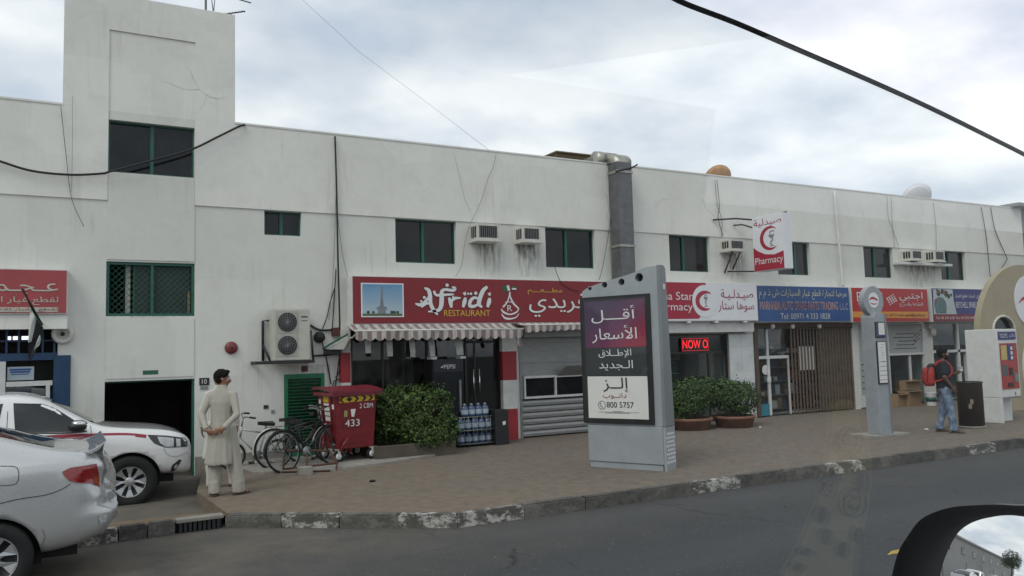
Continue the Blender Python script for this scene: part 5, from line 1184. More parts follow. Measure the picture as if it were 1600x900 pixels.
t = thing('roof_canopy', 'dark roof edge jutting out at the far end of the building', 'roof', (XR, FY, ZP)); MB().box(XR-.6, XR+2.5, FY-.3, FY+3, ZP+.05, ZP+.16).build('deck', GREY, t); MB().box(XR-.3, XR-.2, FY+.3, FY+.4, ZP-.4, ZP+.05).build('post', STEEL, t); MB().box(XR+.02, XR+2.2, FY+.2, FY+2.8, -.2, ZP+.045).build('shaft', M('shaft_grey', (.2, .2, .2), .9), t)
t = thing('roof_aerial', 'thin television aerials on the stair tower roof', 'antenna', (X(322, 20, FY+.6), FY+.6, ZT))
mb = MB(); p = W(321.5, 16, FY+.6); mb.tube([(p.x, p.y, ZT), (p.x, p.y, ZT+1.6)], .022, 8); mb.build('mast', STEEL, t)
for (xa, ya_), (xb, yb2) in (((330, -6), (333, 17)), ((336, -6), (334, 17))): mb = MB(); mb.tube([W(xa, ya_, FY+.6), W(xb, yb2, FY+.6)], .01, 5); mb.build('stay', STEEL, t)
for (xa, ya_), (xb, yb2) in (((352, 22), (383, 17.5)), ((366, -3), (392, 4.5))):
    A, B = W(xa, ya_, FY+.5), W(xb, yb2, FY+.5); mb = MB(); mb.tube([A, B], .012, 6)
    for i in range(6): q = A+(B-A)*(i+.5)/6; mb.tube([q+Vector((.03, .3, .14)), q-Vector((.03, .3, .14))], .007, 4)
    mb.build('aerial', DARKST, t)
mb = MB(); A = W(352, 22, FY+.5); mb.tube([(p.x, p.y, ZT+.02), A], .012, 5); mb.build('arm', STEEL, t)
# overhead line from the tower
mb = MB(); mb.tube([W(462, -10, 30), W(560, 80, 30), W(680, 170, 28), W(775, 243, FY+.3)], .006, 4); tag(mb.build('overhead_line', WIREG), 'hair thin wire slanting across the sky to the parapet', 'cable')
# ================================================================== plants
LEAF = mat_leaf('hedge_leaves', (.016, .042, .010), (.095, .15, .033)); LEAF2 = mat_leaf('planter_leaves', (.018, .046, .012), (.085, .155, .04)); LEAFT = mat_leaf('tree_leaves', (.025, .05, .015), (.08, .12, .04))
BARK = M('bark', (.09, .07, .05), .9, var=.3, bump=.4)
def foliage(lobes, n, size, seed=1, flat=None):
    """leaf-sized faces through the outer part of some ellipsoid lobes"""
    rd = random.Random(seed); mb = MB(); tot = sum(l[1][0]*l[1][1]*l[1][2] for l in lobes)
    for (c, r) in lobes:
        for _ in range(int(n*r[0]*r[1]*r[2]/tot)):
            d = Vector((rd.gauss(0, 1), rd.gauss(0, 1), rd.gauss(0, 1))).normalized(); k = rd.uniform(.25, 1)**.45
            bmp = 1+.16*noise.noise((d*2.3+Vector(c)*1.7))+.10*noise.noise(d*6+Vector(c)*3)
            p = Vector(c)+Vector((d.x*r[0], d.y*r[1], d.z*r[2]))*k*bmp
            if p.z < .12: continue
            if rd.random() < .07 and k > .9: p += d*rd.uniform(.0, .12)+Vector((0, 0, rd.uniform(0, .05)))
            if noise.noise(p*4.5+Vector((seed*.37, 0, 0))) < -.28: continue
            nrm = (d*.9+Vector((rd.uniform(-1, 1), rd.uniform(-1, 1), rd.uniform(-.3, 1.1)))*.8).normalized(); a = nrm.orthogonal().normalized(); a.rotate(Matrix.Rotation(rd.uniform(0, 6.28), 3, nrm)); b_ = nrm.cross(a); s = size*rd.uniform(.5, 1.4)
            mb.raw([p-a*s, p-b_*s*.42+nrm*s*.12, p+a*s, p+b_*s*.42+nrm*s*.12], [(0, 1, 2, 3)])
    return mb
def stems(lobes, base, n, seed=3):
    rd = random.Random(seed); mb = MB()
    for i in range(n):
        c, r = rd.choice(lobes); e_ = Vector(c)+Vector((rd.uniform(-.7, .7)*r[0], rd.uniform(-.7, .7)*r[1], rd.uniform(-.2, .7)*r[2])); s = Vector(base)+Vector((rd.uniform(-.15, .15), rd.uniform(-.1, .1), 0)); m_ = (s+e_)/2+Vector((rd.uniform(-.1, .1), rd.uniform(-.1, .1), .05)); mb.tube([s, m_, e_], .012, 5, rs=[.016, .011, .005])
    return mb
# hedge beside the bin, in a low block planter
hb = Vector((5.88, 14.3, 0)); t = thing('hedge', 'thick green hedge growing from a low concrete planter beside the red bin', 'hedge', (hb.x, hb.y, 0))
L1 = [((-.48, .35, .78), (.42, .45, .58)), ((.0, .1, .70), (.55, .45, .62)), ((.40, .15, .78), (.40, .42, .56)), ((-.1, .35, .98), (.5, .4, .36)), ((.42, -.1, .42), (.34, .34, .40)), ((.1, -.15, .42), (.4, .3, .4))]
foliage(L1, 20000, .034, 5).build('foliage', LEAF, t, world=False); stems(L1, (0, .2, .1), 26).build('stems', BARK, t, world=False)
pl = MB().box(-.95, .62, -.28, -.20, -.02, .26).box(-.95, .62, .7, .78, -.02, .26).box(-.95, -.87, -.2, .7, -.02, .26).box(.54, .62, -.2, .7, -.02, .26).build('planter', M('dark_block', (.09, .075, .06), .9, var=.3, bump=.4), t, world=False, bevel=.01)
MB().box(-.87, .54, -.2, .7, -.02, .2).build('soil', DIRT, pl, world=False)
# two round bushes in terracotta planters outside the pharmacy
for (px, py, lob, nm) in ((1092, 672, [((0, .1, .72), (.62, .5, .48)), ((-.3, .1, .62), (.42, .4, .42)), ((.3, 0, .85), (.42, .4, .4))], 'leafy bush in a terracotta planter close to the advertising totem'), (1160, 668, [((-.05, .05, .70), (.55, .5, .44)), ((.32, .05, .62), (.4, .42, .42)), ((-.3, .1, .82), (.4, .4, .36)), ((.5, 0, .82), (.2, .2, .26))], 'leafy bush in a wide terracotta planter by the white tiled pier')):
    p = G(px, py); t = thing('potted_bush', nm, 'bush', (p.x, p.y+.25, 0), group='bushes outside the pharmacy')
    foliage(lob, 8500, .036, px).build('foliage', LEAF2, t, world=False); stems(lob, (0, 0, .15), 14, px).build('stems', BARK, t, world=False)
    pt = MB().lathe([(.0, 0), (.40, 0), (.46, .2), (.5, .21), (.5, .27), (.44, .27), (.42, .2), (0, .2)], 28).build('planter', TERRA, t, world=False); MB().lathe([(0, .22), (.42, .22), (.42, .201), (0, .201)], 20).build('soil', DIRT, pt, world=False)

# ================================================================== red wheeled bin
BRED = M('bin_red', (.16, .010, .016), .42, var=.3, vs=5, rvar=.15); BRED2 = M('bin_lid_red', (.17, .015, .026), .4, var=.25, vs=6)
bp = G(528, 723, .035); t = thing('wheeled_bin', 'large dark red wheeled bin numbered 433 with a yellow chevron strip', 'bin', (bp.x-.03, bp.y, .035), R_(6))
w_, d_ = .76, .78; zb, zt = .22, 1.22; o_ = .06
def tr(x, y, f): return (x*(1 if True else 0)+(x-w_/2)*o_*2*f, y+(y-d_/2)*o_*2*f)
b_ = MB(); vs = []
for f, z in ((-.55, zb), (.5, zt)):
    for x, y in ((0, 0), (w_, 0), (w_, d_), (0, d_)): q = tr(x, y, f); vs.append((*q, z))
b_.raw(vs, [(3, 2, 1, 0), (0, 1, 5, 4), (1, 2, 6, 5), (2, 3, 7, 6), (3, 0, 4, 7)]); body = b_.build('body', BRED, t, world=False, bevel=.02)
def fl(a, b2, n=0.0):
    b2 = zb+(b2-.22)*(zt-zb)/1.06; f = -.55+1.05*(b2-zb)/(zt-zb); x0 = tr(0, 0, f); x1 = tr(w_, 0, f); return Vector((x0[0]+(x1[0]-x0[0])*a/.98, x0[1]-n, b2))
class BinFront:
    U = 1
def bx_text(tx, a0, a1, b0, b1, n, mat, bold=.02, par=body, name='lettering', side=False):
    mb = MB(); g = glyphs(tx, bold); xs = [p.x for q, _ in g for p in q]; ys = [p.y for q, _ in g for p in q]
    for i, (q, trs) in enumerate(g): mb.raw([fl(a0+(p.x-min(xs))/(max(xs)-min(xs))*(a1-a0), b0+(p.y-min(ys))/(max(ys)-min(ys))*(b1-b0), n+.0006*(i % 3)) for p in q], [tuple(k) for k in trs])
    return mb.build(name, mat, par, world=False)
def bx_poly(pts, n, mat, name, par=body): mb = MB(); mb.prism([(a, b2) for a, b2 in pts], lambda a, b2, k: fl(a, b2, n+k), 0, .003); return mb.build(name, mat, par, world=False)
bx_poly([(.1, 1.085), (.93, 1.105), (.93, 1.215), (.1, 1.19)], .002, YEL, 'chevron_strip')
for i, (xx, dr) in enumerate(((.17, -1), (.33, 0), (.48, 1), (.66, 1), (.82, 1))):
    zc = 1.14+.02*xx
    if dr == 0: bx_poly([(xx-.07, zc), (xx, zc-.05), (xx+.07, zc), (xx, zc+.05)], .006, BLACK, 'chevron')
    else: bx_poly([(xx-.04*dr, zc-.05), (xx+.02*dr, zc-.05), (xx+.08*dr, zc), (xx+.02*dr, zc+.05), (xx-.04*dr, zc+.05), (xx+.02*dr, zc)], .006, BLACK, 'chevron')
bx_text('2 CBM', .58, .90, .965, 1.055, .003, LWHITE, .02)
bx_poly([(.16, .60), (.64, .58), (.64, .80), (.16, .80)], .002, M('bin_plate_red', (.14, .012, .015), .35), 'number_patch'); bx_text('433', .22, .58, .635, .765, .007, LWHITE, .03)
bx_poly([(.2, .82), (.28, .82), (.28, .94), (.2, .94)], .004, M('sticker_green', (.25, .27, .08), .5), 'sticker'); bx_poly([(.38, .82), (.44, .81), (.48, .96), (.36, .96)], .004, PAPER, 'sticker')
# side notices, as printed blocks
def fs(a, b2, n=0.0):
    b2 = zb+(b2-.22)*(zt-zb)/1.06; f = -.55+1.05*(b2-zb)/(zt-zb); y0 = tr(0, 0, f)[1]; y1 = tr(0, d_, f)[1]; return Vector((tr(0, 0, f)[0]-n, y1-(y1-y0)*a/d_, b2))
for (a0, a1, b0, b1, mm) in ((.25, .5, 1.09, 1.2, YEL), (.27, .5, 1.03, 1.07, PAPER), (.28, .52, .93, 1.0, PAPER), (.3, .53, .84, .91, PAPER), (.32, .54, .74, .82, PAPER), (.06, .14, .98, 1.14, PAPER), (.62, .72, .97, 1.06, PAPER)):
    mb = MB(); mb.prism([(a0, b0), (a1, b0), (a1, b1), (a0, b1)], lambda a, b2, k: fs(a, b2, .002+k), 0, .002); mb.build('side_notice', mm, body, world=False)
for yy in (.2, .58):                               # pressed ribs on the end wall
    mb = MB(); mb.prism([(yy, .35), (yy+.05, .35), (yy+.05, 1.25), (yy, 1.25)], lambda a, b2, k: fs(a, b2, k), 0, .02); mb.build('rib', BRED, body, world=False)
ld = MB(); n = 10; q = []
for j in range(n+1):
    f = j/n; yy = -.1+(d_+.2)*f; zz = zt+.005+.09*math.sin(math.pi*(.1+.6*f)); q.append((yy, zz))
vs = [(x, yy, zz) for x in (-.1, w_+.1) for yy, zz in q]+[(x, yy, zz-.045) for x in (-.1, w_+.1) for yy, zz in q]; k = n+1
ld.raw(vs, [(j, j+1, k+j+1, k+j) for j in range(n)]+[(2*k+j, 3*k+j, 3*k+j+1, 2*k+j+1) for j in range(n)]+[(j, 2*k+j, 2*k+j+1, j+1) for j in range(n)]+[(k+j, k+j+1, 3*k+j+1, 3*k+j) for j in range(n)]+[(0, k, 3*k, 2*k), (n, 2*k+n, 3*k+n, k+n)])
lid = ld.build('lid', BRED2, t, world=False); MB().cyl((-.08, d_+.06, zt+.06), (w_+.08, d_+.06, zt+.06), .025).build('hinge_bar', BRED, lid, world=False)
MB().box(-.09, w_+.09, -.085, -.02, zt-.06, zt-.0).box(-.09, -.03, -.02, d_+.06, zt-.06, zt-.0).build('rim', BRED2, body, world=False)
for (x, y) in ((.06, .06), (w_-.06, .06), (.06, d_-.08), (w_-.06, d_-.08)):
    c = MB().box(x-.02, x+.025, y-.05, y-.042, .09, .21).box(x-.02, x+.025, y+.02, y+.028, .09, .21).box(x-.05, x+.05, y-.05, y+.03, .21, .222).build('caster', OFFW, t, world=False)
    Tm = Matrix.Translation((x, y-.01, .10)) @ Matrix.Rotation(R_(90), 4, 'X')
    MB().lathe([(.055, -.022), (.095, -.022), (.1, -.01), (.1, .01), (.095, .022), (.055, .022)], 22, Tm, True).build('tyre', RUBBER, c, world=False); MB().lathe([(0, -.024), (.055, -.024), (.055, .024), (0, .024)], 18, Tm).build('rim', SIGNW, c, world=False)
MB().tube([(.05, -.03, .2), (.2, -.05, .42)], .02, 8).build('lifting_bar', BRED2, t, world=False); MB().tube([(-.12, .35, .2), (-.03, .45, .45)], .02, 8).build('lifting_bar', BRED2, t, world=False)
# little row of white tubs standing on the wall ledge behind
pw = Vector((X(541, 602), FY-.2, 1.42))

# ================================================================== bicycles
def wheel(mb_t, c, r, rz, parent, tyre=.018, spokes=20, rim=STEEL):
    ax = Matrix.Translation(Vector(c)) @ Matrix.Rotation(rz, 4, 'Z') @ Matrix.Rotation(R_(90), 4, 'X')
    pt = [(math.cos(2*math.pi*i/36), math.sin(2*math.pi*i/36)) for i in range(36)]
    w = MB().tube([ax @ Vector((x*r, y*r, 0)) for x, y in pt], tyre, 7, close=True).build('wheel', RUBBER, parent, world=False)
    MB().tube([ax @ Vector((x*(r-.022), y*(r-.022), 0)) for x, y in pt], .010, 6, close=True).build('rim', rim, w, world=False)
    mb = MB()
    for i in range(spokes): a = 2*math.pi*i/spokes; mb.tube([ax @ Vector((.02*math.cos(a+1.2), .02*math.sin(a+1.2), .03*(1 if i % 2 else -1))), ax @ Vector(((r-.025)*math.cos(a), (r-.025)*math.sin(a), 0))], .0022, 3, False)
    mb.build('spokes', STEEL, w, world=False); MB().cyl(ax @ Vector((0, 0, -.04)), ax @ Vector((0, 0, .04)), .02, n=10).build('hub', STEEL, w, world=False)
def bicycle(label, loc, rz, r, wb, frame, seat_h, bar_h, guard, lean=.12, rack=False):
    t = thing('bicycle', label, 'bicycle', loc, 0, 'bicycles parked against the white wall'); t.rotation_euler = (lean, 0, rz)
    A, B = Vector((0, 0, r)), Vector((wb, 0, r)); bb_ = Vector((.42*wb, 0, r-.04)); st = Vector((.27*wb, 0, seat_h-.06)); hd = Vector((.80*wb, 0, bar_h-.16)); hl = Vector((.83*wb, 0, bar_h-.34))
    wheel(None, A, r, 0, t); wheel(None, B, r, 0, t)
    mb = MB()
    for p, q, rr in ((st, bb_, .016), (st-Vector((-.02, 0, .1)), hd-Vector((0, 0, .05)), .016), (bb_, hl, .018), (hd, hl, .02)): mb.tube([p, q], rr, 8)
    for s in (-.05, .05):
        o = Vector((0, s, 0)); mb.tube([bb_+o*.6, A+o], .009, 6); mb.tube([st-Vector((0, 0, .12))+o*.3, A+o], .008, 6); mb.tube([hl+o*.6, B+Vector((-.05, 0, .15))+o, B+o], .011, 6)
    mb.build('frame', frame, t, world=False)
    mb = MB(); mb.tube([hd, hd+Vector((-.02, 0, .14))], .013, 8); h = hd+Vector((-.02, 0, .15)); mb.tube([Vector(q) for q in smooth_curve([tuple(h+Vector((-.16, -.28, .03))), tuple(h+Vector((-.02, -.2, .05))), tuple(h), tuple(h+Vector((-.02, .2, .05))), tuple(h+Vector((-.16, .28, .03)))], 5)], .012, 7)
    hb_ = mb.build('handlebar', STEEL, t, world=False)
    for s in (-1, 1): MB().cyl(h+Vector((-.16, .28*s, .03)), h+Vector((-.06, .24*s, .045)), .017, n=8).build('grip', RUBBER, hb_, world=False)
    mb = MB(); s0 = Vector((st.x, 0, seat_h)); mb.prism([(-.14, -.09), (-.12, -.105), (-.02, -.06), (.13, -.018), (.145, 0), (.13, .018), (-.02, .06), (-.12, .105), (-.14, .09)], lambda a, b2, n: s0+Vector((a, b2, n+.02*(a > .1)-.0)), -.03, .03); sd_ = mb.build('saddle', BLACK, t, world=False, bevel=.012)
    MB().cyl(st-Vector((0, 0, .05)), s0-Vector((0, 0, .02)), .013, n=8).build('seat_post', STEEL, sd_, world=False)
    mb = MB(); mb.lathe([(.001, -.004), (.085, -.004), (.085, .004), (.001, .004)], 20, Matrix.Translation(bb_+Vector((0, -.05, 0))) @ Matrix.Rotation(R_(90), 4, 'X')); mb.tube([bb_+Vector((0, -.06, 0)), bb_+Vector((.1, -.07, -.13))], .01, 6); mb.tube([bb_+Vector((0, .06, 0)), bb_+Vector((-.1, .07, .13))], .01, 6); ck = mb.build('crank', STEEL, t, world=False)
    for s, q in ((-1, (.1, -.12, -.13)), (1, (-.1, .12, .13))): c = bb_+Vector(q); MB().box(c.x-.045, c.x+.045, c.y-.04, c.y+.04, c.z-.012, c.z+.012).build('pedal', BLACK, ck, world=False)
    for c, a0, a1 in ((A, 20, 190), (B, 30, 170)):
        mb = MB(); P = [(c+Vector(((r+.035)*math.cos(R_(a0+(a1-a0)*i/14)), 0, (r+.035)*math.sin(R_(a0+(a1-a0)*i/14))))) for i in range(15)]; vs = []
        for p in P: vs += [p+Vector((0, -.03, -.008)), p+Vector((0, 0, .006)), p+Vector((0, .03, -.008))]
        mb.raw(vs, [(3*i+k, 3*i+k+1, 3*i+k+4, 3*i+k+3) for i in range(14) for k in (0, 1)], True); mb.build('mudguard', guard, t, world=False)
    if rack:
        mb = MB(); z = r*2+.09
        for s in (-.06, 0, .06): mb.tube([(-.25, s, z), (.2*wb, s, z)], .006, 5)
        for x in (-.24, -.05, .12): mb.tube([(x, -.06, z), (x, .06, z)], .006, 5)
        mb.tube([(-.15, -.06, z), A+Vector((0, -.06, 0))], .006, 5); mb.tube([(-.15, .06, z), A+Vector((0, .06, 0))], .006, 5); mb.build('rear_rack', DARKST, t, world=False)
    return t
BIKEB = M('bike_black', (.02, .02, .022), .4, var=.4); BIKEW = M('bike_silver', (.40, .42, .42), .35, metal=.3, var=.2)
def atY(px, py, Y): p = W(px, py, Y); return p
p = atY(433, 715, 14.85); bicycle('small wheeled silver bicycle nearest the dark doorway, facing it', (p.x, 14.85, .0), R_(180), .22, .78, BIKEW, .74, .88, BIKEW, -.1)
p = atY(441, 713, 13.9); bicycle('black roadster bicycle with a rear rack, outermost of the parked bicycles', (p.x, 13.75, -.0), R_(24), .335, 1.08, BIKEB, .80, .98, DARKST, -.10, True)
p = atY(428, 711, 14.35); bicycle('black bicycle with pale mudguards squeezed between two other bicycles', (p.x, 14.3, -.0), R_(10), .335, 1.08, BIKEB, .82, 1.0, OFFW, -.09)
p = atY(470, 705, 14.6); bicycle('dark bicycle innermost of the row, half behind the red bin', (p.x+.1, 14.75, .0), R_(4), .335, 1.06, M('bike_brown', (.06, .04, .03), .5), .86, 1.04, DARKST, -.08, True)
# rusty trolley frame and block lying by the bicycles
c = G(492, 735, .02); t = thing('rusty_frame', 'rusty tubular trolley frame lying between bicycles and bin', 'frame', (c.x, c.y, .0)); RUST = M('rust', (.10, .045, .03), .85, var=.4, vs=10)
for A, B in (((-.45, .3, .05), (.35, -.1, .12)), ((-.35, .65, .32), (.35, .35, .28)), ((-.45, .3, .05), (-.35, .65, .32)), ((.35, -.1, .12), (.35, .35, .28)), ((-.1, .12, .08), (0, .5, .3)), ((-.5, .2, .02), (.2, -.2, .02)), ((.35, -.1, .12), (.32, -.12, .0))): MB().tube([A, B], .018, 7).build('bar', RUST, t, world=False)
c = G(477, 742, .0); tag(MB().bbox(c.x-.11, c.x+.11, c.y-.06, c.y+.1, -.01, .13, .012).build('concrete_block', CONC), 'broken pale concrete block on the ground beside the rusty frame', 'block')

# ================================================================== in front of the restaurant
Yr = 15.05; x0, x1, z0, z1 = px4(676, 561, 727, 690, Yr); z0 = 0
t = thing('drinks_fridge', 'black glass fronted drinks fridge with white lettering on its header', 'fridge', ((x0+x1)/2, Yr, 0))
MB().box(x0+.02, x1-.02, Yr+.03, FY-.03, .06, z1).build('cabinet', BLACK, t, bevel=.01); MB().box(x0+.03, x1-.03, Yr, Yr+.029, z1-.26, z1).build('header', M('header_dark', (.01, .012, .02), .3), t)
MB().box(x0+.03, x1-.03, Yr, Yr+.029, .08, z1-.27).build('door', M('fridge_glass', (.008, .01, .014), .1, spec=.5), t); MB().box(x1-.14, x1-.10, Yr-.04, Yr-.001, .7, 1.35).build('handle', STEEL, t)
for a_ in (x0-.02, x1-.10): MB().box(a_, a_+.12, Yr-.02, Yr+.2, z1+.002, z1+.05).build('top_cap', SIGNW, t)
fr = Frame((x0, Yr, 0)); mb = MB(); fr.pxtext(mb, 'PEPSI', 694, 569.5, 711, 576, .002, .003, .03); fr.pxpoly(mb, [(688, 574.5), (693, 570.5), (692, 574.5)], .002, .004); mb.build('lettering', LWHITE, t)
for a_, c_ in ((x0+.04, x0+.09), (x1-.09, x1-.04)): MB().box(a_, c_, Yr+.05, FY-.06, -.0, .06).build('foot', DARKST, t)
BOTT = M('water_bottle_blue', (.05, .09, .17), .2, spec=.6, var=.3, vs=14); CAPM = M('bottle_cap', (.45, .5, .56), .4)
Yr = 14.85; t = thing('bottle_rack', 'low wire rack holding rows of blue water bottles', 'rack', (X(745, 685, Yr), Yr, 0)); xa, xb = X(718, 680, Yr), X(773, 680, Yr)
mb = MB()
for yy in (Yr-.02, Yr+.4):
    for zz in (.06, .33, .60): mb.tube([(xa, yy, zz), (xb, yy, zz)], .008, 5)
    for i in range(9): xx = xa+(xb-xa)*i/8; mb.tube([(xx, yy, 0), (xx, yy, .62)], .005, 4)
for xx in (xa, xb):
    for zz in (.06, .33, .6): mb.tube([(xx, Yr-.02, zz), (xx, Yr+.4, zz)], .008, 5)
mb.build('wire_frame', STEEL, t)
for k in range(2): MB().box(xa, xb, Yr-.015, Yr+.395, .06+.27*k, .068+.27*k).build('shelf', STEEL, t)
bot = None
for k in range(3):
    for i in range(5 if k < 2 else 4):
        xx = xa+.09+(xb-xa-.18)*(i+(.0 if k < 2 else .6))/4.0; zz = .069 if k == 0 else .339 if k == 1 else .61
        if xx > xb-.05: continue
        if bot is None:
            bot = thing('water_bottle', 'blue five litre water bottle in the wire rack', 'bottle', (xx, Yr+.12, zz), group='water bottles in the rack')
            MB().lathe([(0, 0), (.07, 0), (.075, .02), (.075, .08), (.068, .09), (.075, .1), (.075, .165), (.05, .2), (.025, .22), (.022, .235), (0, .235)], 16).build('bottle', BOTT, bot, world=False)
            MB().lathe([(0, .25), (.026, .25), (.026, .228), (0, .228)], 12).build('cap', CAPM, bot, world=False); MB().lathe([(.0765, .045), (.0765, .135)], 16).build('label_band', M('bottle_band', (.35, .42, .5), .4, var=.3, vs=20), bot, world=False)
        else:
            o = copy_tree(bot); o.location = (xx, Yr+.12, zz)
Yr = 14.75; x0, x1, z0, z1 = px4(774, 640, 795, 691, Yr); t = thing('black_speaker_box', 'plain black upright box with a white mark by the striped pillar', 'box', ((x0+x1)/2, Yr, 0)); MB().box(x0, x1, Yr, Yr+.34, 0, z1).build('cabinet', BLACK, t, bevel=.012); mb = MB(); Frame((x0, Yr, 0)).pxpoly(mb, [(785, 659), (790, 657.5), (790, 663), (786, 664.5)], .001, .003); mb.build('mark', LWHITE, t)

# ================================================================== advertising totem
P0, P1 = G(920.5, 729), G(1038, 737); P0.z = P1.z = 0; U = (P1-P0).normalized(); tw = (P1-P0).length; TH = .27
fr = Frame(P0, U, (0, 0, 1)); Nn = fr.N
TOT = M('totem_grey', (.31, .34, .355), .42, metal=.15, var=.1, vs=3); TOTD = M('totem_grey_shaded', (.20, .215, .225), .45, metal=.15, var=.12, vs=3)
t = thing('advertising_totem', 'tall grey advertising totem with a wavy top and an Arabic poster', 'totem', P0)
mb = MB(); fr.box(mb, .02, tw-.02, 0, .09, -TH+.02, -.02); mb.build('plinth', TOT, t)
zp = fr.px(970, 665)[1]
mb = MB(); fr.box(mb, 0, tw, .095, zp, -TH, 0); mb.build('lower_body', TOT, t, bevel=.012)
topL, topR = [(0, fr.px(905, 458)[1])], fr.px(1013, 416)[1]
prof = [fr.px(905, 470), fr.px(904.5, 463), fr.px(908, 456.5), fr.px(920, 449), fr.px(945, 440), fr.px(970, 432.5), fr.px(990, 426), fr.px(1002, 420), fr.px(1013, 416.5)]
prof = [(max(-.02, a), b2) for a, b2 in prof]; prof[0] = (-.02, prof[0][1]); pr = smooth_curve(prof, 4)
aR = tw+.005
outl = [(-.02, zp+.004), (aR, zp+.004), (aR, pr[-1][1])]+[q for q in reversed(pr) if q[0] < aR-.01]
# carcass with porthole row near the top
hol = [fr.px(*q) for q in ((921.5, 450.5), (944.5, 445), (971, 440.5), (998.5, 433.5))]; hr = [.035, .05, .055, .07]
lps = [[Vector((a, b2, 0)) for a, b2 in outl]]+[[Vector((a+r*math.cos(2*math.pi*i/16), b2+r*math.sin(2*math.pi*i/16), 0)) for i in range(16)] for (a, b2), r in zip(hol, hr)]
flat = [q for lp in lps for q in lp]; trs = tessellate_polygon(lps); k = len(flat); mb = MB()
vs = [fr.p(q.x, q.y, 0) for q in flat]+[fr.p(q.x, q.y, -TH) for q in flat]; fsx = [tuple(x) for x in trs]+[tuple(i+k for i in reversed(x)) for x in trs]; s0 = 0
for lp in lps:
    m_ = len(lp); fsx += [(s0+i, s0+(i+1) % m_, k+s0+(i+1) % m_, k+s0+i) for i in range(m_)]; s0 += m_
mb.raw(vs, fsx); cs = mb.build('carcass', TOT, t)
mb = MB()
for (a, b2), r in zip(hol, hr): fr.disc(mb, a, b2, r*.98, -TH*.75, -TH*.55, 16)
mb.build('porthole_lens', BLACK, cs)
# side fin, its shade put into a darker grey (the totem's edge towards the road)
sf = Frame(fr.p(tw+.006, 0, 0), -Nn, (0, 0, 1))
mb = MB(); sf.poly(mb, [(.0, zp+.004), (TH+.06, zp+.004), (TH-.05, pr[-1][1]-.02), (TH*.5, pr[-1][1]+.02), (0, pr[-1][1]+.012)], .0, .05); fin = mb.build('side_fin', TOTD, t)
mb = MB(); sf.box(mb, 0, TH+.07, .0, zp-.004, 0, .045); mb.build('side_base', TOT, t)
mb = MB(); sf.box(mb, .11, .18, pr[-1][1]-.36, pr[-1][1]-.28, .05, .053); mb.build('badge', SIGNW, fin)
mb = MB()                                          # pressed lozenge pattern
for i in range(6):
    for j in range(9):
        a, b2 = .035+.066*(i+.5*(j % 2)), .13+.062*j
        if a < TH+.04 and b2 < zp-.06: sf.poly(mb, [(a-.028, b2), (a, b2-.026), (a+.028, b2), (a, b2+.026)], .046, .050)
tag(mb.build('lozenge_pattern', SIGNW, t), kind='stuff')
# poster case
g0, g1 = fr.px(907, 560)[0], fr.px(1024, 560)[0]; zb1, zt1 = fr.px(968, 661)[1], fr.px(965, 459)[1]
c4 = [fr.px(914, 664), fr.px(1026, 660), fr.px(1013, 452), fr.px(906.5, 472)]
c4 = [(c4[0][0], c4[0][1]), (c4[1][0], c4[1][1]), (c4[2][0], c4[2][1]), (c4[3][0], c4[3][1])]
a0 = (c4[0][0]+c4[3][0])/2; a1 = (c4[1][0]+c4[2][0])/2; b0 = (c4[0][1]+c4[1][1])/2; b1 = (c4[2][1]+c4[3][1])/2
mb = MB(); fr.box(mb, a0, a1, b0, b1, .001, .03); case = mb.build('poster_case', BLACK, t)
m0, m1 = .085, .075; A0_, A1_, B0_, B1_ = a0+m0, a1-m0, b0+m1*1.1, b1-m1
hB = B1_-B0_; yb1, yb2_ = B0_+hB*.355, B0_+hB*.60
def purple():
    m, tt, n, l, b = nodes('poster_purple_red'); setc(b, (.1, .03, .08), .3, 0, .4); o = n.new('ShaderNodeTexCoord').outputs['Generated']; sx = n.new('ShaderNodeSeparateXYZ'); l.new(o, sx.inputs[0])
    f = math_(n, l, 'ADD', math_(n, l, 'MULTIPLY', sx.outputs[0], .55), math_(n, l, 'MULTIPLY', math_(n, l, 'SUBTRACT', 1, sx.outputs[2]), .5))
    l.new(ramp(n, l, f, [(.3, (.065, .04, .08)), (.62, (.13, .034, .085)), (.9, (.26, .024, .05))]), b.inputs['Base Color']); return m
mb = MB(); fr.box(mb, A0_, A1_, yb2_+.001, B1_, .031, .033); mb.build('poster_top', purple(), case)
mb = MB(); fr.box(mb, A0_, A1_, yb1+.001, yb2_, .031, .033); mb.build('poster_middle', M('poster_charcoal', (.028, .034, .036), .35, var=.2), case)
mb = MB(); n = 14; vs = []                         # the white sheet is slightly cockled
for j in range(n+1):
    for i in range(n+1):
        a, b2 = A0_+.02+(A1_-A0_-.02)*i/n, B0_+(yb1-B0_)*j/n; vs.append(fr.p(a, b2, .037+.003*noise.noise((a*5, b2*4, 1))))
mb.raw(vs, [(j*(n+1)+i, j*(n+1)+i+1, (j+1)*(n+1)+i+1, (j+1)*(n+1)+i) for j in range(n) for i in range(n)], True); mb.build('poster_sheet', PAPER, case)
wA = A1_-A0_
def ptext(tx, f0, f1, b0, b1, mat, bold=0.0, n=.035): mb = MB(); fr.text(mb, tx, A0_+wA*f0, A0_+wA*f1, B0_+hB*b0, B0_+hB*b1, n, n+.001, bold); mb.build('lettering', mat, case)
ptext('أقـــل', .12, .84, .81, .95, LWHITE, .012); ptext('الأسعار', .12, .86, .64, .785, LWHITE, .03); ptext('الإطــلاق', .22, .76, .505, .585, LWHITE, 0); ptext('الـجديد', .22, .78, .405, .49, LWHITE, .03)
ptext('إلــز', .28, .70, .215, .345, LBLK, .035, .042); ptext('دانــوب', .27, .66, .165, .215, LRED, .03, .042); ptext('800 5757', .33, .77, .092, .14, LBLK, .03, .042)
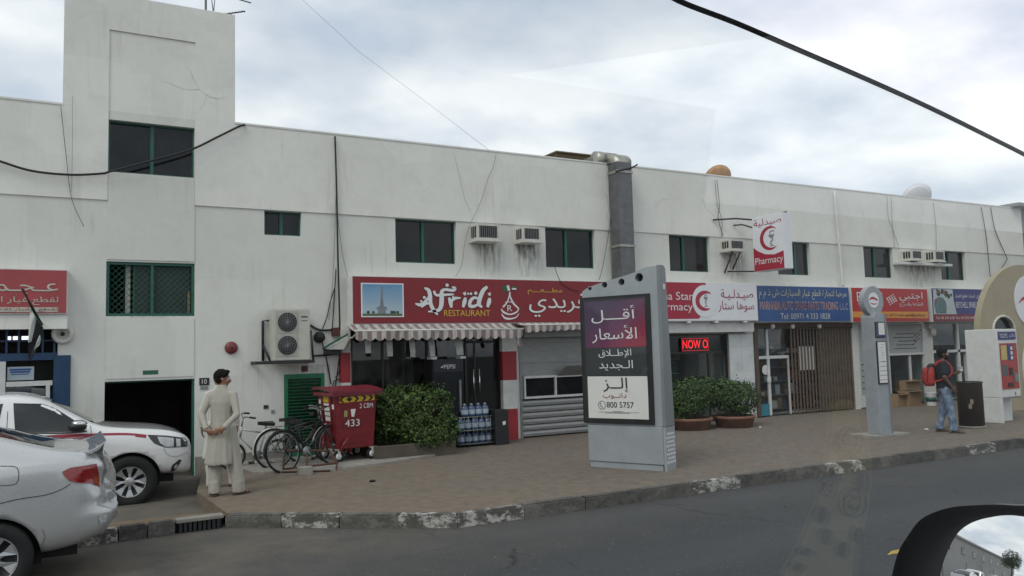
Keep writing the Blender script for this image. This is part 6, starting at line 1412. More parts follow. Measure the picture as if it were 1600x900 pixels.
mb = MB(); ca, cb = A0_+wA*.25, B0_+hB*.112; P = [(ca+.065*math.cos(2*math.pi*i/20), cb+.065*math.sin(2*math.pi*i/20), .01) for i in range(21)]; fr.ribbon(mb, P, .041, .043, 1); fr.ribbon(mb, [(ca-.02, cb+.035, .018), (ca-.03, cb, .012), (ca+.01, cb-.04, .018)], .041, .0435); mb.build('phone_symbol', LGREY, case)
mb = MB()
for (f0, f1, b_0) in ((.2, .86, .052), (.42, .6, .06), (.3, .7, .045)): fr.box(mb, A0_+wA*f0, A0_+wA*f1, B0_+hB*b_0, B0_+hB*b_0+.006, .041, .0422)
mb.build('small_print', LGREY, case)
mb = MB(); mb.raw([fr.p(a, b2, .05) for a, b2 in ((A0_-.03, B0_-.03), (A1_+.03, B0_-.03), (A1_+.03, B1_+.03), (A0_-.03, B1_+.03))], [(0, 1, 2, 3)]); mb.build('case_glass', mat_glass('case_glass', (.99, .99, .99), .02, .6, .03), case)
# ================================================================== bus stop post
c0, c1 = G(1352, 682), G(1402, 681); q = (c0+c1)/2+Vector((.10, 0, 0)); t = thing('bus_stop_post', 'grey bus stop post with a timetable case and a round head', 'bus stop', (q.x, q.y, 0)); PY = q.y-.12
fr = Frame((q.x, PY, 0)); GRP = M('stop_grey', (.30, .33, .35), .45, metal=.15, var=.12, vs=4); GRD = M('stop_grey_shaded', (.20, .215, .23), .5, metal=.15, var=.12, vs=4)
xl, xr = fr.px(1372, 680)[0], fr.px(1397, 680)[0]; xlt, xrt = fr.px(1342, 490)[0], fr.px(1370, 488)[0]; ztp = fr.px(1357, 489)[1]
mb = MB(); fr.box(mb, xl-.22, xr+.34, -.01, .05, -.5, .12); mb.build('base_plate', CONC, t)
cxm = (xl+xr)/2; hw = .165; mb = MB(); mb.prism([(cxm-hw, .05), (cxm+hw, .05), (cxm+hw, ztp-.09), (cxm+hw*.7, ztp), (cxm-hw*.7, ztp), (cxm-hw, ztp-.09)], fr.p, -.3, 0); mb.build('post', GRP, t, bevel=.01)
mb = MB(); fr.box(mb, cxm+hw+.002, cxm+hw+.12, .05, ztp-.02, -.3, -.04); mb.build('side_fin', GRD, t, bevel=.01)  # fin's darker grey carries the shade on that side
za, zb5, zc5, zd5 = [fr.px(1365, y)[1] for y in (503, 528, 533, 601)]
for nm, z0_, z1_ in (('map_case', zb5, za), ('timetable_case', zd5, zc5)):
    mb = MB(); fr.box(mb, cxm-hw+.02, cxm+hw-.02, z0_, z1_, .001, .02); cs = mb.build(nm, DARKST, t)
    mb = MB(); fr.box(mb, cxm-hw+.05, cxm+hw-.04, z0_+.025, z1_-.02, .021, .023); mb.build('sheet', PAPER, cs); mb = MB()
    if nm == 'map_case': fr.box(mb, cxm-hw+.05, cxm-hw+.10, z0_+.025, z1_-.02, .0235, .025); fr.box(mb, cxm-hw+.10, cxm+hw-.04, z0_+.025, z0_+.06, .0235, .025)
    else:
        for i in range(5): zz = z0_+.08+i*.09; fr.box(mb, cxm-hw+.07, cxm+hw-.05, zz, zz+.012, .0235, .025)
        for i in range(7): zz = z1_-.08-i*.055; fr.box(mb, cxm-.02, cxm+hw-.09-.03*(i % 3), zz, zz+.008, .0235, .025)
    mb.build('print', SNAVY if nm == 'map_case' else LGREY, cs)
a, b2 = fr.px(1358, 472.5); rr = fr.px(1375, 472.5)[0]-a; a = cxm-.08; mb = MB(); fr.disc(mb, a+.06, ztp+rr*.75, rr*.9, -.2, -.08, 32); hd = mb.build('round_head', GRP, t)
rr *= .9; a = a+.06; b2 = ztp+rr*.83; mb = MB(); fr.disc(mb, a, b2+rr*.05, rr*.52, -.08, -.076, 24); mb.build('roundel', SIGNW, hd); mb = MB(); fr.ribbon(mb, [(a-rr*.45, b2+rr*.08, .02), (a-rr*.1, b2+rr*.2, .05), (a+rr*.4, b2+rr*.05, .03)], -.0755, -.073); fr.ribbon(mb, [(a-rr*.35, b2-rr*.15, .015), (a, b2-.22*rr, .02), (a+rr*.3, b2-rr*.18, .015)], -.0755, -.073); mb.build('roundel_wave', SRED3, hd)
# ================================================================== ticket machine
k0, k1 = G(1567, 661.5), G(1602, 657); q = Vector((k0.x, k0.y, 0)); Uk = Vector((k1.x-k0.x, k1.y-k0.y, 0)).normalized(); ang = math.atan2(Uk.y, Uk.x)
t = thing('ticket_machine', 'white roadside ticket machine with a red panel and blue header', 'machine', q); fr = Frame(q, Uk, (0, 0, 1)); wk = .86; dk_ = .72; hk = fr.px(1565, 514)[1]
KWH = M('machine_white', (.62, .63, .61), .4, var=.12, vs=5); zs = fr.px(1585, 620)[1]
mb = MB(); fr.box(mb, 0, wk, zs, hk, -dk_, 0); mb.build('cabinet', KWH, t, bevel=.02)
mb = MB(); fr.box(mb, 0, .08, .0, zs-.002, -dk_, 0); fr.box(mb, .08, wk, 0, zs-.002, -dk_, -.22); mb.build('pedestal', KWH, t, bevel=.008)
mb = MB(); fr.box(mb, .08, wk, zs-.03, zs-.003, -.21, .0); mb.build('shelf_lip', GREY, t)
def kf(u, v): return wk*u, zs+(hk-zs)*v
def kbox(nm, u0, u1, v0, v1, n0, n1, mat, par=t, bv=0): mb = MB(); a, b2 = kf(u0, v0); c_, d2 = kf(u1, v1); fr.box(mb, a, c_, b2, d2, n0, n1); return mb.build(nm, mat, par, bevel=bv)
kp = kbox('red_panel', .1, .93, .12, .79, .001, .012, M('machine_red', (.36, .035, .03), .4, var=.3, vs=4))
kbox('blue_header', .06, .93, .84, .96, .001, .01, SNAVY, bv=.004); mb = MB(); a0, b0 = kf(.12, .87); a1, b1 = kf(.5, .93); fr.text(mb, 'TICKETS', a0, a1, b0, b1, .011, bold=.02); a0, b0 = kf(.58, .87); a1, b1 = kf(.88, .93); fr.text(mb, 'تذاكر', a0, a1, b0, b1, .011, bold=.02); mb.build('lettering', LWHITE, t)
kbox('notice', .14, .42, .55, .76, .0125, .014, M('machine_yellow', (.52, .42, .14), .5, var=.2, vs=9), kp); kp2 = kbox('blue_list', .44, .72, .54, .77, .0125, .014, SNAVY, kp)
for i in range(3): kbox('list_card', .60, .70, .55+.07*i, .60+.07*i, .0142, .016, PAPER, kp)
kbox('screen', .14, .40, .31, .47, .0125, .016, M('machine_screen', (.10, .12, .12), .2), kp); kbox('keypad', .48, .62, .32, .43, .0125, .03, DARKST, kp); kbox('card_slot', .70, .86, .22, .34, .0125, .04, GREY, kp); kbox('tray', .38, .6, .15, .21, .0125, .03, DARKST, kp); kbox('lock', .7, .74, .03, .07, .001, .01, STEEL)
# ================================================================== bus shelter
sh_y = 12.3; fr = Frame((0, sh_y, 0)); SHB = M('shelter_beige', (.34, .29, .195), .5, var=.12, vs=2)
cx, cz = fr.px(1603, 530); e1 = fr.px(1531, 508); Rr = math.hypot(e1[0]-cx, (e1[1]-cz)); top = fr.px(1600, 417)[1]
t = thing('bus_shelter', 'beige rounded bus shelter with arched windows and a white roundel', 'bus shelter', (cx, sh_y, 0)); Ry = top-cz+.05
o = [(cx+Rr*math.cos(R_(a)), cz+Ry*math.sin(R_(a))) for a in range(0, 181, 6)]; o = [(cx+Rr, 0)]+o+[(cx-Rr, 0)]
ahx0, ahz1 = fr.px(1550.5, 505)[0], fr.px(1567, 494)[1]; ahx1 = fr.px(1584, 505)[0]; am, ar_ = (ahx0+ahx1)/2, (ahx1-ahx0)/2; az0 = ahz1-.95
arch = [(am+ar_*math.cos(R_(a)), ahz1-ar_*.75+ar_*.75*math.sin(R_(a))) for a in range(0, 181, 12)]+[(ahx0, az0), (ahx1, az0)]
bm2, br2 = cx+.9, 1.15
arch2 = [(bm2+br2*math.cos(R_(a)), 1.1+br2*.9*math.sin(R_(a))) for a in range(0, 181, 10)]+[(bm2-br2, .3), (bm2+br2, .3)]
lps = [[Vector((a, b2, 0)) for a, b2 in q_] for q_ in (o, arch, arch2)]; flat = [v for lp in lps for v in lp]; trs = tessellate_polygon(lps); k = len(flat); mb = MB()
fsx = [tuple(x) for x in trs]+[tuple(i+k for i in reversed(x)) for x in trs]; s0 = 0
for lp in lps: m_ = len(lp); fsx += [(s0+i, s0+(i+1) % m_, k+s0+(i+1) % m_, k+s0+i) for i in range(m_)]; s0 += m_
mb.raw([fr.p(v.x, v.y, 0) for v in flat]+[fr.p(v.x, v.y, -.16) for v in flat], fsx); mb.build('shell', SHB, t)
for q_, nm in ((arch, 'arched_window'), (arch2, 'arched_opening')):
    mb = MB(); P = [fr.p(a, b2, .01) for a, b2 in q_]; mb.tube(P+[P[0]], .035, 6); w = mb.build(nm, OFFW, t); mb = MB(); mb.prism(q_, fr.p, -.1, -.09); mb.build('pane', DGLASS, w)
ra, rb = fr.px(1607, 470); rrr = ra-fr.px(1584.5, 470)[0]; mb = MB(); fr.disc(mb, ra, rb, rrr, .001, .02, 32); rd_ = mb.build('roundel', SIGNW, t)
mb = MB(); fr.ribbon(mb, [(ra-rrr*.75, rb-rrr*.1, .015), (ra-rrr*.35, rb+.1*rrr, .09), (ra+rrr*.2, rb+.0, .1), (ra+rrr*.7, rb+.2*rrr, .03)], .021, .024); mb.build('roundel_wave', SRED3, rd_)
# ================================================================== brown litter bin
q = G(1519, 668); t = thing('litter_bin', 'brown cylindrical litter bin with a pale base ring', 'bin', (q.x, q.y, 0)); h_ = fr.px(0, 0) and (Frame((q.x, q.y, 0)).px(1503, 598)[1]); rb_ = .25
LB = M('litter_brown', (.035, .025, .02), .5, var=.3, vs=6); MB().lathe([(0, .05), (rb_, .05), (rb_, h_-.02), (rb_+.01, h_), (rb_-.02, h_), (rb_-.03, h_-.1), (0, h_-.1)], 32).build('drum', LB, t, world=False)
MB().lathe([(0, 0), (rb_+.015, 0), (rb_+.02, .045), (0, .045)], 32).build('base_ring', CONC, t, world=False); MB().lathe([(rb_+.012, h_-.015), (rb_+.02, h_+.01), (rb_-.01, h_+.015)], 32).build('top_ring', BLACK, t, world=False)
mb = MB(); 
for i, a in enumerate((-150, -142)): mb.box(-.03, .03, -.004, .004, .42+.1*i, .52+.1*i, Matrix.Rotation(R_(a+90), 4, 'Z') @ Matrix.Translation((0, -rb_-.004, 0)))
mb.build('sticker', M('sticker_tan', (.22, .18, .13), .6), t, world=False)
# ================================================================== flag on a leaning pole
Yq = 15.0; A, B = W(69, 512, Yq+.3), W(34, 451, Yq-.25); t = thing('flag', 'drooping black, white, green and red flag on a slanted pole at the blue shop', 'flag', (A.x, A.y, A.z)); MB().tube([A, B], .014, 8).build('pole', DARKST, t)
def cloth(pts, mat, nm, seed=0, dy=0.0):
    n = 10; mb = MB(); vs = []
    (a, b2), (c, d2) = pts                         # two edge curves in pixels
    a, c2 = smooth_curve(a, 4), smooth_curve(c if False else b2, 4); m_ = min(len(a), len(c2))
    for i in range(m_):
        for j in range(5):
            f = j/4; x = a[i][0]+(c2[i][0]-a[i][0])*f; y = a[i][1]+(c2[i][1]-a[i][1])*f; vs.append(W(x, y, Yq+.02+dy+.03*math.sin(f*6+i*.5+seed)))
    mb.raw(vs, [(i*5+j, i*5+j+1, (i+1)*5+j+1, (i+1)*5+j) for i in range(m_-1) for j in range(4)], True); return mb.build(nm, mat, t)
cloth((([(48, 480), (46, 500), (44, 535)], [(57, 497), (54, 512), (49, 534)]), (0, 0)), M('flag_white_cloth', (.5, .52, .5), .8, var=.1), 'white_stripe', 0, -.06)
cloth((([(57, 497), (50, 525), (44, 540), (45, 562)], [(68, 512), (64, 525), (58, 543), (47, 565)]), (0, 0)), M('flag_black_cloth', (.014, .016, .018), .8), 'black_stripe', 1)
cloth((([(37, 455), (45, 470), (55, 490), (67, 511)], [(35, 453), (46, 477), (56, 496), (68, 513)]), (0, 0)), M('flag_green_cloth', (.015, .10, .05), .8), 'green_stripe', 2, -.07); cloth((([(34, 451), (40, 463)], [(38, 452), (44, 464)]), (0, 0)), M('flag_red_cloth', (.3, .03, .03), .8), 'red_stripe', 3)
cloth((([(62, 523), (57, 535), (52, 548)], [(64, 528), (62, 538), (56, 544)]), (0, 0)), M('flag_white_cloth', (0, 0, 0)), 'white_corner', 2, -.08)
# ================================================================== litter
for i, (px, py, z_, s_, lb) in enumerate(((1448, 672, 0, .05, 'small crumpled white paper on the pavement by the bus stop'), (1188, 668, 0, .035, 'tiny white scrap on the pavement by the wide planter'), (582, 753, 0, .05, 'dark flattened scrap on the pavement before the hedge'))):
    p = G(px, py, z_); b2 = bmesh.new(); bmesh.ops.create_icosphere(b2, subdivisions=1, radius=s_)
    for v in b2.verts: v.co = Vector((v.co.x*random.uniform(.7, 1.3), v.co.y*random.uniform(.7, 1.3), max(-s_*.3, v.co.z*.45)))
    tag(MB().bm(b2, Matrix.Translation(p+Vector((0, 0, s_*.3)))).build('paper_scrap', PAPER if i < 2 else DARKST), lb, 'litter')
# ================================================================== cars
def evaluated(me, mods):
    """mesh after modifiers: mods is a list of (type, settings)"""
    o = bpy.data.objects.new('work', me); C.objects.link(o)
    for ty, kw in mods:
        m = o.modifiers.new(ty, ty)
        for k, v in kw.items(): setattr(m, k, v)
    dg = bpy.context.evaluated_depsgraph_get(); r = bpy.data.meshes.new_from_object(o.evaluated_get(dg)); bpy.data.objects.remove(o); return r
class Car:
    def __init__(s, root, stations, d, Yn, Xr, gz_):
        s.root = root; s.d = d; s.Yn = Yn; s.Xr = Xr; s.g = gz_
        rings = []
        for (x, zb, belt, zt, w, wr) in stations:
            cab = zt-belt
            pts = [(0, zb), (.7*w, zb), (.955*w, zb+.05), (.995*w, zb+(belt-zb)*.3), (w, zb+(belt-zb)*.62), (.985*w, belt-.05), (.945*w, belt+min(.015, cab*.1))]
            if cab > .28: pts += [(w*.945+(wr+.05-w*.945)*.55, belt+cab*.52), (wr+.045, zt-.075), (wr*.86, zt-.02), (wr*.45, zt-.003), (0, zt)]
            else: pts += [(w*.93+(wr-w*.93)*.3, belt+cab*.5), (w*.9+(wr-w*.9)*.6, zt-cab*.18), (wr*.86, zt-.012), (wr*.45, zt-.002), (0, zt)]
            rings.append([(x, y, z) for y, z in pts]+[(x, -y, z) for y, z in reversed(pts[1:-1])])
        n = len(rings[0]); vs = [p for r in rings for p in r]; fs = [(i*n+j, i*n+(j+1) % n, (i+1)*n+(j+1) % n, (i+1)*n+j) for i in range(len(rings)-1) for j in range(n)]+[tuple(range(n-1, -1, -1)), tuple((len(rings)-1)*n+j for j in range(n))]
        mb = MB(); mb.raw(vs, fs, True); s.me = evaluated(mb.mesh('body'), [('SUBSURF', dict(levels=2))])
        s.bvh = BVHTree.FromPolygons([v.co.copy() for v in s.me.vertices], [list(p.vertices) for p in s.me.polygons])
    def xz(s, px, py):                             # a pixel on the near flank, in car coordinates
        p = W(px, py, s.Yn); return (p.x-s.Xr)*s.d, p.z-s.g
    def yat(s, x, z, side):
        h = s.bvh.ray_cast(Vector((x, 3*side, z)), Vector((0, -side, 0)))
        return h[0].y if h[0] else None
    def arches(s, axles, r, w):
        me = s.me
        for x in axles:
            c = MB(); c.cyl((x, -2, r*.97), (x, 2, r*.97), r*1.17, n=40); co = bpy.data.objects.new('cut', c.mesh('cut')); C.objects.link(co)
            i = MB(); i.box(x-r*1.3, x+r*1.3, -w+.42, w-.42, 0, 2); 
            me = evaluated(me, [('BOOLEAN', dict(object=co, operation='DIFFERENCE', solver='EXACT'))]); bpy.data.objects.remove(co)
        s.me = me
    def patch(s, name, poly, mat, off=.004, side=None, parent=None, cuts=3, thick=0):
        """a panel following the flank: outline in (x, z)"""
        obs = []
        for sd in ((-1, 1) if side is None else (side,)):
            b = bmesh.new(); tri = tessellate_polygon([[Vector((x, z, 0)) for x, z in poly]]); vs = [b.verts.new((x, 0, z)) for x, z in poly]
            for t in tri:
                try: b.faces.new([vs[i] for i in t])
                except ValueError: pass
            for _ in range(cuts): bmesh.ops.subdivide_edges(b, edges=[e for e in b.edges if e.calc_length() > .06], cuts=1, use_grid_fill=True); bmesh.ops.triangulate(b, faces=[f for f in b.faces if len(f.verts) > 4])
            last = sd*.8
            for v in b.verts:
                y = s.yat(v.co.x, v.co.z, sd)
                if y is None: h = s.bvh.find_nearest(Vector((v.co.x, sd*.8, v.co.z))); v.co = h[0]+h[1]*off
                else: v.co.y = y+sd*off
            bmesh.ops.recalc_face_normals(b, faces=b.faces[:]); me = bpy.data.meshes.new(name); b.to_mesh(me); b.free()
            obs.append(link(name, me, mat, parent or s.root, True, world=False))
        return obs[0]
    def line(s, name, pts, w, mat, off=.003, side=None, parent=None, k=4):
        """a narrow band along a line on the flank: pts (x, z)"""
        for sd in ((-1, 1) if side is None else (side,)):
            c = smooth_curve(pts, k); mb = MB(); vs = []
            for i, (x, z) in enumerate(c):
                i0, i1 = max(0, i-1), min(len(c)-1, i+1); dx, dz = c[i1][0]-c[i0][0], c[i1][1]-c[i0][1]; q = math.hypot(dx, dz) or 1; ww = w if isinstance(w, float) else w[0]+(w[1]-w[0])*i/(len(c)-1)
                for e_ in (1, -1):
                    xx, zz = x-dz/q*ww/2*e_, z+dx/q*ww/2*e_; y = s.yat(xx, zz, sd); vs.append((xx, y+sd*off, zz) if y is not None else tuple(s.bvh.find_nearest(Vector((xx, sd*.8, zz)))[0]))
            mb.raw(vs, [(2*i, 2*i+1, 2*i+3, 2*i+2) for i in range(len(c)-1)], True); o = mb.build(name, mat, parent or s.root, world=False)
        return o
    def top(s, name, poly, mat, off=.004, cuts=3, parent=None):
        b = bmesh.new(); tri = tessellate_polygon([[Vector((x, y, 0)) for x, y in poly]]); vs = [b.verts.new((x, y, 0)) for x, y in poly]
        for t in tri: b.faces.new([vs[i] for i in t])
        for _ in range(cuts): bmesh.ops.subdivide_edges(b, edges=[e for e in b.edges if e.calc_length() > .08], cuts=1, use_grid_fill=True); bmesh.ops.triangulate(b, faces=[f for f in b.faces if len(f.verts) > 4])
        for v in b.verts:
            h = s.bvh.ray_cast(Vector((v.co.x, v.co.y, 4)), Vector((0, 0, -1))); v.co = (h[0]+h[1]*off) if h[0] else v.co
        bmesh.ops.recalc_face_normals(b, faces=b.faces[:]); me = bpy.data.meshes.new(name); b.to_mesh(me); b.free(); return link(name, me, mat, parent or s.root, True, world=False)
def car_wheel(root, x, y, r, rim_r, mat, spokes, sd, width=.2):
    T = Matrix.Translation((x, y, r)) @ Matrix.Rotation(R_(90)*sd, 4, 'X')       # local +Z points outwards from the car
    wd_ = width/2; w = MB().lathe([(rim_r, -wd_), (r*.93, -wd_), (r, -wd_*.7), (r, wd_*.7), (r*.93, wd_), (rim_r+.01, wd_*.96), (rim_r, wd_*.8)], 40, T, True).build('wheel', RUBBER, root, world=False)
    MB().lathe([(rim_r, wd_*.8), (rim_r-.012, wd_*.85), (rim_r-.03, wd_*.3), (.0, wd_*.2)], 40, T).build('rim', DARKST, w, world=False)
    mb = MB()
    for i in range(spokes):
        a = 2*math.pi*i/spokes; h = math.pi/spokes
        P = [(.045, a-h*.8), (rim_r*.55, a-h*.42), (rim_r*.985, a-h*.62), (rim_r*.985, a+h*.62), (rim_r*.55, a+h*.42), (.045, a+h*.8)]
        mb.prism([(q*math.cos(b_), q*math.sin(b_)) for q, b_ in P], lambda aa, bb, n: T @ Vector((aa, bb, n+wd_*(.62-.25*(math.hypot(aa, bb) > rim_r*.8)*-1))), -.02, 0.0)
    mb.lathe([(rim_r*.92, wd_*.66), (rim_r, wd_*.92), (rim_r+.004, wd_*.9), (rim_r+.002, wd_*.6)], 40, T, True); mb.lathe([(0, wd_*.72), (.05, wd_*.7), (.07, wd_*.6), (.07, wd_*.4)], 24, T)
    mb.build('hubcap', mat, w, world=False); return w
WPAINT = mat_paint('white_car_paint', (.70, .70, .70), 0, .25); SPAINT = mat_paint('silver_car_paint', (.49, .495, .495), .35, .28)
HUB = M('hubcap_silver', (.42, .43, .44), .35, metal=.5, var=.1); CARGL = M('car_window_glass', (.012, .015, .016), .04, spec=.6, var=.4, vs=2, rvar=.02); GAP = M('panel_gap', (.03, .03, .032), .6)
LAMP = M('lamp_lens', (.5, .52, .53), .12, var=.3, vs=8); LAMPD = M('lamp_dark', (.03, .03, .034), .2, spec=.6); RLENS = M('tail_lamp_red', (.26, .006, .008), .14, spec=.6, var=.35, vs=14, coat=.6); CARRED = M('stripe_red', (.27, .02, .04), .35, var=.1)
UNDER = M('underbody', (.012, .012, .012), .9)
# ---- white pickup parked on the yard
PG = -.2; YN = 13.0; XF = W(303, 715, YN).x; Lp = 5.25
pk = thing('white_pickup', 'white pickup with dark red side stripes parked before the dark doorway', 'pickup', (XF-Lp, YN+.9, PG))
ps = [(0, .5, .86, 1.02, .84, .74), (.04, .48, .9, 1.04, .87, .78), (.5, .46, .95, 1.06, .89, .82), (1.9, .42, .98, 1.08, .89, .82), (2.02, .40, 1.12, 1.5, .89, .66), (2.2, .40, 1.14, 1.66, .89, .62), (2.7, .38, 1.15, 1.72, .89, .62), (3.15, .38, 1.15, 1.70, .89, .60), (3.5, .38, 1.13, 1.52, .89, .62), (3.9, .40, 1.10, 1.24, .89, .70), (4.12, .42, 1.07, 1.17, .895, .76), (4.7, .42, 1.03, 1.12, .895, .78), (4.98, .40, .98, 1.07, .875, .76), (5.14, .38, .92, 1.0, .83, .68), (5.22, .38, .84, .92, .75, .56), (5.25, .44, .76, .84, .66, .46)]
cr = Car(pk, ps, 1, YN, XF-Lp, PG); axF = cr.xz(203, 752)[0]; axR = axF-3.02; rW = .37
cr.arches((axF, axR), rW, .89)
body = link('body', cr.me, WPAINT, pk, True, world=False)
mb = MB(); mb.box(.3, Lp-.25, -.62, .62, .3, .62)
for ax in (axF, axR): mb.box(ax-.42, ax+.42, -.60, .60, .25, 1.0)
mb.build('underbody', UNDER, pk, world=False)
for ax in (axF, axR):
    for sd in (-1, 1): car_wheel(pk, ax, sd*.77*1.0, rW, .215, HUB, 8, 1 if sd < 0 else -1, .24)
q = lambda *pp: [cr.xz(*p) for p in pp]
dw = q((19.5, 631), (67, 632), (88, 640), (113, 655.5), (131, 668), (132, 673), (105, 675.5), (23, 675.5)); cr.patch('door_window', dw, CARGL, .004)
x2 = dw[0][0]-.12; cr.patch('rear_door_window', [(x2, dw[0][1]), (x2-.06, dw[-1][1]), (x2-.78, dw[-1][1]), (x2-.62, dw[0][1]-.06)], CARGL, .004)
cr.line('door_gap', q((142, 666), (143, 680), (143.5, 694), (142, 730), (140, 752)), .008, GAP); cr.line('door_gap', [(dw[0][0]-.06, dw[0][1]+.05), (dw[0][0]-.06, .75), (dw[0][0]-.0, .5)], .008, GAP)
cr.line('window_sill', q((22, 677), (60, 677), (105, 677), (136, 674)), .02, GAP, .006)
cr.line('stripe', q((56, 684), (90, 681.5), (144, 679.5), (190, 678.5), (215, 679.5)), (.035, .03), CARRED, .004); cr.line('stripe', q((212, 680.2), (229, 682)), .045, CARRED, .0045)
for a_, b2, c_ in (((64, 687), (100, 684), (142, 680)), ((72, 691), (105, 687), (142, 681)), ((80, 694.5), (112, 689), (142, 682))): cr.line('stripe', q(a_, b2, c_), (.03, .008), CARRED, .005)
for i in range(5): cr.line('small_badge', q((116+i*5, 692), (119+i*5, 692)), .022, GREY, .004, -1)
hl = cr.patch('headlight', q((230.5, 679.5), (262, 681), (290, 685), (295, 690), (295, 699), (258, 699.5), (241, 693), (235, 686)), LAMPD, .006); cr.patch('lamp_lens', q((246, 682.5), (262, 683.5), (272, 685), (272, 698), (258, 698), (250, 692)), LAMP, .010, parent=hl, side=-1); cr.patch('lamp_lens', q((276, 685.5), (283, 686.5), (283, 698), (276, 698)), LAMP, .010, parent=hl, side=-1)
cr.patch('fog_recess', q((266, 738), (270, 727), (280, 718.5), (285, 719), (277, 733), (272, 738)), GAP, .005); cr.patch('fog_lamp', q((272.5, 733), (274, 727), (278, 726), (277, 732)), LAMP, .010)
cr.line('bumper_crease', q((256, 701), (262, 710), (275, 714), (295, 708)), .012, M('white_shadow_line', (.4, .41, .42), .4), .003)
for sd in (-1, 1):
    mx_, mz_ = cr.xz(121, 666); yy = sd*.98; m_ = MB().sphere((mx_, yy, mz_), 1, 16, 10, (.12, .10, .085)).build('door_mirror', BLACK, pk, world=False); MB().sphere((mx_+.015, yy, mz_+.035), 1, 16, 8, (.108, .092, .06)).build('mirror_cap', CHROME, m_, world=False); MB().box(mx_+.02, mx_+.08, min(yy, sd*.80), max(yy, sd*.80), mz_-.05, mz_-.01).build('mirror_arm', BLACK, m_, world=False)
cr.top('windscreen', [(3.38, -.50), (3.38, .50), (3.92, .64), (3.92, -.64)], CARGL, .004)
mb = MB(); mb.box(Lp-.06, Lp+.012, -.5, .5, .62, .82); gr = mb.build('grille', BLACK, pk, world=False, bevel=.015)
for i in range(3): MB().box(Lp+.0125, Lp+.022, -.47, .47, .65+.055*i, .67+.055*i).build('grille_bar', CHROME, gr, world=False)
# cargo bed opening
MB().box(.12, 1.85, -.7, .7, 1.045, 1.075).build('bed_cover', BLACK, pk, world=False)
for sd in (-1, 1): MB().bbox(dw[0][0]+.05, dw[0][0]+.22, sd*.885-.02, sd*.885+.02, .86, .885, .008).build('door_handle', CHROME, pk, world=False)

# ---- dented silver sedan on the road
SG = RZ; YS_ = 8.6; XE = W(186, 785, YS_+.25).x; Ls = 4.75
sd_root = thing('silver_sedan', 'silver saloon car with a dented rear corner standing at the kerb', 'car', (XE, YS_+.9, SG), R_(180))
ss = [(0, .58, .80, .93, .56, .44), (.03, .50, .86, 1.0, .66, .52), (.1, .42, 1.04, 1.17, .77, .62), (.22, .35, 1.13, 1.22, .83, .68), (.45, .30, 1.16, 1.24, .87, .70), (.72, .28, 1.15, 1.31, .89, .64), (1.1, .26, 1.12, 1.46, .895, .58), (1.5, .24, 1.05, 1.54, .9, .56), (2.2, .23, 1.03, 1.57, .9, .57), (2.9, .23, 1.0, 1.5, .9, .56), (3.35, .23, .98, 1.30, .9, .62), (3.7, .24, .96, 1.1, .895, .68), (4.3, .27, .88, 1.0, .86, .68), (4.6, .3, .78, .88, .78, .58), (4.72, .36, .68, .78, .66, .46), (4.75, .42, .62, .70, .56, .38)]
cs = Car(sd_root, ss, -1, YS_, XE, SG); aR = cs.xz(-14, 860)[0]; aF = aR+2.7; rS = .325
cs.arches((aR, aF), rS, .9)
# crumple the near rear corner (the flank facing the street)
for v in cs.me.vertices:
    if v.co.x < .34 and v.co.y > .2 and .68 < v.co.z < 1.24:
        k = (1-v.co.x/.34)*min(1, (v.co.y-.2)/.3); nz = noise.noise(v.co*7); v.co.y -= .10*k*(.7+nz*.8); v.co.x += .12*k*(.8+nz*.7)
    if v.co.x < .5 and v.co.y > .3 and .3 < v.co.z < .75: v.co += Vector((.03, -.02, .01))*noise.noise(v.co*9)*max(0, 1-v.co.x/.5)
link('body', cs.me, SPAINT, sd_root, True, world=False)
cs.bvh = BVHTree.FromPolygons([v.co.copy() for v in cs.me.vertices], [list(p.vertices) for p in cs.me.polygons])
NS = 1                                             # the car is turned round, so its near flank is local +y
mb = MB(); mb.box(.35, Ls-.3, -.6, .6, .24, .6)
for ax in (aR, aF): mb.box(ax-.38, ax+.38, -.62, .62, .2, .9)
mb.build('underbody', UNDER, sd_root, world=False)
for ax in (aR, aF):
    for s_ in (-1, 1): car_wheel(sd_root, ax, s_*.79, rS, .205, HUB, 7, 1 if s_ < 0 else -1)
q = lambda *pp: [cs.xz(*p) for p in pp]
tl = cs.patch('tail_lamp', q((97, 738), (110, 731.5), (135, 728.5), (152, 727), (156, 745), (157, 764), (145, 758), (120, 755), (108, 751.5), (101, 745)), RLENS, .012); cs.patch('lamp_amber', q((147, 749), (155, 749), (156, 762), (148, 759)), M('lamp_amber', (.3, .05, .01), .2), .015, parent=tl, side=NS)
cs.line('bumper_seam', q((0, 787), (30, 780), (70, 774), (95, 766), (110, 757)), .007, GAP)
cs.line('fuel_flap', q((0, 729.5), (22, 730), (28, 735), (29, 745), (25, 756), (8, 759), (0, 759)), .006, GAP)
rq = cs.xz(-60, 664)[0]
cs.patch('side_window', [(rq+.15, 1.12), (rq+.3, 1.32), (rq+.62, 1.46), (rq+.95, 1.49), (rq+.95, 1.10)], CARGL, .004); cs.patch('side_window', [(rq+1.02, 1.10), (rq+1.02, 1.49), (rq+1.3, 1.47), (rq+1.75, 1.22), (rq+1.95, 1.07)], CARGL, .004)
for xx in (rq+.98, rq+.0): cs.line('door_gap', [(xx, 1.05), (xx, .8), (xx, .4)], .007, GAP)
cs.top('rear_screen', [(.56, -.58), (.56, .58), (1.36, .50), (1.36, -.50)], CARGL, .005); cs.top('windscreen', [(2.85, -.47), (2.85, .47), (3.5, .58), (3.5, -.58)], CARGL, .005)
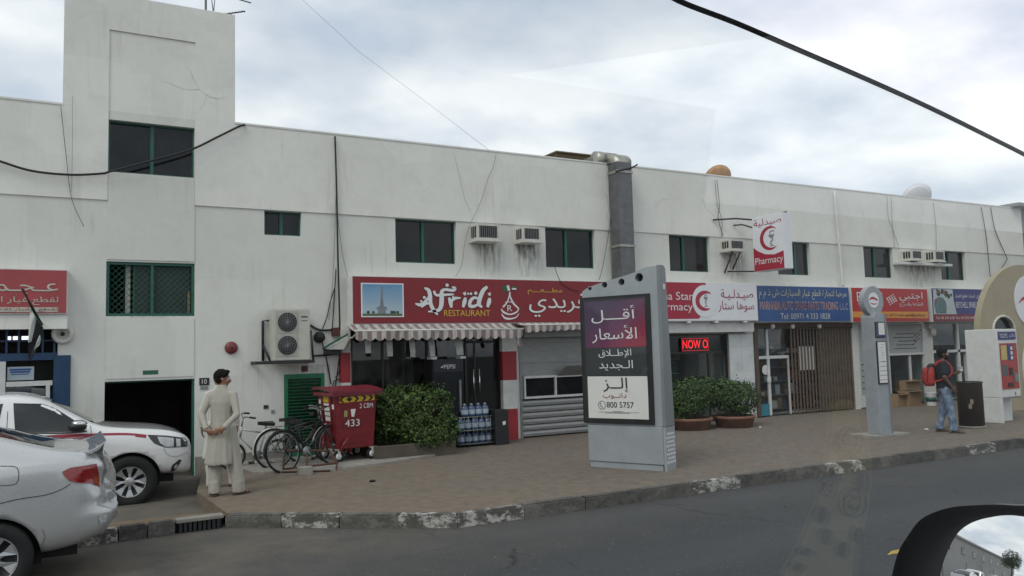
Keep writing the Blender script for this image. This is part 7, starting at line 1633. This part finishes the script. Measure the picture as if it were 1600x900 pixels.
# sprung boot lid with its lip spoiler, and the torn bumper corner
b_ = MB(); A = [cs.xz(*p) for p in ((104, 709), (140, 708), (152, 702), (168, 690.5), (164, 697), (156, 706), (143, 713), (106, 713))]
b_.prism(A, lambda a, b2, n: Vector((a, n, b2)), -.62, .70); b_.build('boot_lip', SPAINT, sd_root, world=False, bevel=.006)
b_ = MB(); A = [cs.xz(*p) for p in ((150, 702), (161, 697), (168, 712), (166, 742), (160, 770), (152, 768), (154, 735), (156, 715))]
b_.prism(A, lambda a, b2, n: Vector((a+.03*math.sin(b2*23), n+.02*math.sin(b2*31), b2)), .30, .58); b_.build('crumpled_panel', M('bare_crumpled_metal', (.22, .23, .23), .5, metal=.4, var=.5, vs=20), sd_root, world=False)
b_ = MB(); A = [cs.xz(*p) for p in ((160, 770), (176, 772), (185, 780), (186, 798), (178, 806), (172, 792), (163, 781))]
b_.prism(A, lambda a, b2, n: Vector((a, n+.02*math.sin(b2*40+a*20), b2)), .25, .62); b_.build('bumper_corner', SPAINT, sd_root, world=False, bevel=.01)
cs.patch('torn_edge', q((154, 812), (160, 806), (168, 808), (168, 818), (158, 821)), M('bare_plastic', (.5, .5, .5), .6, var=.4, vs=30), .012, NS)
cs.line('sill_shadow', q((55, 872), (62, 858), (70, 842), (66, 828)), .012, M('silver_line', (.2, .21, .22), .5), .003, NS)
for s_ in (-1, 1): cs.patch('headlight', [(4.2, .75), (4.55, .68), (4.6, .78), (4.3, .86)], LAMP, .006, s_)
# ================================================================== people
def capsule(mb, p0, p1, r0, r1, n=12):
    p0, p1 = Vector(p0), Vector(p1); mb.tube([p0, p1], r0, n, True, [r0, r1]); mb.sphere(p0, r0, n, 8); mb.sphere(p1, r1, n, 8)
def blob(parts, voxel, smooth=3):
    """union of rounded shapes fused into one continuous skin"""
    mb = MB()
    for q in parts:
        if q[0] == 'c': capsule(mb, *q[1:])
        elif q[0] == 'e': mb.sphere(q[1], 1, 18, 12, q[2], q[3] if len(q) > 3 else None)
        elif q[0] == 'l':                          # loft: list of (centre, rx, ry)
            n = 24; vs = []
            for c, rx, ry in q[1]: vs += [(c[0]+rx*math.cos(2*math.pi*i/n), c[1]+ry*math.sin(2*math.pi*i/n), c[2]) for i in range(n)]
            k = len(q[1]); mb.raw(vs, [(a*n+i, a*n+(i+1) % n, (a+1)*n+(i+1) % n, (a+1)*n+i) for a in range(k-1) for i in range(n)]+[tuple(range(n-1, -1, -1)), tuple((k-1)*n+i for i in range(n))])
    return evaluated(mb.mesh('work'), [('REMESH', dict(mode='VOXEL', voxel_size=voxel)), ('SMOOTH', dict(iterations=smooth, factor=.5))])
def folds(me, amp, fx=9, fz=3, seed=0, zlo=None, zhi=None):
    ns = [v.normal.copy() for v in me.vertices]
    for v, n in zip(me.vertices, ns):
        k = 1 if zlo is None else max(0, min(1, (zhi-v.co.z)/(zhi-zlo)))
        a = math.atan2(v.co.y, v.co.x); d = noise.noise(Vector((math.cos(a)*fx*.2+v.co.x*fx*.9, math.sin(a)*fx*.2+v.co.y*fx*.9, v.co.z*fz+seed)))+.12*noise.noise(v.co*18+Vector((seed, 0, 0)))
        v.co += n*amp*d*(.35+.65*k)
SKIN = M('skin_tan', (.28, .145, .09), .55, var=.12, vs=12); SKIND = M('skin_brown', (.11, .055, .035), .5, var=.12, vs=12); HAIR = M('hair_black', (.008, .007, .007), .75, spec=.15, var=.4, vs=40, bump=.4, bs=120)
KAM = M('cream_cotton', (.37, .35, .30), .9, var=.03, vs=5, bump=.12, bs=300); KAM2 = M('pale_cotton', (.50, .49, .45), .9, var=.08, vs=5)
NAVY = M('navy_tee', (.012, .016, .024), .9, var=.25, vs=6); LEATH = M('brown_leather', (.07, .045, .03), .7, var=.3)
def jeans():
    m, t, n, l, b = nodes('washed_denim'); setc(b, (.12, .17, .25), .9, 0, .15); o = n.new('ShaderNodeTexCoord').outputs['Object']
    c = ramp(n, l, ntex(n, l, mapped(n, l, o, (6, 6, 4)), 1.8, 7, .65), [(.3, (.05, .085, .15)), (.52, (.15, .2, .28)), (.72, (.36, .42, .48))]); l.new(c, b.inputs['Base Color']); return m
def hand(wr, dr, palm, curl, side, parts, s=1.0):
    """palm and five separate fingers; dr points along the hand, palm is the palm's normal"""
    dr = Vector(dr).normalized(); pn = Vector(palm).normalized(); ac = dr.cross(pn).normalized()*side; w = Vector(wr)
    c = w+dr*.045*s; ang = Matrix((ac, dr, pn)).transposed().to_4x4(); parts.append(('e', c, (.040*s, .052*s, .017*s), ang))
    for i, (o, l, r) in enumerate(((-.030, .066, .0082), (-.010, .078, .0086), (.010, .074, .0084), (.029, .056, .0074))):
        b0 = w+dr*.085*s-ac*o*s*1.0; d1 = (dr+pn*curl*.5).normalized(); m_ = b0+d1*l*.5*s; d2 = (dr*(1-curl*.6)+pn*curl*1.25).normalized(); parts.append(('c', b0-dr*.02, m_, r*s, r*.95*s)); parts.append(('c', m_, m_+d2*l*.55*s, r*.93*s, r*.8*s))
    t0 = w+dr*.022*s+ac*.030*s; t1 = t0+(dr*.6+ac*.65+pn*.3).normalized()*.042*s; parts.append(('c', t0, t1, .0115*s, .010*s)); parts.append(('c', t1, t1+(dr+ac*.1+pn*.3).normalized()*.032*s, .0098*s, .008*s))
def head_parts(c, yaw, tilt, parts):
    H = Matrix.Translation(Vector(c)) @ Matrix.Rotation(yaw, 4, 'Z') @ Matrix.Rotation(tilt, 4, 'X'); e_ = lambda p, r: parts.append(('e', H @ Vector(p), r, H.to_3x3().to_4x4()))
    e_((0, -.012, .03), (.076, .096, .092)); e_((0, .02, -.045), (.060, .070, .068)); e_((0, .062, -.085), (.028, .024, .022))
    parts.append(('c', H @ Vector((0, .085, .012)), H @ Vector((0, .112, -.028)), .010, .0145)); e_((0, .082, .030), (.050, .014, .010)); e_((0, .088, -.056), (.024, .012, .010))
    for s in (-1, 1): e_((s*.077, -.008, -.005), (.010, .020, .032)); e_((s*.04, .06, -.025), (.026, .024, .024)); e_((s*.018, .098, -.03), (.009, .010, .008))
    return H
def person(label, loc, rz, sk, J, head_yaw, head_tilt=0, hands=(), feet_dir=(0, 0), voxel=.0075, s=1.0):
    t = thing('person', label, 'person', loc, rz, None); parts = []
    for sd in (-1, 1):
        h, k, a = J['hip'][sd], J['knee'][sd], J['ank'][sd]; parts += [('c', h, k, .085, .055), ('c', k, a, .052, .036)]
        f = Matrix.Rotation(feet_dir[0 if sd < 0 else 1], 3, 'Z') @ Vector((0, .15, 0)); A = Vector(a); parts += [('c', (A.x, A.y, .045), (A.x+f.x, A.y+f.y, .03), .036, .026), ('e', (A.x+f.x*.75, A.y+f.y*.75, .03), (.04, .045, .022))]
        S_, E_, Wr = J['sho'][sd], J['elb'][sd], J['wri'][sd]; parts += [('c', S_, E_, .044, .038), ('c', E_, Wr, .037, .026)]
        d, pn, cu = hands[0 if sd < 0 else 1]; hand(Wr, d, pn, cu, sd, parts)
    parts += [('l', [((0, 0, .88), .12, .09), ((0, 0, .98), .13, .095), ((0, 0, 1.12), .12, .085), ((0, 0, 1.28), .135, .09), ((0, .005, 1.39), .13, .075), ((0, .0, 1.45), .075, .055)])]
    nk = J['neck']; parts += [('c', (0, .005, 1.42), nk, .052, .052)]
    H = head_parts(Vector(nk)+Vector((0, .015, .125)), head_yaw, head_tilt, parts)
    me = blob(parts, voxel); link('body', me, sk, t, True, world=False); body_ = t.children[0]
    for s2 in (-1, 1):
        MB().sphere(H @ Vector((s2*.031, .079, .006)), .0125, 10, 8).build('eye', SIGNW, body_, world=False); MB().sphere(H @ Vector((s2*.031, .0885, .006)), .0058, 8, 6).build('pupil', BLACK, body_, world=False)
    return t, H, J
def hair(t, H, full=True, beard=False, vol=1.0):
    R3 = H.to_3x3().to_4x4(); P = [('e', H @ Vector((0, -.022, .052)), (.085*vol, .100*vol, .088*vol), R3), ('e', H @ Vector((0, -.045, -.005)), (.074*vol, .066*vol, .068*vol), R3), ('e', H @ Vector((0, .045, .098)), (.062, .045, .03), R3)]
    for s in (-1, 1): P.append(('e', H @ Vector((s*.072, -.005, .03)), (.014, .03, .035), R3))
    me = blob(P, .008, 2)
    for v in me.vertices: v.co += v.normal*.008*noise.noise(v.co*45)
    link('hair', me, HAIR, t, True, world=False)
    if beard:
        P = [('e', H @ Vector((0, .040, -.078)), (.056, .062, .042), R3), ('c', H @ Vector((-.03, .094, -.043)), H @ Vector((.03, .094, -.043)), .010, .010)]
        for s in (-1, 1): P.append(('c', H @ Vector((s*.072, .01, -.01)), H @ Vector((s*.05, .05, -.07)), .012, .018))
        link('beard', blob(P, .007, 2), HAIR, t, True, world=False)
    else: link('moustache', blob([('c', H @ Vector((-.026, .098, -.045)), H @ Vector((.026, .098, -.045)), .008, .008)], .005, 1), HAIR, t, True, world=False)
def garment(name, t, parts, mat, voxel=.013, amp=.012, seed=0, fx=9, fz=3, smooth=4, zlo=None, zhi=None):
    me = blob(parts, voxel, smooth); folds(me, amp, fx, fz, seed, zlo, zhi); return link(name, me, mat, t, True, world=False)
def sandals(t, J, feet_dir, mat):
    for i, sd in enumerate((-1, 1)):
        A = Vector(J['ank'][sd]); f = Matrix.Rotation(feet_dir[i], 3, 'Z') @ Vector((0, 1, 0)); r = f.cross(Vector((0, 0, 1))); mb = MB(); P = [(-.045, -.07), (-.05, .08), (-.048, .17), (-.02, .205), (.025, .2), (.048, .16), (.045, .06), (.04, -.07), (0, -.09)]
        mb.prism(P, lambda a, b2, n: Vector((A.x, A.y, 0))+r*a+f*b2+Vector((0, 0, n)), .0, .022); sh = mb.build('shoe', mat, t, world=False, bevel=.005)
        MB().tube([Vector((A.x, A.y, .02))+r*.05+f*.09, Vector((A.x, A.y, .075))+f*.09, Vector((A.x, A.y, .02))-r*.05+f*.09], .013, 6).build('strap', mat, sh, world=False); MB().tube([Vector((A.x, A.y, .02))+r*.045-f*.03, Vector((A.x, A.y, .10))-f*.045, Vector((A.x, A.y, .02))-r*.045-f*.03], .012, 6).build('strap', mat, sh, world=False)
# ---- man in a long cream tunic, hands clasped behind his back, looking along the street
def kameez_man(label, px, py, Y, rz, clasped, yaw, mat, skin, hair_vol=1.0, zoff=0, sc_=1.0):
    p = G(px, py, zoff) if Y is None else W(px, py, Y); loc = (p.x, p.y, zoff)
    J = dict(hip={-1: (-.09, 0, .92), 1: (.09, 0, .92)}, knee={-1: (-.11, .02, .50), 1: (.15, .05, .50)}, ank={-1: (-.09, -.05, .08), 1: (.21, .05, .08)}, sho={-1: (-.165, -.005, 1.395), 1: (.165, -.005, 1.395)}, neck=(0, .0, 1.50))
    if clasped: J.update(elb={-1: (-.262, -.085, 1.13), 1: (.252, -.095, 1.125)}, wri={-1: (-.135, -.205, .925), 1: (.105, -.205, .945)}); hs = (((.95, -.02, -.35), (.1, .9, .2), .5), ((-.95, -.03, -.3), (-.1, .9, .1), .7))
    else: J.update(elb={-1: (-.25, -.03, 1.15), 1: (.25, -.03, 1.15)}, wri={-1: (-.26, .06, .90), 1: (.26, .06, .90)}); hs = (((0, .1, -1), (1, 0, 0), .4), ((0, .1, -1), (-1, 0, 0), .4))
    fd = (R_(18), R_(-28)); t, H, J = person(label, loc, rz, skin, J, yaw, R_(-4), hs, fd); t.scale = (sc_,)*3
    hair(t, H, vol=hair_vol)
    P = [('l', [((0, 0, .985), .150, .120), ((0, 0, 1.12), .148, .112), ((0, 0, 1.30), .165, .118), ((0, 0, 1.40), .158, .10), ((0, -.008, 1.46), .105, .08), ((0, -.008, 1.51), .07, .065)]), ('l', [((-.03, -.03, .43), .205, .158), ((-.03, -.03, .47), .208, .16), ((-.01, -.015, .78), .172, .138), ((0, 0, 1.0), .152, .122)])]
    for sd in (-1, 1):
        S_, E_, Wr = (Vector(J[k][sd]) for k in ('sho', 'elb', 'wri')); P += [('e', S_+Vector((-.02*sd, 0, -.01)), (.058, .06, .056)), ('c', (0, -.005, 1.445), S_+Vector((-.01*sd, 0, .0)), .062, .056), ('c', S_, E_, .056, .050), ('c', E_, E_+(Wr-E_)*.88, .052, .042)]
    tn = garment('tunic', t, P, mat, .011, .020, 3, 8, 1.3, 5, .5, 1.35)
    garment('collar', t, [('l', [((0, -.006, 1.495), .076, .070), ((0, 0, 1.54), .066, .062)])], mat, .009, .002)
    P = []
    for sd in (-1, 1): h, k, a = (Vector(J[q_][sd]) for q_ in ('hip', 'knee', 'ank')); P += [('c', h, k, .11, .098), ('c', k, Vector((a.x, a.y, .16)), .098, .078), ('l', [((a.x, a.y+.005, .035), .078, .088), ((a.x, a.y, .10), .078, .084), ((a.x, a.y, .2), .076, .08)])]
    garment('trousers', t, P, mat, .012, .020, 8, 11, 2.2)
    for sd in (-1, 1):                             # cuffs
        E_, Wr = Vector(J['elb'][sd]), Vector(J['wri'][sd]); c0 = E_+(Wr-E_)*.84; MB().cyl(c0, E_+(Wr-E_)*.95, .043, .040, 16).build('cuff', mat, tn, world=False)
    sandals(t, J, fd, LEATH); return t
kameez_man('person in a long cream tunic standing with hands clasped behind the back', 347, 774, None, R_(-32), True, R_(-62), KAM, SKIN, 1.0, 0, 1.0)
kameez_man('person in pale tunic mostly hidden behind the one with clasped hands', 342, 660, 12.85, R_(-20), False, R_(25), KAM2, SKIN, 1.02, 0, .985)
# ---- man with a red rucksack and a paper cup
p = G(1484, 676); p += Vector((0, .05, 0)); RZM = R_(-138)
J = dict(hip={-1: (-.09, 0, .90), 1: (.09, 0, .90)}, knee={-1: (-.12, -.02, .50), 1: (.12, .06, .50)}, ank={-1: (-.13, -.12, .08), 1: (.14, .10, .08)}, sho={-1: (-.195, -.01, 1.41), 1: (.195, -.01, 1.41)}, elb={-1: (-.25, .05, 1.10), 1: (.27, -.03, 1.14)}, wri={-1: (-.16, .24, 1.20), 1: (.225, .10, .94)}, neck=(0, .0, 1.48))
hs = (((.35, .85, .35), (.9, -.3, .1), .75), ((-.1, .55, -.85), (-1, 0, -.2), .5)); fd = (R_(20), R_(-14))
t, H, J = person('person with a red rucksack, dark tee shirt and washed jeans holding a paper cup', (p.x, p.y, 0), RZM, SKIND, J, R_(8), 0, hs, fd); t.scale = (1.0,)*3
hair(t, H, beard=True, vol=1.05)
P = [('l', [((0, .01, .90), .185, .150), ((0, .01, 1.0), .185, .155), ((0, .01, 1.15), .182, .15), ((0, 0, 1.30), .20, .14), ((0, 0, 1.40), .19, .115), ((0, -.008, 1.455), .11, .082), ((0, -.008, 1.485), .078, .07)])]
for sd in (-1, 1): S_, E_ = Vector(J['sho'][sd]), Vector(J['elb'][sd]); P += [('e', S_+Vector((-.02*sd, 0, -.01)), (.078, .076, .072)), ('c', S_, S_+(E_-S_)*.72, .070, .066)]
garment('tee_shirt', t, P, NAVY, .012, .012, 4)
P = [('l', [((0, 0, .84), .165, .13), ((0, 0, .94), .172, .135)])]
for sd in (-1, 1): h, k, a = (Vector(J[q_][sd]) for q_ in ('hip', 'knee', 'ank')); P += [('c', h, k, .102, .080), ('c', k, Vector((a.x, a.y, .12)), .080, .068), ('l', [((a.x, a.y, .05), .07, .078), ((a.x, a.y, .14), .069, .074)])]
garment('jeans', t, P, jeans(), .012, .016, 11, 10, 5); sandals(t, J, fd, LEATH)
mtx = Matrix.Translation((p.x, p.y, 0)) @ Matrix.Rotation(RZM, 4, 'Z')
rk = thing('rucksack', 'red and black rucksack worn on the back of the person in jeans', 'bag', (p.x, p.y, 0), RZM); RR = M('rucksack_red', (.33, .025, .022), .7, var=.2, vs=8); RBK = M('rucksack_black', (.016, .016, .018), .8, var=.3)
link('pack', blob([('l', [((0, -.25, .98), .13, .075), ((0, -.26, 1.05), .15, .105), ((0, -.25, 1.25), .145, .10), ((0, -.225, 1.38), .115, .07), ((0, -.21, 1.42), .07, .04)])], .012, 4), RBK, rk, True, world=False)
link('front_pocket', blob([('l', [((0, -.33, 1.0), .105, .055), ((0, -.345, 1.08), .115, .065), ((0, -.335, 1.26), .11, .06), ((0, -.31, 1.34), .08, .04)])], .012, 4), RR, rk, True, world=False)
link('side_panel', blob([('l', [((.12, -.25, 1.0), .045, .07), ((.13, -.25, 1.2), .04, .07), ((.11, -.23, 1.34), .03, .05)])], .011, 3), RR, rk, True, world=False); link('base_pocket', blob([('l', [((0, -.27, .95), .13, .09), ((0, -.275, 1.03), .15, .11)])], .012, 3), RR, rk, True, world=False)
for sd in (-1, 1): MB().tube([Vector(q_) for q_ in smooth_curve([(sd*.11, -.17, 1.37), (sd*.125, -.04, 1.475), (sd*.125, .075, 1.43), (sd*.14, .135, 1.30), (sd*.17, .10, 1.18), (sd*.185, -.05, 1.09), (sd*.13, -.2, 1.05)], 5)], .017, 8).build('strap', RR, rk, world=False)
cp = mtx @ (Vector(J['wri'][-1])+Vector((.06, .105, .02))); cu = thing('paper_cup', 'white paper cup held up in the hand of the person in jeans', 'cup', (cp.x, cp.y, cp.z)); MB().lathe([(0, 0), (.03, 0), (.042, .11), (.045, .112), (.042, .115), (.038, .11), (.028, .01), (0, .01)], 20).build('cup', SIGNW, cu, world=False); MB().lathe([(.0355, .035), (.0405, .075)], 20).build('sleeve', PAPER, cu, world=False)
# ================================================================== the vehicle the picture is taken from, seen only by its mirror and its half-lowered window
MB_Y = .62; mc = ray(1530, 872); mc = EYE+mc*(1.22/mc.length)
rd_in = (mc-EYE).normalized(); rd_out = Vector((-1, .235, .034)).normalized(); nrm = (rd_out-rd_in).normalized()
car = thing('camera_car', 'dark car door with a wing mirror and half lowered window glass at the road side', 'car', (mc.x, MB_Y, RZ))
Uv = Vector((0, 0, 1)).cross(nrm).normalized(); Vv = nrm.cross(Uv).normalized(); fr = Frame(mc, Uv, Vv)
if fr.N.dot(nrm) < 0: fr = Frame(mc, -Uv, Vv)
def rr(px, py): return fr.px(px, py)
# mirror outline traced where it shows, closed where it does not
c0 = rr(1470, 900); c1 = rr(1487, 852); c2 = rr(1508, 824); c3 = rr(1545, 809); c4 = rr(1600, 807); wM, hM = .20, .15
base = [c0, c1, c2, c3, c4]; xmax = c4[0]+.07*(1 if c4[0] > c0[0] else -1); sg = 1 if c4[0] > c0[0] else -1
inner = base+[(xmax, c4[1]-.012), (xmax+.015*sg, c4[1]-.07), (xmax, c4[1]-.135), (c2[0], c4[1]-.15), (c0[0]+.004*sg, c4[1]-.12)]
o0 = [rr(1408, 930), rr(1421, 868), rr(1437, 838), rr(1460, 810), rr(1498, 794.5), rr(1540, 790), rr(1600, 790.5)]
outer = o0+[(xmax+.03*sg, c4[1]+.012), (xmax+.05*sg, c4[1]-.08), (xmax+.02*sg, c4[1]-.17), (c2[0], c4[1]-.185), (o0[0][0]+.004*sg, c4[1]-.155)]
inn = smooth_curve(inner, 5, True); out = smooth_curve(outer, 5, True)
MIR = M('mirror_silver', (.92, .93, .93), .01, metal=1, var=.0, rvar=0)
mb = MB(); hous = None; RC = 1.25; ca_ = sum(a for a, _ in inn)/len(inn); cb_ = sum(b2 for _, b2 in inn)/len(inn); nr = 10; vs = []
for k in range(nr, 0, -1):
    for a, b2 in inn: a, b2 = ca_+(a-ca_)*k/nr, cb_+(b2-cb_)*k/nr; vs.append(fr.p(a, b2, .004-(a*a+b2*b2)/(2*RC)))
vs.append(fr.p(ca_, cb_, .004-(ca_*ca_+cb_*cb_)/(2*RC))); m_ = len(inn)
mb.raw(vs, [(k*m_+j, k*m_+(j+1) % m_, (k+1)*m_+(j+1) % m_, (k+1)*m_+j) for k in range(nr-1) for j in range(m_)]+[((nr-1)*m_+j, (nr-1)*m_+(j+1) % m_, nr*m_) for j in range(m_)], True)
n = len(out); HB = M('mirror_housing_black', (.016, .016, .016), .35, var=.3, vs=9)
mbh = MB(); lay = []
cxm = sum(a for a, _ in out)/n; czm = sum(b2 for _, b2 in out)/n
for k, dp in ((1.0, .018), (1.01, .028), (1.0, .034), (.0, 0)):
    if k == 0: continue
    lay.append([(cxm+(a-cxm)*k, czm+(b2-czm)*k, dp) for a, b2 in out])
back = [[(cxm+(a-cxm)*k, czm+(b2-czm)*k, -dp) for a, b2 in out] for k, dp in ((1.02, .0), (.97, .05), (.82, .09), (.5, .115), (.1, .12))]
# bezel: from the mirror glass out to the lip
m2 = len(out); inr = []
icx = sum(a for a, _ in inn)/len(inn); icz = sum(b2 for _, b2 in inn)/len(inn)
for a, b2 in out:
    th_ = math.atan2(b2-icz, a-icx); inr.append(min(inn, key=lambda q: abs((math.atan2(q[1]-icz, q[0]-icx)-th_+math.pi) % (2*math.pi)-math.pi)))
ring = [[(a, b2, .0035) for a, b2 in inr], [(a+(c-a)*.5, b2+(d-b2)*.5, .004) for (a, b2), (c, d) in zip(inr, out)], [(a+(c-a)*.8, b2+(d-b2)*.8, .012) for (a, b2), (c, d) in zip(inr, out)]]+lay+back
vs = [fr.p(*q) for r_ in ring for q in r_]; fs = [(i*m2+j, i*m2+(j+1) % m2, (i+1)*m2+(j+1) % m2, (i+1)*m2+j) for i in range(len(ring)-1) for j in range(m2)]
mbh.raw(vs, fs, True); hous = mbh.build('mirror_housing', HB, car); mb.build('mirror_glass', MIR, hous)
# door skin and sill below the picture, mirror arm, front wheel
DARKP = mat_paint('dark_car_paint', (.03, .03, .034), .3, .3)
pm = fr.p(xmax, c4[1]-.1, -.05)
MB().tube([pm, Vector((pm.x+.02, MB_Y-.02, pm.z-.10))], .03, 10).build('mirror_arm', HB, car)
zsill = 1.16
mb = MB(); P = [(-2.2, .28), (-2.2, zsill), (.95, zsill), (1.2, zsill-.03), (1.25, .85), (1.2, .28)]
mb.prism([(a, b2) for a, b2 in P], lambda a, b2, n_: Vector((a, MB_Y+.02+n_+.05*math.sin(math.pi*(b2-.28)/.9), b2)), -.06, 0); mb.build('door', DARKP, car)
MB().bbox(-.55, -.37, MB_Y+.06, MB_Y+.10, .98, 1.01, .008).build('door_handle', DARKP, car)
# front wing and wheel so that the car stands on the road
mb = MB(); mb.prism([(1.27, .3), (1.27, zsill-.05), (2.3, zsill-.22), (2.5, .75), (2.5, .35), (2.28, .3), (2.2, .45), (2.05, .56), (1.85, .6), (1.65, .56), (1.5, .45), (1.42, .3)], lambda a, b2, n_: Vector((a, MB_Y+n_, b2)), -.12, .05); mb.build('front_wing', DARKP, car)
car_wheel_root = car
T = Matrix.Translation((1.85, MB_Y-.08, RZ+.34)) @ Matrix.Rotation(R_(-90), 4, 'X')
w = MB().lathe([(.2, -.1), (.32, -.1), (.34, -.07), (.34, .07), (.32, .1), (.2, .09)], 36, T, True).build('wheel', RUBBER, car); MB().lathe([(0, .05), (.17, .06), (.2, .085), (.205, .06), (.0, .0)], 30, T).build('rim', HUB, w)
MB().box(-2.2, 1.2, MB_Y-.3, MB_Y-.06, RZ+.2, RZ+.5).build('sill', UNDER, car)
# window glass: its upper front edge slopes down forwards
gf = Frame((0, MB_Y+.04, 0), (1, 0, 0), (0, -.12, .993)); edge = [(1015, -30), (1060, 1), (1150, 36), (1250, 79), (1350, 122), (1450, 167), (1550, 216), (1620, 252), (1700, 300)]
E_ = smooth_curve([gf.px(*q) for q in edge], 4); bl = zsill-.05
mb = MB(); mb.prism([(-2.1, bl), (-2.1, E_[0][1]+.1), (-1.0, E_[0][1]+.16), (-.3, E_[0][1]+.16), (E_[0][0]-.1, E_[0][1]+.05)]+E_+[(E_[-1][0]+.12, E_[-1][1]-.25), (E_[-1][0]+.12, bl)], gf.p, -.002, .002)
def sideglass():
    m = mat_glass('car_side_glass', (.965, .985, .978), .0, 1.0, .0); t = m.node_tree; n, l = t.nodes, t.links
    o = n['Texture Coordinate'].outputs['Object']; ms = [q for q in n if q.type == 'MIX_SHADER'][-1]
    sm = ramp(n, l, ntex(n, l, mapped(n, l, o, (3, 1, 9), (0, 0, 0), (0, R_(35), 0)), 1.6, 5, .55), [(.46, (0, 0, 0)), (.72, (1, 1, 1))])  # pale streaks mixed into the glass as painted haze, strongest forwards
    sx = n.new('ShaderNodeSeparateXYZ'); l.new(o, sx.inputs[0]); mr = n.new('ShaderNodeMapRange'); mr.inputs['From Min'].default_value = -.55; mr.inputs['From Max'].default_value = .1; l.new(sx.outputs[0], mr.inputs[0])
    for lk in list(ms.inputs[0].links): l.remove(lk)
    l.new(math_(n, l, 'MULTIPLY', math_(n, l, 'MULTIPLY', sm, mr.outputs[0]), .10), ms.inputs[0]); return m
wg = mb.build('window_glass', sideglass(), car)
mb = MB(); mb.tube([gf.p(a, b2, 0) for a, b2 in E_], .0019, 8); mb.build('glass_edge', M('ground_glass_edge', (.16, .165, .17), .4, var=.1), wg)
# cabin round the driver's seat: unseen dark lining added to keep sky reflections off the window glass, open to the front
LIN = M('cabin_lining', (.02, .02, .021), .9, var=.2)
MB().box(-2.2, 1.9, -1.32, -1.26, .3, 2.3).build('far_side_lining', LIN, car); MB().box(-2.2, 1.1, -1.255, .44, 2.3, 2.36).build('headliner', LIN, car)
MB().box(-2.26, -2.2, -1.255, .5, .3, 2.3).build('rear_lining', LIN, car); MB().bbox(.72, 1.3, -1.2, .42, 1.12, 1.36, .03).build('dashboard', LIN, car)
# ornament standing on the dashboard; the picture shows it only as a reflection in the window
def mirrored(px, py, d=.24):
    q = EYE+ray(px, py)*((gf.O-EYE).dot(gf.N)/ray(px, py).dot(gf.N)); f = Frame(gf.O-gf.N*d, gf.U, gf.V); a, b2 = f.px(px, py); return f.p(a, b2, 2*d)
orn = thing('dashboard_ornament', 'pale yellow pierced ornament strip mirrored in the car window glass', 'ornament', mirrored(1320, 800)); OM = M('ornament_straw', (.88, .83, .45), .6, var=.25, vs=30)
strip = [(1300, 628), (1338, 630), (1352, 680), (1358, 740), (1352, 800), (1338, 860), (1325, 912), (1222, 912), (1248, 850), (1272, 790), (1290, 720), (1296, 670)]
hl_ = [(1345, 752, 10, 18), (1302, 745, 10, 12), (1284, 805, 11, 15), (1290, 838, 12, 13), (1316, 858, 10, 14), (1258, 862, 13, 7), (1246, 886, 12, 7), (1338, 835, 8, 13), (1304, 690, 8, 14), (1330, 716, 6, 8)]
mb = MB(); mb.prism(smooth_curve(strip, 4, True), lambda a, b2, n_: mirrored(a, b2, .243-n_), 0, .003); mb.build('strip', OM, orn)
for x, y, rx, ry in hl_: mb = MB(); mb.prism([(x+rx*math.cos(2*math.pi*i/14), y+ry*math.sin(2*math.pi*i/14)) for i in range(14)], lambda a, b2, n_: mirrored(a, b2, .239-n_), 0, .001); mb.build('hole_disc', BLACK, orn)  # dark discs standing in for the strip's pierced openings
for x, y, r in ((1328, 688, 19), (1331, 785, 22), (1293, 762, 13)):
    mb = MB(); mb.tube([mirrored(x+r*.8*math.cos(2*math.pi*i/28), y+r*math.sin(2*math.pi*i/28), .237) for i in range(28)], .0014, 6, close=True); md = mb.build('medallion', DARKST, orn)
    mb = MB(); mb.tube([mirrored(x+r*.4*math.cos(a), y+r*.45*math.sin(a), .236) for a in (.6, 1.6, 2.6, 3.6, 4.8, 5.6)], .0016, 6); mb.build('medallion_mark', DARKST, md)
# ================================================================== what the wing mirror shows: the street behind
fb = thing('street_building', 'long plain grey building along the street behind, seen in the wing mirror', 'building', (-55, 17, 0)); FB = mat_wall('grey_render', (.30, .30, .29), .4)
MB().box(-105, -32, 15, 27, -.3, 5.6).build('wall', FB, fb); MB().box(-105.2, -31.8, 14.8, 27.2, 5.6, 5.9).build('parapet', FB, fb)
for i in range(9): w = MB().box(-100+i*7, -98+i*7, 14.96, 15.01, 3.4, 4.5).build('window', GREEN, fb); MB().box(-99.9+i*7, -98.1+i*7, 14.94, 14.959, 3.5, 4.4).build('pane', DGLASS, w)
for i in range(6): MB().box(-102+i*11, -96+i*11, 14.9, 15.01, -.1, 2.4).build('shutter', SHUT, fb)
lab = ('silver saloon parked in the row behind, seen in the wing mirror', 'parked cars in the street behind'); x = -24
for i in range(7):
    src = (sd_root, pk)[i % 3 == 1]; o = copy_tree(src); o['label'] = ('silver saloon' if src is sd_root else 'white pickup')+' parked along the street behind, reflected in the wing mirror'; o['group'] = 'parked cars reflected in the mirror'; o.location = (x, 7.9 if src is sd_root else 7.6, RZ); x -= 6.2
tt = thing('street_tree', 'small tree at the end of the street, reflected in the wing mirror', 'tree', (-62, 9.5, RZ)); lob = [((0, 0, 5), (1.8, 1.8, 1.6)), ((1, .5, 4.2), (1.3, 1.3, 1.1)), ((-1, -.3, 4.3), (1.3, 1.3, 1.2))]
foliage(lob, 2500, .16, 77).build('crown', LEAFT, tt, world=False); MB().tube([(0, 0, 0), (.1, 0, 2), (0, 0, 4.4)], .15, 8, rs=[.2, .14, .08]).build('trunk', BARK, tt, world=False)
